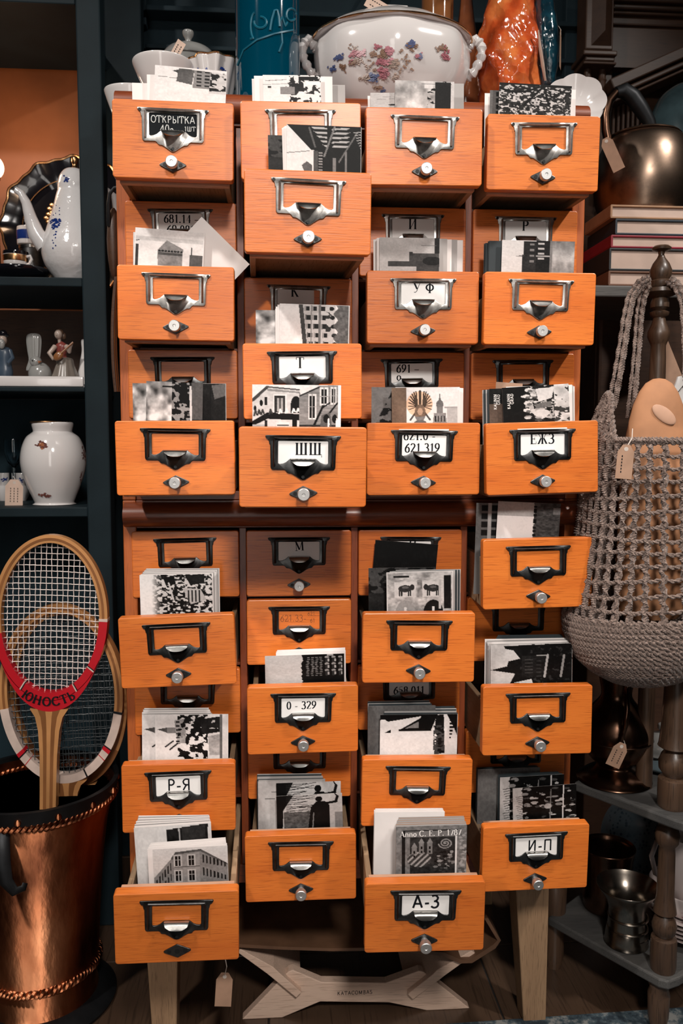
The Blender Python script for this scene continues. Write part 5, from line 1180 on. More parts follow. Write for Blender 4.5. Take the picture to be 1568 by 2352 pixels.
for cxp, lab in ((8, 'small white cup with blue flowers at the left edge below the goblet'), (50, 'small white cup with blue flowers between tag and white vase')):
    o, S = cup('demitasse_cup', cxp, [(13, 1086), (13.5, 1088), (13, 1104), (10, 1116), (7, 1120), (0, 1121)], .55, CHINA, zs4t + .012, lab)
    mb = MB(); petals(mb, S, spray(cxp, 1102, 8, 6, 12, 1.5, 3)); kid(tag(mb.build('painted_flowers', COBALT), kind='stuff'), o)
    so = tag(plathe('saucer', cxp, [(0, 1118), (12, 1119), (22, 1114), (21, 1119), (10, 1126), (0, 1126)], .55, CHINA, zbase=zs4t, n=32, sm=0)[0], 'white saucer under the ' + ('left edge blue cup' if cxp < 20 else 'blue flowered cup beside the vase'), 'saucer')

# ------------------------------------------------------------------ tennis rackets in the copper stand
def racket(cx, cy, a, b, Y, tilt, handle_px, mats, label, band, strings_mat, yr=0., nm=18, ncr=22, stripes=(), letter=None, lean=0.):
    c0 = at(cx, cy, Y); s_ = scl(cx, cy, Y)
    o = tag(empty('tennis_racket', (c0.x, Y, c0.z), (R(lean), R(tilt), 0)), label, 'tennis racket')
    A_, B_ = a * s_, b * s_
    fr, sd = mats
    def hoop(t, k_=1.0, off=0., y=0.): return Vector(((A_ + off) * math.cos(t), y, (B_ + off) * math.sin(t)))
    fw = 9.5 * s_
    def ringpart(name, t0, t1, off0, off1, y0, y1, mat, n=64):
        mb = MB(); vs = []; fs = []
        for i in range(n + 1):
            t = t0 + (t1 - t0) * i / n
            vs += [hoop(t, off=off0, y=y0), hoop(t, off=off1, y=y0), hoop(t, off=off1, y=y1), hoop(t, off=off0, y=y1)]
        for i in range(n):
            for j in range(4): fs.append((4 * i + j, 4 * i + (j + 1) % 4, 4 * i + 4 + (j + 1) % 4, 4 * i + 4 + j))
        if abs(t1 - t0) < 6.28: fs += [(0, 1, 2, 3), (4 * n + 3, 4 * n + 2, 4 * n + 1, 4 * n)]
        mb.add(vs, fs); return mb.build(name, mat, o, smooth=True, auto=30)
    t0, t1 = band
    TW = 2 * math.pi
    ringpart('frame', 0, TW, -fw, -fw * .35, -.008, .008, fr, 96); ringpart('frame_ply', 0, TW, -fw * .35, fw * .25, -.0085, .0085, sd, 96); ringpart('frame', 0, TW, fw * .25, fw, -.008, .008, fr, 96)
    ringpart('painted_band', R(t0), R(t1), -fw * 1.03, fw * 1.03, -.0092, .0092, band_mat[0], 60)
    if letter:
        mb = MB(); vs = []; fs = []; n = 40
        for i in range(n + 1):
            t = R(-150 + 120 * i / n); ex = 26 * s_ * math.sin(math.pi * i / n) ** 2
            vs += [hoop(t, off=fw * .9, y=-.0092), hoop(t, off=fw * 1.0 + ex, y=-.0092), hoop(t, off=fw * 1.0 + ex, y=.0092), hoop(t, off=fw * .9, y=.0092)]
        for i in range(n):
            for j in range(4): fs.append((4 * i + j, 4 * i + (j + 1) % 4, 4 * i + 4 + (j + 1) % 4, 4 * i + 4 + j))
        mb.add(vs, fs); mb.build('throat_bridge', band_mat[0], o, smooth=True, auto=30)
    for td, wdeg, m_ in stripes: ringpart('band_stripe', R(td), R(td + wdeg), -fw * 1.06, fw * 1.06, -.0096, .0096, m_, 4)
    ins_a, ins_b = A_ - fw * .9, B_ - fw * .9
    for i in range(1, nm + 1):
        x = -ins_a + 2 * ins_a * i / (nm + 1); h = ins_b * math.sqrt(max(0, 1 - (x / ins_a) ** 2)); j = random.uniform(-.0006, .0006)
        n_ = 24
        MB().tube([(x + j * math.sin(q * .5), .0012 * (1 if (q + i) % 2 else -1), -h + 2 * h * q / n_) for q in range(n_ + 1)], .00075, 5).build('string', strings_mat, o, smooth=True)
    for i in range(1, ncr + 1):
        z = -ins_b + 2 * ins_b * i / (ncr + 1); h = ins_a * math.sqrt(max(0, 1 - (z / ins_b) ** 2)); j = random.uniform(-.0008, .0008)
        MB().tube([(-h + 2 * h * q / 20, .0012 * (-1 if (q + i) % 2 else 1), z + j * math.cos(q * .3) + .0015 * math.sin(q * .16)) for q in range(21)], .00075, 5).build('string', strings_mat, o, smooth=True)
    # throat and handle: a flared neck that narrows to a square grip
    ln = handle_px * s_
    zt_ = -B_ - (24 * s_ if letter else 0)
    hw = [(.0, A_ * .36), (.06, A_ * .26), (.16, A_ * .20), (.34, A_ * .165), (.6, A_ * .155), (1, A_ * .15)]
    layers = 5
    for kx in range(layers):
        mb = MB(); vs = []; fs = []
        for f_, w_ in hw:
            z = zt_ - fw * .6 - ln * f_
            x0_, x1_ = -w_ + 2 * w_ * kx / layers, -w_ + 2 * w_ * (kx + 1) / layers
            vs += [(x0_, -.009, z), (x1_, -.009, z), (x1_, .009, z), (x0_, .009, z)]
        for i in range(len(hw) - 1):
            for j in range(4): fs.append((4 * i + j, 4 * i + (j + 1) % 4, 4 * i + 4 + (j + 1) % 4, 4 * i + 4 + j))
        fs += [(0, 1, 2, 3), (4 * len(hw) - 1, 4 * len(hw) - 2, 4 * len(hw) - 3, 4 * len(hw) - 4)]
        mb.add(vs, fs); mb.build('throat_ply', [fr, fr, sd][(kx % 2) * 2] if kx != 2 else fr, o, smooth=True, auto=30)
    if letter:
        mb = MB(); h_ = 21 * s_; W_ = text_width(letter, h_, .06)
        RX, RZ = A_ + fw * .55, B_ + fw * .55
        def PP(u, v):
            t = R(-90) + math.atan2(u, A_) * 1.02
            base = Vector((A_ * 1.0 * math.cos(t), 0, B_ * math.sin(t))); tn = Vector((-A_ * math.sin(t), 0, B_ * math.cos(t))).normalized(); nn = Vector((-tn.z, 0, tn.x))
            p_ = base + nn * (v - h_ * 1.02); return (p_.x, -.0102, p_.z)
        write(mb, letter, h_, PP, 0, True, thick=.20, thin=.09); mb.build('lettering', BLKP, o)
    return o
band_mat = [REDP]
random.seed(5)
racket(118, 1418, 122, 187, .085, 2.2, 330, (LACQ, LACQ2), 'wooden tennis racket with white strings and red lettered throat, in the copper stand', (-168, 0), STRW, stripes=((-62, 1.2, WHITEP), (-60.8, 1.0, BLKP), (-40, 1.0, WHITEP), (-39, .8, BLKP), (-121, 1.2, WHITEP), (-119.8, 1.0, BLKP), (-1.5, 2, WHITEP)), letter='ЮНОСТЬ', nm=17, ncr=24)
band_mat = [WHITEP]
racket(143, 1592, 132, 204, .135, -1.5, 180, (LACQ, LACQ2), 'wooden racket with dark strings and cream striped hoop behind the red one', (-172, -14), STRD, stripes=((-15, 1.5, BLKP), (-44, 3, REDP), (-41, 1, BLKP), (-50, .6, REDP), (-140, 3, REDP), (-137, 1, BLKP), (-130, .6, REDP), (-70, 1.5, BLKP)), nm=18, ncr=24)
band_mat = [LACQ2]
racket(158, 1600, 126, 206, .180, -4, 175, (LACQ, LACQ2), 'rearmost wooden racket, only its pale arched top showing between the hoops', (-150, -40), STRD, nm=16, ncr=20)

# ------------------------------------------------------------------ copper umbrella stand
Yc = .135
cxp = 92
o = tag(empty('umbrella_stand', (at(cxp, 2100, Yc).x, Yc, 0)), 'hammered copper umbrella stand with riveted iron rim and rope mouldings', 'umbrella stand')
pr = [(183, 1792), (172, 1850), (160, 1900), (148, 2000), (138, 2120), (130, 2240), (124, 2300), (124, 2330), (128, 2345), (0, 2346)]
c_, prw = pprof(cxp, pr, Yc, 0.012)
prs = smoothp(prw, 5)
full = prs[:-1] + [(prw[-2][0], .012)]
inner = [(r - .0025, z) for r, z in prs if z > .03][::-1]
mb = MB().lathe(inner[::1][0:0] + [(0, .012)] + [(r, z) for r, z in prs[::-1] if r > .01] + [(r - .003, z) for r, z in prs if z > .03] + [(0, .03)], 72, (0, 0, 0))
kid(mb.build('copper_body', HAMC, smooth=True, loc=(o.location.x, Yc, 0), auto=70), o)
def rz(z): return float(np.interp(z, [q[1] for q in prs[::-1]], [q[0] for q in prs[::-1]]))
def rope(z, r_t, name, twist=46):
    e = []
    for ph in (0, math.pi):
        e.append([(o.location.x + (rz(z) + .001 + r_t * .55 * math.cos(twist * t + ph)) * math.cos(t), Yc + (rz(z) + .001 + r_t * .55 * math.cos(twist * t + ph)) * math.sin(t), z + r_t * .55 * math.sin(twist * t + ph)) for t in np.linspace(0, 2 * math.pi, 421)[:-1]])
    mb = MB()
    for p_ in e: mb.tube(p_, r_t * .62, 6, True)
    kid(mb.build(name, HAMC, smooth=True), o)
zr1 = at(130, 1905, .0).z; zr2 = at(130, 2300, .02).z
rope(zr1, .0065, 'rope_moulding'); rope(zr2, .0065, 'rope_moulding')
ztop = prw[0][1]
mb = MB(); zlo = ztop - .026
mb.lathe([(rz(zlo) + .0005, zlo), (rz(zlo) + .004, zlo), (rz(ztop) + .004, ztop + .002), (rz(ztop) - .004, ztop + .002), (rz(ztop) - .0045, zlo + .01), (rz(zlo) - .001, zlo)], 72)
kid(mb.build('iron_rim', DIRON, smooth=True, loc=(o.location.x, Yc, 0)), o)
for i in range(14):
    t = 2 * math.pi * i / 14 + .30; rr_ = rz(ztop - .013) + .004
    kid(MB().ell((o.location.x + rr_ * math.cos(t), Yc + rr_ * math.sin(t), ztop - .013), (.0055, .0055, .0055), 10, 8).build('rivet', HAMC, smooth=True), o)
hx = at(6, 1960, -.0)
hp = [at(4, 1890, .02), at(2, 1930, .0), at(6, 1985, -.01), at(14, 2025, -.012), at(34, 2048, -.012), at(54, 2040, -.008), at(58, 2028, -.004)]
kid(MB().tube(hp, [.014, .013, .012, .010, .008, .006, .005], 10, flat=.5).build('iron_handle', DIRON, smooth=True), o)
kid(MB().lathe([(0, 0), (rz(.03) + .032, 0), (rz(.03) + .034, .006), (rz(.03) + .02, .014), (rz(.03) + .004, .02), (0, .02)], 64).build('plinth', DIRON, smooth=True, loc=(o.location.x, Yc, 0)), o)
# brown enamel jug and bundle of hoops in the gap beside the cabinet
pg = at(258, 560, .30)
o = tag(empty('leather_pouch', (pg.x, .30, at(258, 640, .30).z)), 'brown leather pouch hanging in the gap between shelf post and cabinet', 'pouch')
kid(MB().ell((at(262, 550, .30)), (.013, .02, .076), 16, 12, fn=lambda d: 1 - .25 * max(0, d.z)).build('pouch_body', WALNUT, smooth=True), o)
kid(MB().tube([at(250, 520, .285), at(249, 470, .28), at(252, 445, .28), at(262, 432, .28), Vector((XL - .002, .28, at(270, 425, .28).z))], .0035, 8).build('pouch_strap', DIRON, smooth=True), o)
kid(MB().box(XL - .004, XL + .0, .274, .286, at(270, 430, .28).z, at(270, 418, .28).z).build('hook', IRON), o)
o = tag(empty('bentwood_hoops', (at(266, 770, .12).x, .12, at(266, 910, .12).z)), 'striped edge of bentwood hoops behind the left side of the cabinet', 'hoops')
for i in range(4):
    pts = [at(258 + 2.2 * i + 9 * ((y - 770) / 140) ** 2, y, .10 + .012 * i) for y in range(636, 912, 12)]
    kid(MB().tube(pts, .0028, 8).build('hoop', LACQ2 if i % 2 else WALNUT, smooth=True), o)
# ------------------------------------------------------------------ china and glass on top of the cabinet
ZT = TOPZ + .0005
def thing(name, cx, Y, label, cat, z=None): return tag(empty(name, (at(cx, 200, Y).x, Y, ZT if z is None else z)), label, cat)
random.seed(11)
# big flowered tureen
Yt = .21
o = thing('soup_tureen', 900, Yt, 'large white lidded soup tureen with pink flower sprays on the cabinet top', 'tureen')
lob = lambda t, i: 1 + .018 * math.cos(8 * t)
pr = [(150, 92), (164, 96), (172, 112), (176, 135), (172, 165), (158, 200), (132, 235), (100, 262), (84, 285), (90, 315), (112, 330), (0, 331)]
bo, S = plathe('bowl', 900, pr, Yt, CHINA, zbase=ZT, n=72, wob=lob, sy=.78); kid(bo, o)
S = (S[0], Yt, S[2])
pr = [(0, 40), (30, 41), (70, 46), (110, 58), (150, 78), (176, 94), (180, 99), (176, 103), (150, 104), (0, 104)]
ld, S2 = plathe('lid', 900, pr, Yt, CHINA, n=72, wob=lambda t, i: 1 + .012 * math.cos(16 * t), sy=.78); kid(ld, o)
zr = at(900, 99, Yt).z
kid(MB().tube([(o.location.x + 181 * scl(900, 99, Yt) * math.cos(t), Yt + .78 * 181 * scl(900, 99, Yt) * math.sin(t), zr) for t in np.linspace(0, 2 * math.pi, 97)[:-1]], .0016, 6, True).build('gilt_edge', GOLD, smooth=True), o)
kp = [at(866, 42, Yt), at(862, 26, Yt), at(880, 20, Yt), at(905, 20, Yt), at(932, 22, Yt), at(940, 34, Yt), at(930, 46, Yt)]
kid(MB().tube(kp, [.009, .008, .0065, .006, .0065, .008, .009], 12).build('lid_handle', CHINA, smooth=True), o)
for sg in (-1, 1):
    cx = 900 + sg * 178
    hp = [at(cx - sg * 6, 180, Yt), at(cx + sg * 10, 165, Yt - .01), at(cx + sg * 26, 135, Yt - .012), at(cx + sg * 28, 105, Yt - .012), at(cx + sg * 16, 90, Yt - .01), at(cx - sg * 2, 108, Yt - .004), at(cx - sg * 8, 122, Yt)]
    sm_ = []
    for i in range(len(hp) - 1):
        for q in range(5): sm_.append(hp[i].lerp(hp[i + 1], q / 5))
    kid(MB().tube(sm_, [.0075 + .0018 * math.sin(i * 1.9) for i in range(len(sm_))], 12).build('side_handle', CHINA, smooth=True), o)
Sd = (S[0], Yt, [(r * .80, z) for r, z in S[2]])
def flowers(o, S, groups):
    for nm, mat, spots in groups:
        mb = MB(); petals(mb, S, [(x, y, r * 1.35) for x, y, r in spots]); kid(tag(mb.build(nm, mat), kind='stuff'), o)
Sd = (S[0], Yt, S[2])
def on_surface(S, px, py, lift=.0006, _f=on_surface):
    if S is Sd:
        cx, Y, pr_ = S; p = at(px, py, Y - .1)
        for _ in range(5):
            r = float(np.interp(p.z, [q[1] for q in pr_[::-1]], [q[0] for q in pr_[::-1]])); t = math.acos(max(-.96, min(.96, (p.x - cx) / r)))
            r *= 1 + .018 * math.cos(8 * t); p = at(px, py, Y - .78 * r * math.sin(math.acos(max(-.97, min(.97, (p.x - cx) / r)))))
        n_ = Vector(((p.x - cx) * .78, (p.y - Y) / .78, 0)).normalized(); return p + n_ * .0012, n_
    return _f(S, px, py, lift)
pk = spray(878, 140, 10, 10, 16, 3, 6) + spray(893, 118, 10, 8, 14, 3, 6) + spray(880, 165, 9, 10, 16, 3, 6) + spray(820, 126, 14, 7, 14, 3, 5) + spray(868, 108, 6, 4, 6, 2, 4) + spray(960, 130, 6, 6, 6, 2, 4) + spray(1022, 128, 7, 14, 12, 2, 5)
br = spray(884, 126, 12, 10, 12, 2, 4.5) + spray(905, 146, 12, 6, 14, 2, 5) + spray(820, 143, 12, 6, 14, 2, 4) + spray(790, 155, 10, 8, 10, 2, 4) + spray(905, 178, 8, 6, 10, 2, 4) + spray(856, 124, 6, 6, 8, 2, 4) + spray(838, 180, 8, 5, 8, 2, 4) + spray(945, 108, 14, 6, 12, 2, 4) + spray(868, 200, 8, 4, 8, 2, 4) + spray(1012, 110, 8, 8, 10, 2, 4)
bl = spray(783, 133, 5, 6, 8, 3, 5) + spray(764, 160, 6, 5, 9, 2, 5) + spray(858, 178, 6, 8, 10, 3, 6) + spray(942, 103, 6, 6, 8, 3, 5) + spray(882, 208, 4, 3, 5, 2, 4) + spray(963, 132, 4, 5, 6, 3, 4)
jt = lambda L, n: [(x + random.uniform(-7, 7), y + random.uniform(-6, 6), r * .8) for x, y, r in L for _ in range(n)]
br += jt(spray(930, 150, 20, 16, 10, 2, 4) + spray(845, 150, 22, 14, 10, 2, 4) + spray(810, 110, 14, 6, 6, 2, 3), 1)
flowers(o, Sd, [('pink_flowers', PINKP, pk + jt(pk, 1)), ('brown_leaves', BROWNP, br + jt(br, 1)), ('blue_flowers', BLUEF, bl + jt(bl, 1))])
p = at(893, 30, Yt - .03)
tagcard('price_tag', p, 28 * scl(900, 20, .18), 58 * scl(900, 20, .18), 0, 118, TAGL, 'pale paper price tag tied to the tureen lid handle', at(885, 22, Yt), 2)

# teal glass bottle
Yb = .17
TEAL, nt, b = newmat('teal_glass'); b.inputs['Base Color'].default_value = (.0, .085, .15, 1); b.inputs['Roughness'].default_value = .05; b.inputs['Transmission Weight'].default_value = .45; b.inputs['Coat Weight'].default_value = 1.; b.inputs['Coat Roughness'].default_value = .03; b.inputs['Specular IOR Level'].default_value = .7
o = thing('glass_bottle', 614, Yb, 'tall teal glass siphon bottle with etched script between the bowls and the tureen', 'bottle')
bo, S = plathe('body', 614, [(10, -170), (12, -165), (14, -150), (16, -120), (30, -95), (60, -70), (73, -40), (74, 0), (74, 120), (74, 240), (74, 300), (71, 322), (60, 328), (0, 329)], Yb, TEAL, zbase=ZT, n=56, sm=3); kid(bo, o)
kid(plathe('siphon_cap', 614, [(0, -215), (18, -213), (22, -200), (22, -170), (18, -160), (0, -158)], Yb, NICKEL, n=32, sm=0)[0], o)
ETCH = plain('etched_frosting', (.004, .11, .17), .4)
def curve_on(mb, S, pts, w_):
    out = []
    for i in range(len(pts) - 1):
        for q in range(6): t = q / 6; out.append((pts[i][0] * (1 - t) + pts[i + 1][0] * t, pts[i][1] * (1 - t) + pts[i + 1][1] * t))
    P3 = [_[0] for _ in (on_surface(S, x, y, .0006) for x, y in out)]
    mb.tube(P3, w_ * scl(614, 50, Yb), 5)
def curl(cx, cy, rx, ry, a0, a1, n=14): return [(cx + rx * math.cos(R(a0 + (a1 - a0) * i / n)), cy - ry * math.sin(R(a0 + (a1 - a0) * i / n))) for i in range(n + 1)]
for pts, w_ in ((curl(598, 52, 14, 13, 90, -200), 2.6), ([(575, 90)] + curl(585, 60, 9, 30, 250, 90), 2.6), ([(620, 70), (624, 45), (630, 25), (636, 24), (640, 40), (642, 66)], 3), ([(642, 50), (648, 40), (655, 60), (660, 50)], 2.4), (curl(668, 34, 11, 14, 0, 320), 2.6), ([(546, 150), (560, 115), (590, 92), (630, 78), (680, 68)], 2.6), ([(640, 120), (648, 98), (646, 70)], 2.2)):
    mb = MB(); curve_on(mb, S, pts, w_); kid(mb.build('etched_stroke', ETCH, smooth=True), o)

# bowls at the left
Yl = .12
o = thing('sauce_bowl', 375, Yl, 'cream white footed bowl with flared rim at the left of the cabinet top', 'bowl')
kid(plathe('bowl', 375, [(0, 180), (40, 178), (62, 162), (68, 150), (70, 148), (68, 158), (56, 192), (40, 230), (26, 262), (24, 290), (36, 312), (0, 313)], Yl, CHINA, zbase=ZT, n=48, sm=3)[0], o)
Yg = .355
o = thing('lidded_bowl', 435, Yg, 'grey lidded bowl with small knob behind the cream bowl', 'bowl')
kid(plathe('bowl', 435, [(60, 140), (66, 146), (68, 165), (64, 200), (50, 240), (36, 262), (40, 280), (0, 281)], Yg, CHINAG, zbase=ZT, n=48)[0], o)
kid(plathe('lid', 435, [(0, 104), (16, 105), (30, 109), (50, 118), (62, 132), (66, 142), (64, 147), (0, 148)], Yg, CHINAG, n=48)[0], o)
kid(plathe('knob', 432, [(0, 70), (10, 71), (13, 74), (12, 82), (7, 92), (9, 104), (20, 110), (0, 112)], Yg, CHINAG, n=24)[0], o)
p = at(392, 143, Yl + .05)
tagcard('price_tag', p, 20 * scl(400, 120, .2), 56 * scl(400, 120, .2), 18, 208, TAGL, 'pale paper price tag sticking up from the grey lidded bowl', at(388, 150, Yl + .08), 2)
Yf2 = .20
o = thing('fluted_bowl', 492, Yf2, 'white fluted bowl with blue flowers and gilt wavy rim left of the teal bottle', 'bowl')
kid(plathe('bowl', 492, [(0, 170), (36, 166), (50, 150), (56, 146), (54, 156), (44, 190), (34, 230), (24, 262), (26, 295), (0, 296)], Yf2, CHINA, zbase=ZT, n=72, sm=3, wob=lambda t, i: 1 + .07 * math.cos(9 * t))[0], o)
c_, prw_ = pprof(492, [(56, 146), (54, 200)], Yf2)
kid(MB().tube([(o.location.x + prw_[0][0] * (1 + .07 * math.cos(9 * t)) * math.cos(t), Yf2 + prw_[0][0] * (1 + .07 * math.cos(9 * t)) * math.sin(t), prw_[0][1]) for t in np.linspace(0, 2 * math.pi, 97)[:-1]], .0016, 6, True).build('gilt_rim', GOLD, smooth=True), o)
S3 = (o.location.x, Yf2, [(r, z) for r, z in pprof(492, [(54, 150), (50, 170), (44, 190), (34, 230)], Yf2, None)[1]])
flowers(o, S3, [('blue_flowers', COBALT, spray(470, 168, 16, 10, 18, 2, 4) + spray(515, 165, 14, 10, 16, 2, 4))])
o = thing('oval_dish', 300, .26, 'low white oval dish at the far left corner of the cabinet top', 'dish')
kid(plathe('dish', 300, [(0, 250), (34, 240), (56, 214), (60, 211), (58, 218), (40, 252), (24, 278), (30, 300), (0, 301)], .26, CHINA, zbase=ZT, n=48, sm=3, sy=.8)[0], o)
# red rimmed plate leaning between bottle and tureen
pc = at(706, 175, .36); rp_ = 66 * scl(706, 175, .36)
o = tag(empty('plate', (pc.x, .36, ZT)), 'white plate with red rim leaning between the teal bottle and the tureen', 'plate')
Mt = Matrix.Translation((0, 0, rp_ + .001)) @ Matrix.Rotation(R(82), 4, 'X')
MB().lathe([(0, -.006), (rp_ * .6, -.006), (rp_ * .7, 0), (rp_ * .97, .006), (rp_, .008), (rp_ * .96, .003), (rp_ * .65, -.006), (0, -.010)], 64, M=Mt, wob=lambda t, i: 1 + (.02 * math.cos(10 * t) if i > 2 else 0)).build('dish', CHINA, o, smooth=True)
MB().tube([Mt @ Vector((rp_ * (1 + .02 * math.cos(10 * t)) * math.cos(t), rp_ * (1 + .02 * math.cos(10 * t)) * math.sin(t), .008)) for t in np.linspace(0, 2 * math.pi, 97)[:-1]], .0022, 6, True).build('red_rim', REDP, o, smooth=True)

# amber tumbler, brown-blue vase behind, orange glazed fowl
AMB, nt, b = newmat('amber_glass'); b.inputs['Base Color'].default_value = (.55, .22, .08, 1); b.inputs['Roughness'].default_value = .08; b.inputs['Transmission Weight'].default_value = .5; b.inputs['Coat Weight'].default_value = 1.
o = thing('amber_glass', 1004, .36, 'amber faceted glass showing above the tureen lid', 'glass')
kid(plathe('cup', 1004, [(36, -60), (37, -58), (36, 40), (32, 60), (12, 75), (8, 110), (10, 190), (28, 235), (30, 242), (0, 243)], .36, AMB, zbase=ZT, n=12, sm=2)[0], o)
ORNG = None
def glaze2(name, c0, c1, c2, scale, bmpv):
    q, nt, b = newmat(name); b.inputs['Roughness'].default_value = .16; b.inputs['Coat Weight'].default_value = 1.; b.inputs['Coat Roughness'].default_value = .05
    mp, _ = coords(nt); no = N(nt, 'ShaderNodeTexNoise'); no.inputs['Scale'].default_value = scale; no.inputs['Detail'].default_value = 5
    nt.links.new(mp.outputs[0], no.inputs[0]); rp = ramp(nt, [(.34, c0), (.5, c1), (.66, c2)]); nt.links.new(no.outputs[0], rp.inputs[0]); nt.links.new(rp.outputs[0], b.inputs['Base Color'])
    n2 = N(nt, 'ShaderNodeTexVoronoi'); n2.inputs['Scale'].default_value = scale * 5; nt.links.new(mp.outputs[0], n2.inputs[0]); bump(nt, b, n2.outputs['Distance'], bmpv, .004); return q
ORNG = glaze2('orange_red_glaze', (.20, .03, .008), (.58, .085, .02), (.80, .22, .06), 16, .55); PETR = glaze2('petrol_blue_glaze', (.004, .014, .022), (.006, .035, .055), (.02, .09, .12), 22, .35)
BRBL = glaze2('brown_blue_glaze', (.02, .05, .07), (.22, .07, .03), (.40, .13, .05), 9, .3)
o = thing('vase', 1070, .37, 'brown and blue glazed vase behind the tureen handle', 'vase')
kid(plathe('body', 1070, [(12, -120), (14, -100), (12, -60), (16, -20), (24, 20), (34, 60), (42, 110), (40, 160), (30, 220), (24, 252), (0, 254)], .37, BRBL, zbase=ZT, n=40)[0], o)
Yr = .27
o = thing('ceramic_fowl', 1172, Yr, 'orange red glazed ceramic bird with dark blue wing on the cabinet top', 'ceramic bird')
c_, prw_ = pprof(1172, [(20, -130), (34, -110), (40, -60), (52, -20), (66, 40), (74, 90), (74, 140), (66, 190), (50, 240), (44, 290), (60, 320), (0, 322)], Yr, ZT)
prw_ = smoothp(prw_, 5)
def lump(t, i): return 1 + .05 * math.sin(5 * t + i * .5) + .035 * math.sin(9 * t - i * .9) + .02 * math.sin(17 * t + i * 1.7)
kid(MB().lathe(prw_, 72, (c_.x, Yr, 0), wob=lump).build('body', ORNG, smooth=True), o)
wv = MB(); wc = at(1252, 95, Yr - .03); k_ = scl(1252, 95, Yr)
wv.ell(wc, (26 * k_, 40 * k_, 118 * k_), 24, 24, M=Matrix.Rotation(R(-4), 3, 'Y'), fn=lambda d: 1 + .03 * math.sin(d.z * 22) + .02 * math.sin(8 * d.x))
kid(wv.build('wing', PETR, smooth=True), o)
kid(MB().tube([at(1236, 70, Yr - .068), at(1240, 110, Yr - .07), at(1246, 150, Yr - .066), at(1252, 185, Yr - .055)], [.002, .0045, .005, .003], 8, flat=.5).build('wing_stripe', TAGL, smooth=True), o)
kid(MB().ell(at(1160, -165, Yr), (.030, .036, .034), 20, 14).build('head', ORNG, smooth=True), o)
kid(MB().lathe([(.010, 0), (.006, .02), (0, .034)], 12, M=Matrix.Translation(at(1160, -162, Yr - .034)) @ Matrix.Rotation(R(90), 4, 'X')).build('beak', GOLD, smooth=True), o)
p = at(1287, 75, Yr - .02); tagcard('price_tag', p, 24 * scl(1280, 80, .2), 78 * scl(1280, 80, .2), 65, -4, TAGP, 'narrow paper price tag hanging at the right of the ceramic bird', at(1282, 60, Yr), 0)
# scalloped dishes leaning at the right end
for i, (px_, py_, hw, Yd, lab) in enumerate(((1318, 232, 64, .14, 'front white scalloped shell dish beside the ceramic bird'), (1306, 226, 68, .19, 'rear white scalloped shell dish behind the front one'))):
    pc = at(px_, py_, Yd); rd = hw * scl(px_, py_, Yd)
    o = tag(empty('shell_dish', (pc.x, Yd, ZT), (0, 0, 0)), lab, 'dish')
    Mt = Matrix.Translation((0, 0, rd * 1.09)) @ Matrix.Rotation(R(-14), 4, 'Z') @ Matrix.Rotation(R(76), 4, 'X')
    MB().lathe([(0, -.006), (rd * .4, -.006), (rd * .7, .002), (rd, .012), (rd * 1.0, .010), (rd * .68, -.002), (0, -.010)], 80, M=Mt, wob=lambda t, i_: 1 + (.085 * abs(math.cos(4 * t)) if i_ in (2, 3, 4, 5) else 0)).build('dish', CHINA, o, smooth=True)
# ------------------------------------------------------------------ stool under the cabinet
Yst = .055
def PXZ(pts, Y): return [((p_ := at(x, y, Y)).x, max(0, p_.z)) for x, y in pts]
LEATH = plain('brown_leather', (.13, .065, .035), .5, vary=.3, nscale=20, bmp=.1)
o = tag(empty('stool', (at(815, 2280, Yst).x, .15, 0)), 'low plywood stool with bow-tie front and slung brown leather seat under the cabinet', 'stool')
bow = [(556, 2343), (662, 2232), (672, 2228), (738, 2256), (886, 2258), (962, 2230), (972, 2232), (1078, 2352), (980, 2350), (893, 2303), (735, 2301), (648, 2343)]
def flat0(pl):
    zm = min(z for _, z in pl); return [(x, z - zm if z - zm > .012 else 0.0) for x, z in pl]
bw = flat0(PXZ(bow, Yst))
kid(MB().prism(bw, Yst, Yst + .018).build('front_panel', PLYW, bevel=.0015), o)
kid(MB().prism(bw, Yst + .26, Yst + .278).build('rear_panel', PLYW, bevel=.0015), o)
for arm in ([(543, 2186), (552, 2180), (628, 2222), (638, 2232), (692, 2280), (680, 2292), (622, 2244), (612, 2236)], [(1092, 2190), (1082, 2184), (1004, 2228), (994, 2238), (936, 2284), (948, 2296), (1010, 2250), (1020, 2242)]):
    kid(MB().prism(PXZ(arm, Yst - .012), Yst - .012, Yst + .29).build('side_leg', PLYW, bevel=.001), o)
seat = [(532, 2172), (545, 2168), (640, 2174), (760, 2178), (900, 2176), (1020, 2188), (1060, 2205), (1080, 2204), (1132, 2170), (1142, 2160), (1112, 2110), (1120, 2108), (1150, 2160), (1138, 2178), (1084, 2212), (1056, 2213), (1015, 2196), (900, 2183), (760, 2185), (640, 2181), (545, 2176), (530, 2181)]
kid(MB().prism(PXZ(seat, Yst - .02), Yst - .02, Yst + .30).build('seat_sling', LEATH, smooth=True), o)
mb = MB(); pt = at(815, 2284, Yst); write(mb, 'KATACOMBAS', 9 * scl(815, 2280, Yst), lambda a, b_: (pt.x + a, Yst - .0004, pt.z + b_), 0, False, mono=.13, track=.12); kid(mb.build('lettering', INK), o)
p = at(516, 2240, -.12); tagcard('price_tag', p, 38 * scl(516, 2240, -.12), 76 * scl(516, 2240, -.12), 0, 4, TAGP, 'blank kraft price tag hanging below the bottom left drawer', at(516, 2196, -.13), 0)

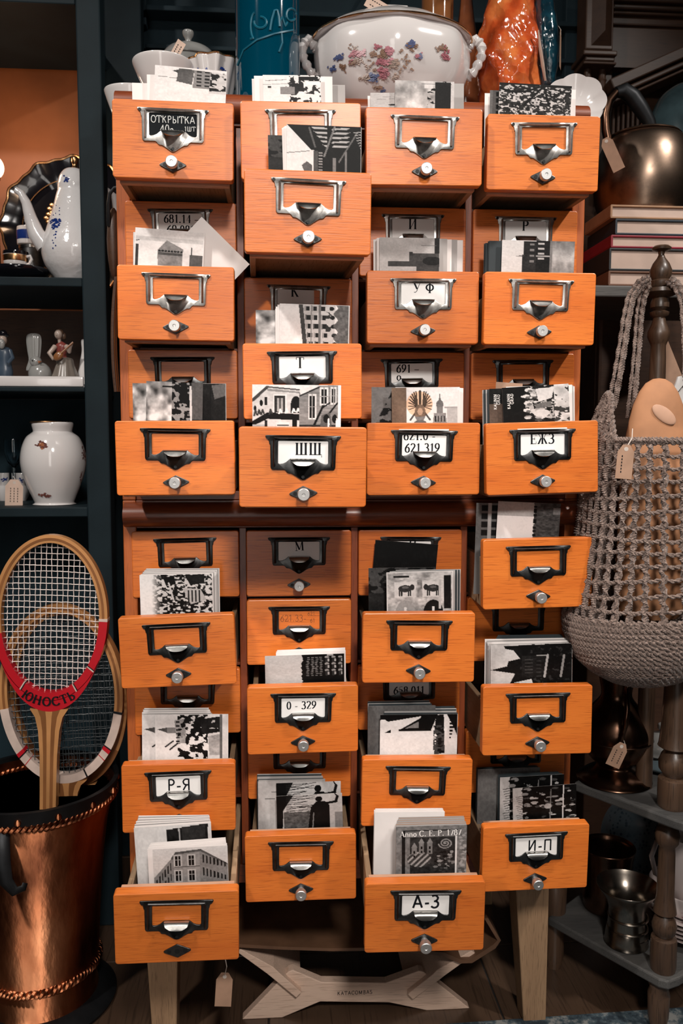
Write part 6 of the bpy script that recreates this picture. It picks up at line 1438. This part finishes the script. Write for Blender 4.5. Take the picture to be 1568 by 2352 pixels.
# ------------------------------------------------------------------ etagere at the right
YE = -.02
z2 = at(1548, 1852, YE).z; z3 = at(1508, 2226, YE).z; z1 = at(1450, 668, .20).z
et = tag(empty('etagere', (at(1540, 2300, YE).x, .2, 0)), 'dark etagere with turned posts and weathered shelves at the right', 'shelf')
def shelf(pts, z, t=.016):
    P_ = [atz(x, y, z) for x, y in pts]; pl = [(q.x, q.y) for q in P_]
    a, b_ = Vector(pl[0]), Vector(pl[-1])
    d = (a - b_).normalized(); nrm = Vector((-d.y, d.x)); nrm = nrm if nrm.y > 0 else -nrm
    pl += [tuple(b_ + Vector((.26, .22))), tuple(Vector((a.x + .2, a.y + .25)))]
    kid(MB().prism(pl, z - t, z, ax='z').build('shelf_board', GREYW, bevel=.003), et)
shelf([(1700, 1862), (1600, 1888), (1570, 1890), (1546, 1882), (1318, 1796)], z2)
shelf([(1640, 2195), (1560, 2245), (1535, 2254), (1512, 2248), (1258, 2106)], z3)
kid(MB().box(at(1340, 668, .20).x, .95, .150, .42, z1 - .02, z1, .003).build('shelf_board', GREYW), et)
def spindle(cx, segs, Y, zb=None, name='post'):
    c_, pr_ = pprof(cx, segs, Y, zb); return kid(MB().lathe(pr_, 28, (c_.x, Y, 0)).build(name, SPIN, smooth=True, auto=50), et)
# upper post with finial
fin = [(0, 564), (16, 565), (21, 569), (20, 573), (8, 577), (6, 583), (9, 590), (18, 602), (24, 616), (23, 628), (19, 636), (26, 640), (26, 650), (22, 654), (38, 656), (39, 664), (30, 669), (16, 674), (20, 684), (20, 694), (12, 700), (21, 704), (20, 710), (13, 716), (16, 728), (24, 745), (24, 756), (18, 769), (16, 774), (17, 800), (18, 870), (18, 980), (17, 1100), (18, 1250), (18, 1400), (18, 1700)]
spindle(1515, fin, .06, z2)
low1 = [(26, 1480), (26, 1560), (27, 1600), (31, 1680), (34, 1708), (36, 1714), (28, 1719), (20, 1722), (28, 1734), (33, 1748), (32, 1766), (22, 1780), (20, 1783), (32, 1788), (33, 1795), (33, 1846), (30, 1853)]
spindle(1548, low1, YE, z2)
low2 = [(24, 1880), (26, 1890), (22, 1896), (14, 1899), (22, 1906), (27, 1922), (25, 1938), (17, 1949), (18, 1960), (19, 2060), (24, 2088), (25, 2096), (16, 2100), (23, 2112), (27, 2126), (24, 2142), (17, 2150), (27, 2154), (28, 2160), (28, 2218), (26, 2226)]
c_, pr_ = pprof(1526, low2, YE); zmx = pr_[0][1]; pr_ = [(r, z3 + (z - pr_[-1][1]) * ((z2 - .016) - z3) / (zmx - pr_[-1][1])) for r, z in pr_]
kid(MB().lathe(pr_, 28, (at(1526, 2100, YE).x, YE, 0)).build('post', SPIN, smooth=True, auto=50), et)
c_, pr_ = pprof(1512, [(22, 2255), (24, 2264), (20, 2272), (24, 2285), (22, 2330), (16, 2352), (0, 2353)], YE); pr_ = [(r, .0052 + (z - pr_[-1][1]) * (z3 - .0212) / (pr_[0][1] - pr_[-1][1])) for r, z in pr_]
kid(MB().lathe(pr_, 28, (at(1512, 2300, YE).x, YE, 0)).build('post', SPIN, smooth=True, auto=50), et)
q3 = atz(1278, 2098, z3); kid(MB().lathe([(.014, 0), (.018, .02), (.018, z3 - .018), (.020, z3 + .002), (.021, z3 + .05), (.015, z3 + .06), (.018, z3 + .09), (.016, z2), (.016, z1 - .02)], 20, (q3.x, q3.y + .01, 0)).build('post', SPIN, smooth=True), et)

# books on the upper shelf
PAGE = plain('book_pages', (.56, .42, .35), .8, vary=.08, nscale=30)
COV = {'tan': plain('tan_cover', (.36, .20, .11), .6), 'navy': plain('navy_cover', (.012, .022, .035), .5), 'red': plain('red_cover', (.26, .012, .028), .45), 'black': plain('black_cover', (.014, .017, .020), .5), 'brown': plain('brown_cover', (.15, .065, .035), .55)}
BY = .16
bk = [(1398, 631, 666, 'brown', .13, 'brown book at the bottom of the stack under the copper kettle'), (1400, 578, 630, 'black', .14, 'thick black book second from the bottom of the stack'), (1404, 547, 577, 'red', .15, 'red book in the middle of the stack'),
      (1414, 509, 546, 'navy', .13, 'dark navy book second from the top of the stack'), (1403, 476, 508, 'tan', .12, 'tan book on top of the stack under the kettle')]
zc_ = z1 + .0005
page_l = MB()
for x, yt, yb, cv, dp, lab in bk:
    h = at(1500, yt, BY).z - at(1500, yb, BY).z; x0 = at(x, (yt + yb) / 2, BY).x; wd_ = .175 + random.uniform(-.006, .01)
    o = tag(empty('book', (x0 + wd_ / 2, BY + dp / 2, zc_)), lab, 'book'); m_ = COV[cv]
    t = .0035
    MB().box(-wd_ / 2 - .002, wd_ / 2 + .002, -dp / 2 - .003, dp / 2, 0, t, .001).build('cover_board', m_, o)
    MB().box(-wd_ / 2 - .002, wd_ / 2 + .002, -dp / 2 - .003, dp / 2, h - t - .0005, h - .0005, .001).build('cover_board', m_, o)
    MB().box(-wd_ / 2 - .0025, -wd_ / 2 + .0015, -dp / 2 - .003, dp / 2, t * .5, h - t * .5, .001).build('spine', m_, o)
    MB().box(-wd_ / 2 + .0015, wd_ / 2 - .001, -dp / 2 + .001, dp / 2 - .002, t, h - t - .0005).build('page_block', PAGE, o)
    zc_ += h
zbk = zc_
# copper kettle
BRZ = metal('brown_patinated_copper', (.30, .21, .155), .32, (.05, .04, .035), .6, 30, .06, .1); DCOP = metal('dark_copper', (.16, .085, .055), .25, (.02, .015, .012), .6, 20, .06, .1)
Yk = .285
o = tag(empty('kettle', (at(1478, 470, Yk).x, Yk, zbk)), 'old brown copper kettle with dark arched handle on the book stack', 'kettle')
kid(plathe('body', 1478, [(72, 316), (78, 320), (90, 332), (102, 360), (107, 395), (106, 425), (97, 458), (80, 480), (0, 484)], Yk, BRZ, zbase=zbk, n=56)[0], o)
kid(plathe('rim', 1478, [(0, 306), (40, 308), (66, 311), (76, 314), (78, 317), (74, 320), (0, 321)], Yk, BRZ, n=48, sm=2)[0], o)
kid(plathe('lid_knob', 1478, [(0, 280), (10, 282), (12, 290), (6, 298), (12, 308), (0, 310)], Yk, DCOP, n=24, sm=2)[0], o)
hp = [(1398, 330), (1392, 300), (1390, 265), (1398, 232), (1415, 212), (1432, 208), (1452, 222), (1472, 250), (1490, 280), (1500, 312)]
hp = [at(x, y, Yk - .01) for x, y in hp]
kid(MB().tube(hp[:5], .0085, 12).build('handle_bracket', DCOP, smooth=True), o); kid(MB().tube(hp[4:], [.0095, .014, .015, .014, .012, .009], 12).build('handle_grip', DIRON, smooth=True), o)
p = at(1391, 322, Yk - .1); tagcard('price_tag', p, 26 * scl(1390, 340, .2), 74 * scl(1390, 340, .2), -25, -24, TAGP, 'dark paper price tag hanging from the copper kettle bracket', at(1398, 318, Yk - .02), 0)

# ------------------------------------------------------------------ carved walnut buffet behind
YW = .62
bf = tag(empty('carved_buffet', (at(1450, 300, YW).x, .8, 0)), 'dark carved walnut buffet with faceted corner block and twin colonettes at upper right', 'buffet')
def bxp(name, x0, x1, y0, y1, Y0, Y1, ch=.003, mat=WALNUT):
    a = at(x0, (y0 + y1) / 2, Y0); b_ = at(x1, (y0 + y1) / 2, Y0); zt_ = at((x0 + x1) / 2, y0, Y0).z; zb_ = at((x0 + x1) / 2, y1, Y0).z
    return kid(MB().box(a.x, b_.x, Y0, Y1, zb_, zt_, ch).build(name, mat), bf)
bxp('corner_block', 1346, 1410, -80, 114, YW, YW + .06)
a = at(1360, -14, YW); b_ = at(1404, 106, YW); cxx, czz = (a.x + b_.x) / 2, (a.z + b_.z) / 2
w_, h_ = (b_.x - a.x) / 2, (a.z - b_.z) / 2
mb = MB().add([(cxx - w_, YW, czz - h_), (cxx + w_, YW, czz - h_), (cxx + w_, YW, czz + h_), (cxx - w_, YW, czz + h_), (cxx, YW - .022, czz - h_ + w_), (cxx, YW - .022, czz + h_ - w_)], [(0, 1, 4), (1, 2, 5, 4), (2, 3, 5), (3, 0, 4, 5), (0, 3, 2, 1)])
kid(mb.build('faceted_boss', WALNUT), bf)
bxp('cap_moulding', 1340, 1418, 114, 126, YW - .014, YW + .07); bxp('cap_moulding', 1344, 1412, 126, 140, YW - .006, YW + .07); bxp('cap_moulding', 1340, 1416, 140, 147, YW - .012, YW + .07)
for cx in (1354, 1388):
    c_, pr_ = pprof(cx, [(9, 147), (10, 152), (8, 156), (8, 180), (10, 186), (8, 190), (10, 220), (11, 260), (10, 300), (12, 308), (12, 316), (9, 330), (10, 420), (12, 440)], YW + .02)
    kid(MB().lathe(pr_, 20, (at(cx, 250, YW).x, YW + .02, 0)).build('colonette', WALNUT, smooth=True), bf)
bxp('upper_panel', 1400, 1760, -80, 160, YW + .06, YW + .09, 0)
for y0, y1, d in ((-30, 8, .03), (14, 26, .02), (30, 38, .012), (58, 63, .008)): bxp('panel_moulding', 1408, 1760, y0, y1, YW + .06 - d, YW + .065, .004)
# sloping cornice rail
A = at(1405, 192, YW - .02); B = at(1640, 88, YW - .02)
for off, th, d in ((0, .024, .0), (-.028, .010, -.012), (-.044, .006, -.02)):
    L = (B - A).length; Mx = Matrix.Translation(A + Vector((0, 0, off))) @ Matrix.Rotation(-math.atan2(B.z - A.z, B.x - A.x), 4, 'Y')
    kid(MB().box(0, L, d, .05, -th / 2, th / 2, .003, M=Mx).build('sloping_rail', WALNUT), bf)
for i in range(6): bxp('reeded_pilaster', 1404 + i * 11, 1412 + i * 11, 180, 480, YW + .02, YW + .05, .004)
bxp('lower_case', 1352, 1760, 480, 2250, YW + .05, YW + .3, .004)
bxp('door_panel', 1372, 1500, 700, 1100, YW + .03, YW + .052, .008); bxp('door_panel', 1520, 1740, 700, 1100, YW + .03, YW + .052, .008)
bxp('side_stile', 1338, 1400, 150, 660, YW + .08, YW + .12, .003)
bxp('upper_back', 1460, 1760, 150, 480, YW + .14, YW + .16, 0)
SMK = plain('smoky_blue_glass', (.045, .075, .085), .2, coat=.8, vary=.5, nscale=12)
o = tag(plathe('smoky_glass_form', 1570, [(30, 200), (60, 215), (82, 250), (90, 300), (84, 350), (60, 400), (30, 440), (34, 478), (0, 480)], .50, SMK, zbase=z1 + .001, n=48)[0], 'smoky blue glass vase at the right edge behind the kettle', 'vase')  # rounded glass form standing in for a bluish, smoky blur

# ------------------------------------------------------------------ crochet bag
YARN, nt, b = newmat('taupe_yarn'); b.inputs['Roughness'].default_value = .85; b.inputs['Sheen Weight'].default_value = .3
mp, _ = coords(nt, (1, 1, 1), False); no = N(nt, 'ShaderNodeTexNoise'); no.inputs['Scale'].default_value = 420; no.inputs['Detail'].default_value = 3; nt.links.new(mp.outputs[0], no.inputs[0])
rp = ramp(nt, [(.3, (.075, .050, .040)), (.5, (.19, .132, .108)), (.72, (.33, .24, .20))]); nt.links.new(no.outputs[0], rp.inputs[0]); nt.links.new(rp.outputs[0], b.inputs['Base Color']); bump(nt, b, no.outputs[0], .6, .001)
YG = -.075
BX = at(1488, 1200, YG).x
bag = tag(empty('crochet_bag', (BX, YG, at(1490, 1575, YG).z)), 'taupe crochet net bag with dense round base hanging on the etagere post', 'bag')
prof_px = [(905, 100), (950, 118), (1010, 138), (1100, 146), (1200, 150), (1300, 160), (1380, 172), (1420, 178), (1450, 174), (1480, 164), (1510, 146), (1535, 118), (1556, 80), (1568, 40), (1572, 8)]
zz = [at(1488, y, YG).z for y, _ in prof_px][::-1]; rr = [h * scl(1488, y, YG) for y, h in prof_px][::-1]
def brad(z): return float(np.interp(z, zz, rr))
def bpt(t, z, out=0.):
    r = brad(z); sy = .62
    ce, se = math.cos(t), math.sin(t)
    e = .8
    x = r * math.copysign(abs(ce) ** e, ce); y = sy * r * math.copysign(abs(se) ** e, se)
    n_ = Vector((x * sy, y / sy, 0)).normalized() if r > 1e-5 else Vector((0, 0, -1))
    return Vector((BX + x, YG + y, z)) + n_ * out, n_
zrim = at(1488, 1012, YG).z; zbase_ = at(1488, 1412, YG).z; zhi = at(1488, 905, YG).z
def rim_z(t):                                # the mouth rises at the two sides where the straps start
    s_ = abs(math.cos(t)); return zrim + (zhi - zrim) * max(0, (s_ - .72) / .28) ** 1.2
def twist(path, r, turns, mb, nrm=None, strands=2, n=5):
    k_ = len(path)
    for s_ in range(strands):
        ph = 2 * math.pi * s_ / strands; pts = []
        for i in range(k_):
            d = (path[min(k_ - 1, i + 1)] - path[max(0, i - 1)]).normalized(); a, b2 = basis(d); an = ph + 2 * math.pi * turns * i / (k_ - 1)
            pts.append(path[i] + a * (math.cos(an) * r * .62) + b2 * (math.sin(an) * r * .62))
        mb.tube(pts, r * .66, n)
NC = 34
rows = 13
random.seed(21)
for c_ in range(NC):
    t = 2 * math.pi * (c_ + .35) / NC; zt_ = rim_z(t)
    n_ = 96; pts = []
    for i in range(n_ + 1):
        z = zbase_ + (zt_ - zbase_) * i / n_
        ph = (z - zbase_) / ((zrim - zbase_) / rows)
        pts.append(bpt(t + .012 * math.sin(2 * math.pi * ph + c_), z, .0008 * math.sin(2 * math.pi * ph))[0])
    mb = MB(); twist(pts, .0046, 3.0 * rows * (zt_ - zbase_) / (zrim - zbase_), mb); kid(mb.build('net_column', YARN, smooth=True), bag)
for r_i in range(rows + 6):
    z = zbase_ + (zrim - zbase_) * r_i / rows
    segs = []; cur = []
    n_ = 220
    for i in range(n_ + 1):
        t = 2 * math.pi * i / n_
        if z <= rim_z(t) + 1e-4:
            cur.append(bpt(t, z + .0012 * math.sin(NC * t) + .003 * math.sin(2.3 * t + r_i), 0)[0])
        else:
            if len(cur) > 4: segs.append(cur)
            cur = []
    if len(cur) > 4: segs.append(cur)
    for sg in segs:
        mb = MB(); twist(sg, .0030, len(sg) * NC * 1.0 / n_ * 1.5, mb); kid(mb.build('net_row', YARN, smooth=True), bag)
for ph in (0,):
    pts = [bpt(2 * math.pi * i / 240, rim_z(2 * math.pi * i / 240), .0005)[0] for i in range(241)]
    mb = MB(); twist(pts, .0045, 60, mb); kid(mb.build('mouth_edge', YARN, smooth=True), bag)
zb_ = zbase_; k_ = 0
while zb_ > zz[0] + .002:
    r = brad(zb_); n_ = max(24, int(2 * math.pi * r / .0022)); st_ = max(6, int(2 * math.pi * r / .0088))
    mb = MB()
    for half_ in (0, 1):
        pts = []; rad = []
        for i in range(n_):
            t = 2 * math.pi * i / n_; ph = st_ * t + half_ * math.pi + k_ * .7
            p_, nn = bpt(t, zb_ + .0028 * math.cos(ph) - (.0012 if half_ else -.0012), .0022 * math.sin(ph)); pts.append(p_); rad.append(.0031 + .0011 * math.cos(ph * 1 + 1))
        mb.tube(pts, rad, 6, True)
    kid(mb.build('base_round', YARN, smooth=True), bag)
    slope = abs(brad(zb_ - .004) - r); zb_ -= .0088 * (.004 / math.hypot(.004, slope)); k_ += 1
# two straps up to the finial
def strap(ctrl, wpx, nc=3):
    pts = []
    for i in range(len(ctrl) - 1):
        for q in range(14): t = q / 14; pts.append(ctrl[i].lerp(ctrl[i + 1], t))
    for _ in range(3): pts = [pts[0]] + [(pts[i - 1] + pts[i] * 2 + pts[i + 1]) / 4 for i in range(1, len(pts) - 1)] + [pts[-1]]
    mb = MB()
    for j in range(nc):
        off = (j - (nc - 1) / 2) * wpx / nc
        pp = []
        for i, p_ in enumerate(pts):
            d = (pts[min(len(pts) - 1, i + 1)] - pts[max(0, i - 1)]).normalized(); sd = d.cross(Vector((0, 1, 0))).normalized(); pp.append(p_ + sd * off + Vector((0, .0025 * math.cos(j * 3), 0)))
        twist(pp, wpx / nc * .62, len(pp) * .42, mb)
    kid(mb.build('strap', YARN, smooth=True), bag)
sw = 24 * scl(1440, 750, YG)
strap([at(1405, 935, YG), at(1418, 870, YG), at(1430, 800, YG + .02), at(1440, 730, YG + .05), at(1450, 682, YG + .08), at(1470, 652, .02), at(1492, 640, .03)], sw)
strap([at(1448, 960, YG + .02), at(1458, 870, YG + .04), at(1466, 780, .01), at(1470, 720, .03), at(1478, 676, .04), at(1492, 654, .05)], sw * .9)
strap([at(1538, 642, .03), at(1556, 655, .02), at(1572, 690, .0), at(1580, 780, YG + .03), at(1582, 900, YG)], sw)
# tan suede form standing in the bag
SUEDE = plain('tan_suede', (.46, .215, .105), .75, vary=.22, nscale=18, bmp=.1); SUEDL = plain('pale_suede_patch', (.52, .30, .20), .7, vary=.1)
pz0 = at(1500, 868, YG).z; pz1 = at(1500, 1420, YG).z
sx0 = at(1508, 1100, YG).x
o = tag(empty('suede_form', (sx0, YG + .004, pz1)), 'rounded tan suede form with pale oval patch poking out of the crochet bag', 'suede form')
k_ = scl(1508, 1100, YG)
tab = [(868, 0), (870, 14), (880, 30), (900, 44), (930, 56), (965, 64), (1010, 72), (1060, 78), (1150, 82), (1300, 84), (1400, 80), (1420, 60), (1421, 0)]
MB().lathe([(h * k_, at(1508, y, YG).z - pz1) for y, h in tab], 40, sy=.5).build('body', SUEDE, o, smooth=True)
pc_ = at(1530, 952, YG - .024) - o.location
rz_ = float(np.interp(pc_.z, [(at(1508, y, YG).z - pz1) for y, h in tab][::-1], [h * k_ for y, h in tab][::-1]))
sx_ = pc_.x / rz_; pc_.y = -.5 * rz_ * math.sqrt(1 - min(.8, sx_ * sx_))
nv = Vector((pc_.x, pc_.y / .25, .35 * rz_)).normalized()
Mq = nv.to_track_quat('Y', 'Z').to_matrix() @ Matrix.Rotation(R(-38), 3, 'Y')
MB().ell(pc_, (31 * k_, .0026, 16 * k_), 24, 12, M=Mq).build('oval_patch', SUEDL, o, smooth=True)
p = at(1438, 1028, YG - .085); tagcard('price_tag', p, 36 * scl(1438, 1040, -.16), 70 * scl(1438, 1040, -.16), -10, 4, TAGP, 'brown price tag tied with white string to the crochet bag mouth', at(1452, 985, YG - .06), 1)

# ------------------------------------------------------------------ things on the lower shelves of the etagere
def stand(cx, py, z): q_ = atz(cx, py, z); return q_.y
Yp = stand(1412, 1790, z2)
o = tag(empty('pitcher', (at(1412, 1790, Yp).x, Yp, z2)), 'dark copper pitcher with curved handle on the shelf below the crochet bag', 'pitcher')
kid(plathe('body', 1412, [(36, 1530), (40, 1528), (38, 1560), (33, 1590), (36, 1606), (54, 1630), (72, 1662), (77, 1690), (72, 1715), (56, 1745), (40, 1762), (44, 1770), (62, 1782), (74, 1792), (76, 1800), (0, 1801)], Yp, DCOP, zbase=z2 + .0005, n=56)[0], o)
zm = at(1412, 1692, Yp).z; rm = 77.5 * scl(1412, 1692, Yp)
kid(MB().tube([(o.location.x + rm * math.cos(t), Yp + rm * math.sin(t), zm) for t in np.linspace(0, 2 * math.pi, 65)[:-1]], .0016, 6, True).build('seam_ring', DCOP, smooth=True), o)
kid(MB().tube([at(1440, 1566, Yp - .04), at(1438, 1590, Yp - .07), at(1440, 1630, Yp - .085), at(1436, 1665, Yp - .085), at(1428, 1692, Yp - .075), at(1426, 1702, Yp - .066)], .0045, 10).build('handle', DCOP, smooth=True), o)
p = at(1428, 1712, Yp - .09); tagcard('price_tag', p, 34 * scl(1420, 1720, Yp - .09), 52 * scl(1420, 1720, Yp - .09), 0, 24, TAGP, 'kraft price tag with handwriting hanging on the dark copper pitcher', at(1432, 1700, Yp - .07), 2)
ENAM = glazed('blue_grey_enamel', (.20, .27, .31), .15)
Yq = stand(1520, 1758, z2)
o = tag(empty('lidded_dish', (at(1522, 1758, Yq).x, Yq, z2)), 'blue grey enamel lidded dish behind the etagere post', 'dish')
kid(plathe('dish', 1522, [(52, 1722), (56, 1726), (62, 1745), (66, 1756), (64, 1764), (40, 1770), (0, 1771)], Yq, ENAM, zbase=z2 + .0005, n=48, sm=2)[0], o); kid(plathe('lid', 1522, [(0, 1660), (10, 1662), (12, 1672), (8, 1680), (30, 1688), (48, 1704), (54, 1718), (53, 1724), (0, 1725)], Yq, CHINAG, n=48, sm=3)[0], o)
# mortar, dark pot, transfer printed crockery
Ym = stand(1440, 2164, z3)
STEEL = metal('tarnished_pewter', (.30, .26, .22), .24, (.06, .05, .04), .5, 40, .04, .1)
o = tag(empty('mortar', (at(1440, 2160, Ym).x, Ym, z3)), 'flared tarnished brass mortar on the lowest etagere shelf', 'mortar')
kid(plathe('body', 1440, [(0, 2110), (30, 2108), (38, 2080), (46, 2060), (66, 2034), (67, 2032), (66, 2037), (50, 2062), (42, 2082), (40, 2100), (41, 2136), (42, 2140), (44, 2150), (46, 2170), (44, 2178), (0, 2179)], Ym, STEEL, zbase=z3 + .0005, n=56, sm=3)[0], o)
for y in (2102, 2126, 2142, 2152, 2162):
    zq = at(1440, y, Ym).z; rq = 42 * scl(1440, y, Ym); kid(MB().tube([(o.location.x + rq * math.cos(t), Ym + rq * math.sin(t), zq) for t in np.linspace(0, 2 * math.pi, 57)[:-1]], .002, 6, True).build('turned_ring', STEEL, smooth=True), o)
Yd = stand(1395, 2082, z3)
o = tag(empty('pot', (at(1395, 2110, Yd).x, Yd, z3)), 'dark wide metal pot behind the mortar on the lowest shelf', 'pot')
kid(plathe('body', 1395, [(0, 2060), (44, 2050), (54, 1960), (58, 1945), (60, 1943), (58, 1956), (54, 1990), (52, 2060), (50, 2110), (44, 2118), (0, 2119)], Yd, DCOP, zbase=z3 + .0005, n=48, sm=2)[0], o)
TRANS = glazed('transfer_printed_china', (.56, .48, .46), .12, [(.30, .14, .15), (.22, .08, .09), (.38, .20, .20)], 40, .50)
TRANB = glazed('blue_transfer_china', (.16, .21, .25), .12, [(.03, .06, .10), (.05, .08, .13)], 40, .48)
Yc2 = stand(1590, 2140, z3)
zpl = z3 + .0005
for i in range(5):
    o = tag(plathe('plate', 1585, [(0, 2138), (40, 2137), (62, 2130), (92, 2122), (94, 2124), (66, 2136), (44, 2144), (0, 2145)], Yc2, TRANS, n=56, sm=2)[0], ['lowest plate of the pink printed stack behind the etagere post', 'second lowest plate of the pink printed stack', 'middle plate of the pink printed stack', 'second highest plate of the pink printed stack', 'topmost plate of the pink printed stack, under the bowl'][i], 'plate')
    zmn = min(v.co.z for v in o.data.vertices); o.location.z = zpl - zmn; zpl += .0075
o = tag(empty('serving_bowl', (at(1585, 2100, Yc2).x, Yc2, zpl)), 'pink printed china bowl standing on the plate stack at the right edge', 'bowl')
zo = zpl; kk = scl(1585, 2060, Yc2)
MB().lathe(smoothp([(0, .012), (60 * kk, .016), (84 * kk, 60 * kk), (88 * kk, 66 * kk), (86 * kk, 56 * kk), (72 * kk, 18 * kk), (48 * kk, 4 * kk), (46 * kk, 0), (0, 0)], 3), 56).build('bowl', TRANS, o, smooth=True)
zc2 = zpl + 66 * kk
o = tag(empty('cup', (at(1580, 2000, Yc2).x, Yc2, zpl + .016)), 'pink printed teacup sitting inside the china bowl', 'cup')
MB().lathe(smoothp([(0, .006), (40 * kk, 20 * kk), (62 * kk, 120 * kk), (66 * kk, 160 * kk), (64 * kk, 160 * kk), (58 * kk, 110 * kk), (34 * kk, 10 * kk), (0, 0)], 3), 48).build('bowl', TRANS, o, smooth=True)
MB().tube([(-60 * kk, -.01, 140 * kk), (-82 * kk, -.012, 150 * kk), (-92 * kk, -.012, 120 * kk), (-82 * kk, -.012, 80 * kk), (-58 * kk, -.01, 66 * kk)], .0045, 10).build('handle', TRANS, o, smooth=True)
pb_ = at(1470, 1990, Yd + .10)
o = tag(empty('blue_platter', (pb_.x, Yd + .12, z3)), 'blue printed oval platter standing behind the mortar', 'plate')
rb_ = 88 * scl(1470, 1990, Yd + .1); Mt = Matrix.Translation((0, 0, rb_ + .002)) @ Matrix.Rotation(R(78), 4, 'X')
MB().lathe([(0, -.006), (rb_ * .6, -.006), (rb_ * .72, 0), (rb_, .010), (rb_ * .98, .006), (rb_ * .68, -.006), (0, -.010)], 56, M=Mt).build('dish', TRANB, o, smooth=True)
# plaque and envelope between the upper posts
q_ = at(1566, 892, -.02); o = tag(empty('plaque', (q_.x, -.02, q_.z)), 'small white plaque with ink drawing at the right edge beside the suede form', 'plaque')
# it hangs from the upper shelf by a thread
MB().prism([(-.020 + .0, -.022), (.02, -.028), (.024, .01), (.012, .022), (-.008, .018)], -.002, .002).build('card', PAPER, o); mb = MB(); mb.tube([(-.012, -.0024, -.012), (.0, -.0024, .004), (.012, -.0024, -.016)], .0008, 5); mb.build('ink_drawing', INK, o)
MB().tube([(0, 0, .018), (0, .0, z1 - .02 - q_.z)], .0006, 5).build('thread', CORD, o)
q_ = at(1545, 835, .10); o = tag(MB().prism([(-.028, -.05), (.016, -.05), (.016, -.02), (-.016, .05), (-.028, .05)], -.001, .001).build('envelope', TAGP, loc=(q_.x, .10, q_.z)), 'brown folded envelope tucked behind the turned post', 'envelope')
# ------------------------------------------------------------------ rug
RUG, nt, b = newmat('worn_blue_rug'); b.inputs['Roughness'].default_value = .95; mp, _ = coords(nt, rnd=False)
no = N(nt, 'ShaderNodeTexNoise'); no.inputs['Scale'].default_value = 34; no.inputs['Detail'].default_value = 6; no.inputs['Roughness'].default_value = .7; nt.links.new(mp.outputs[0], no.inputs[0])
rp = ramp(nt, [(.42, (.012, .022, .032)), (.52, (.05, .075, .09)), (.6, (.22, .22, .21))]); nt.links.new(no.outputs[0], rp.inputs[0]); nt.links.new(rp.outputs[0], b.inputs['Base Color'])
P_ = [atz(1095, 2345, .005), atz(1568, 2312, .005)]
d = (P_[1] - P_[0]).normalized(); A = P_[0] - d * .1; B = P_[1] + d * .8; nn = Vector((d.y, -d.x, 0))
o = tag(MB().prism([(A.x, A.y), (B.x, B.y), (B.x + nn.x * 1.2, B.y + nn.y * 1.2), (A.x + nn.x * 1.2, A.y + nn.y * 1.2)], .0, .005, ax='z').build('rug', RUG, bevel=.002), 'worn blue grey patterned rug in front of the cabinet at lower right', 'rug')
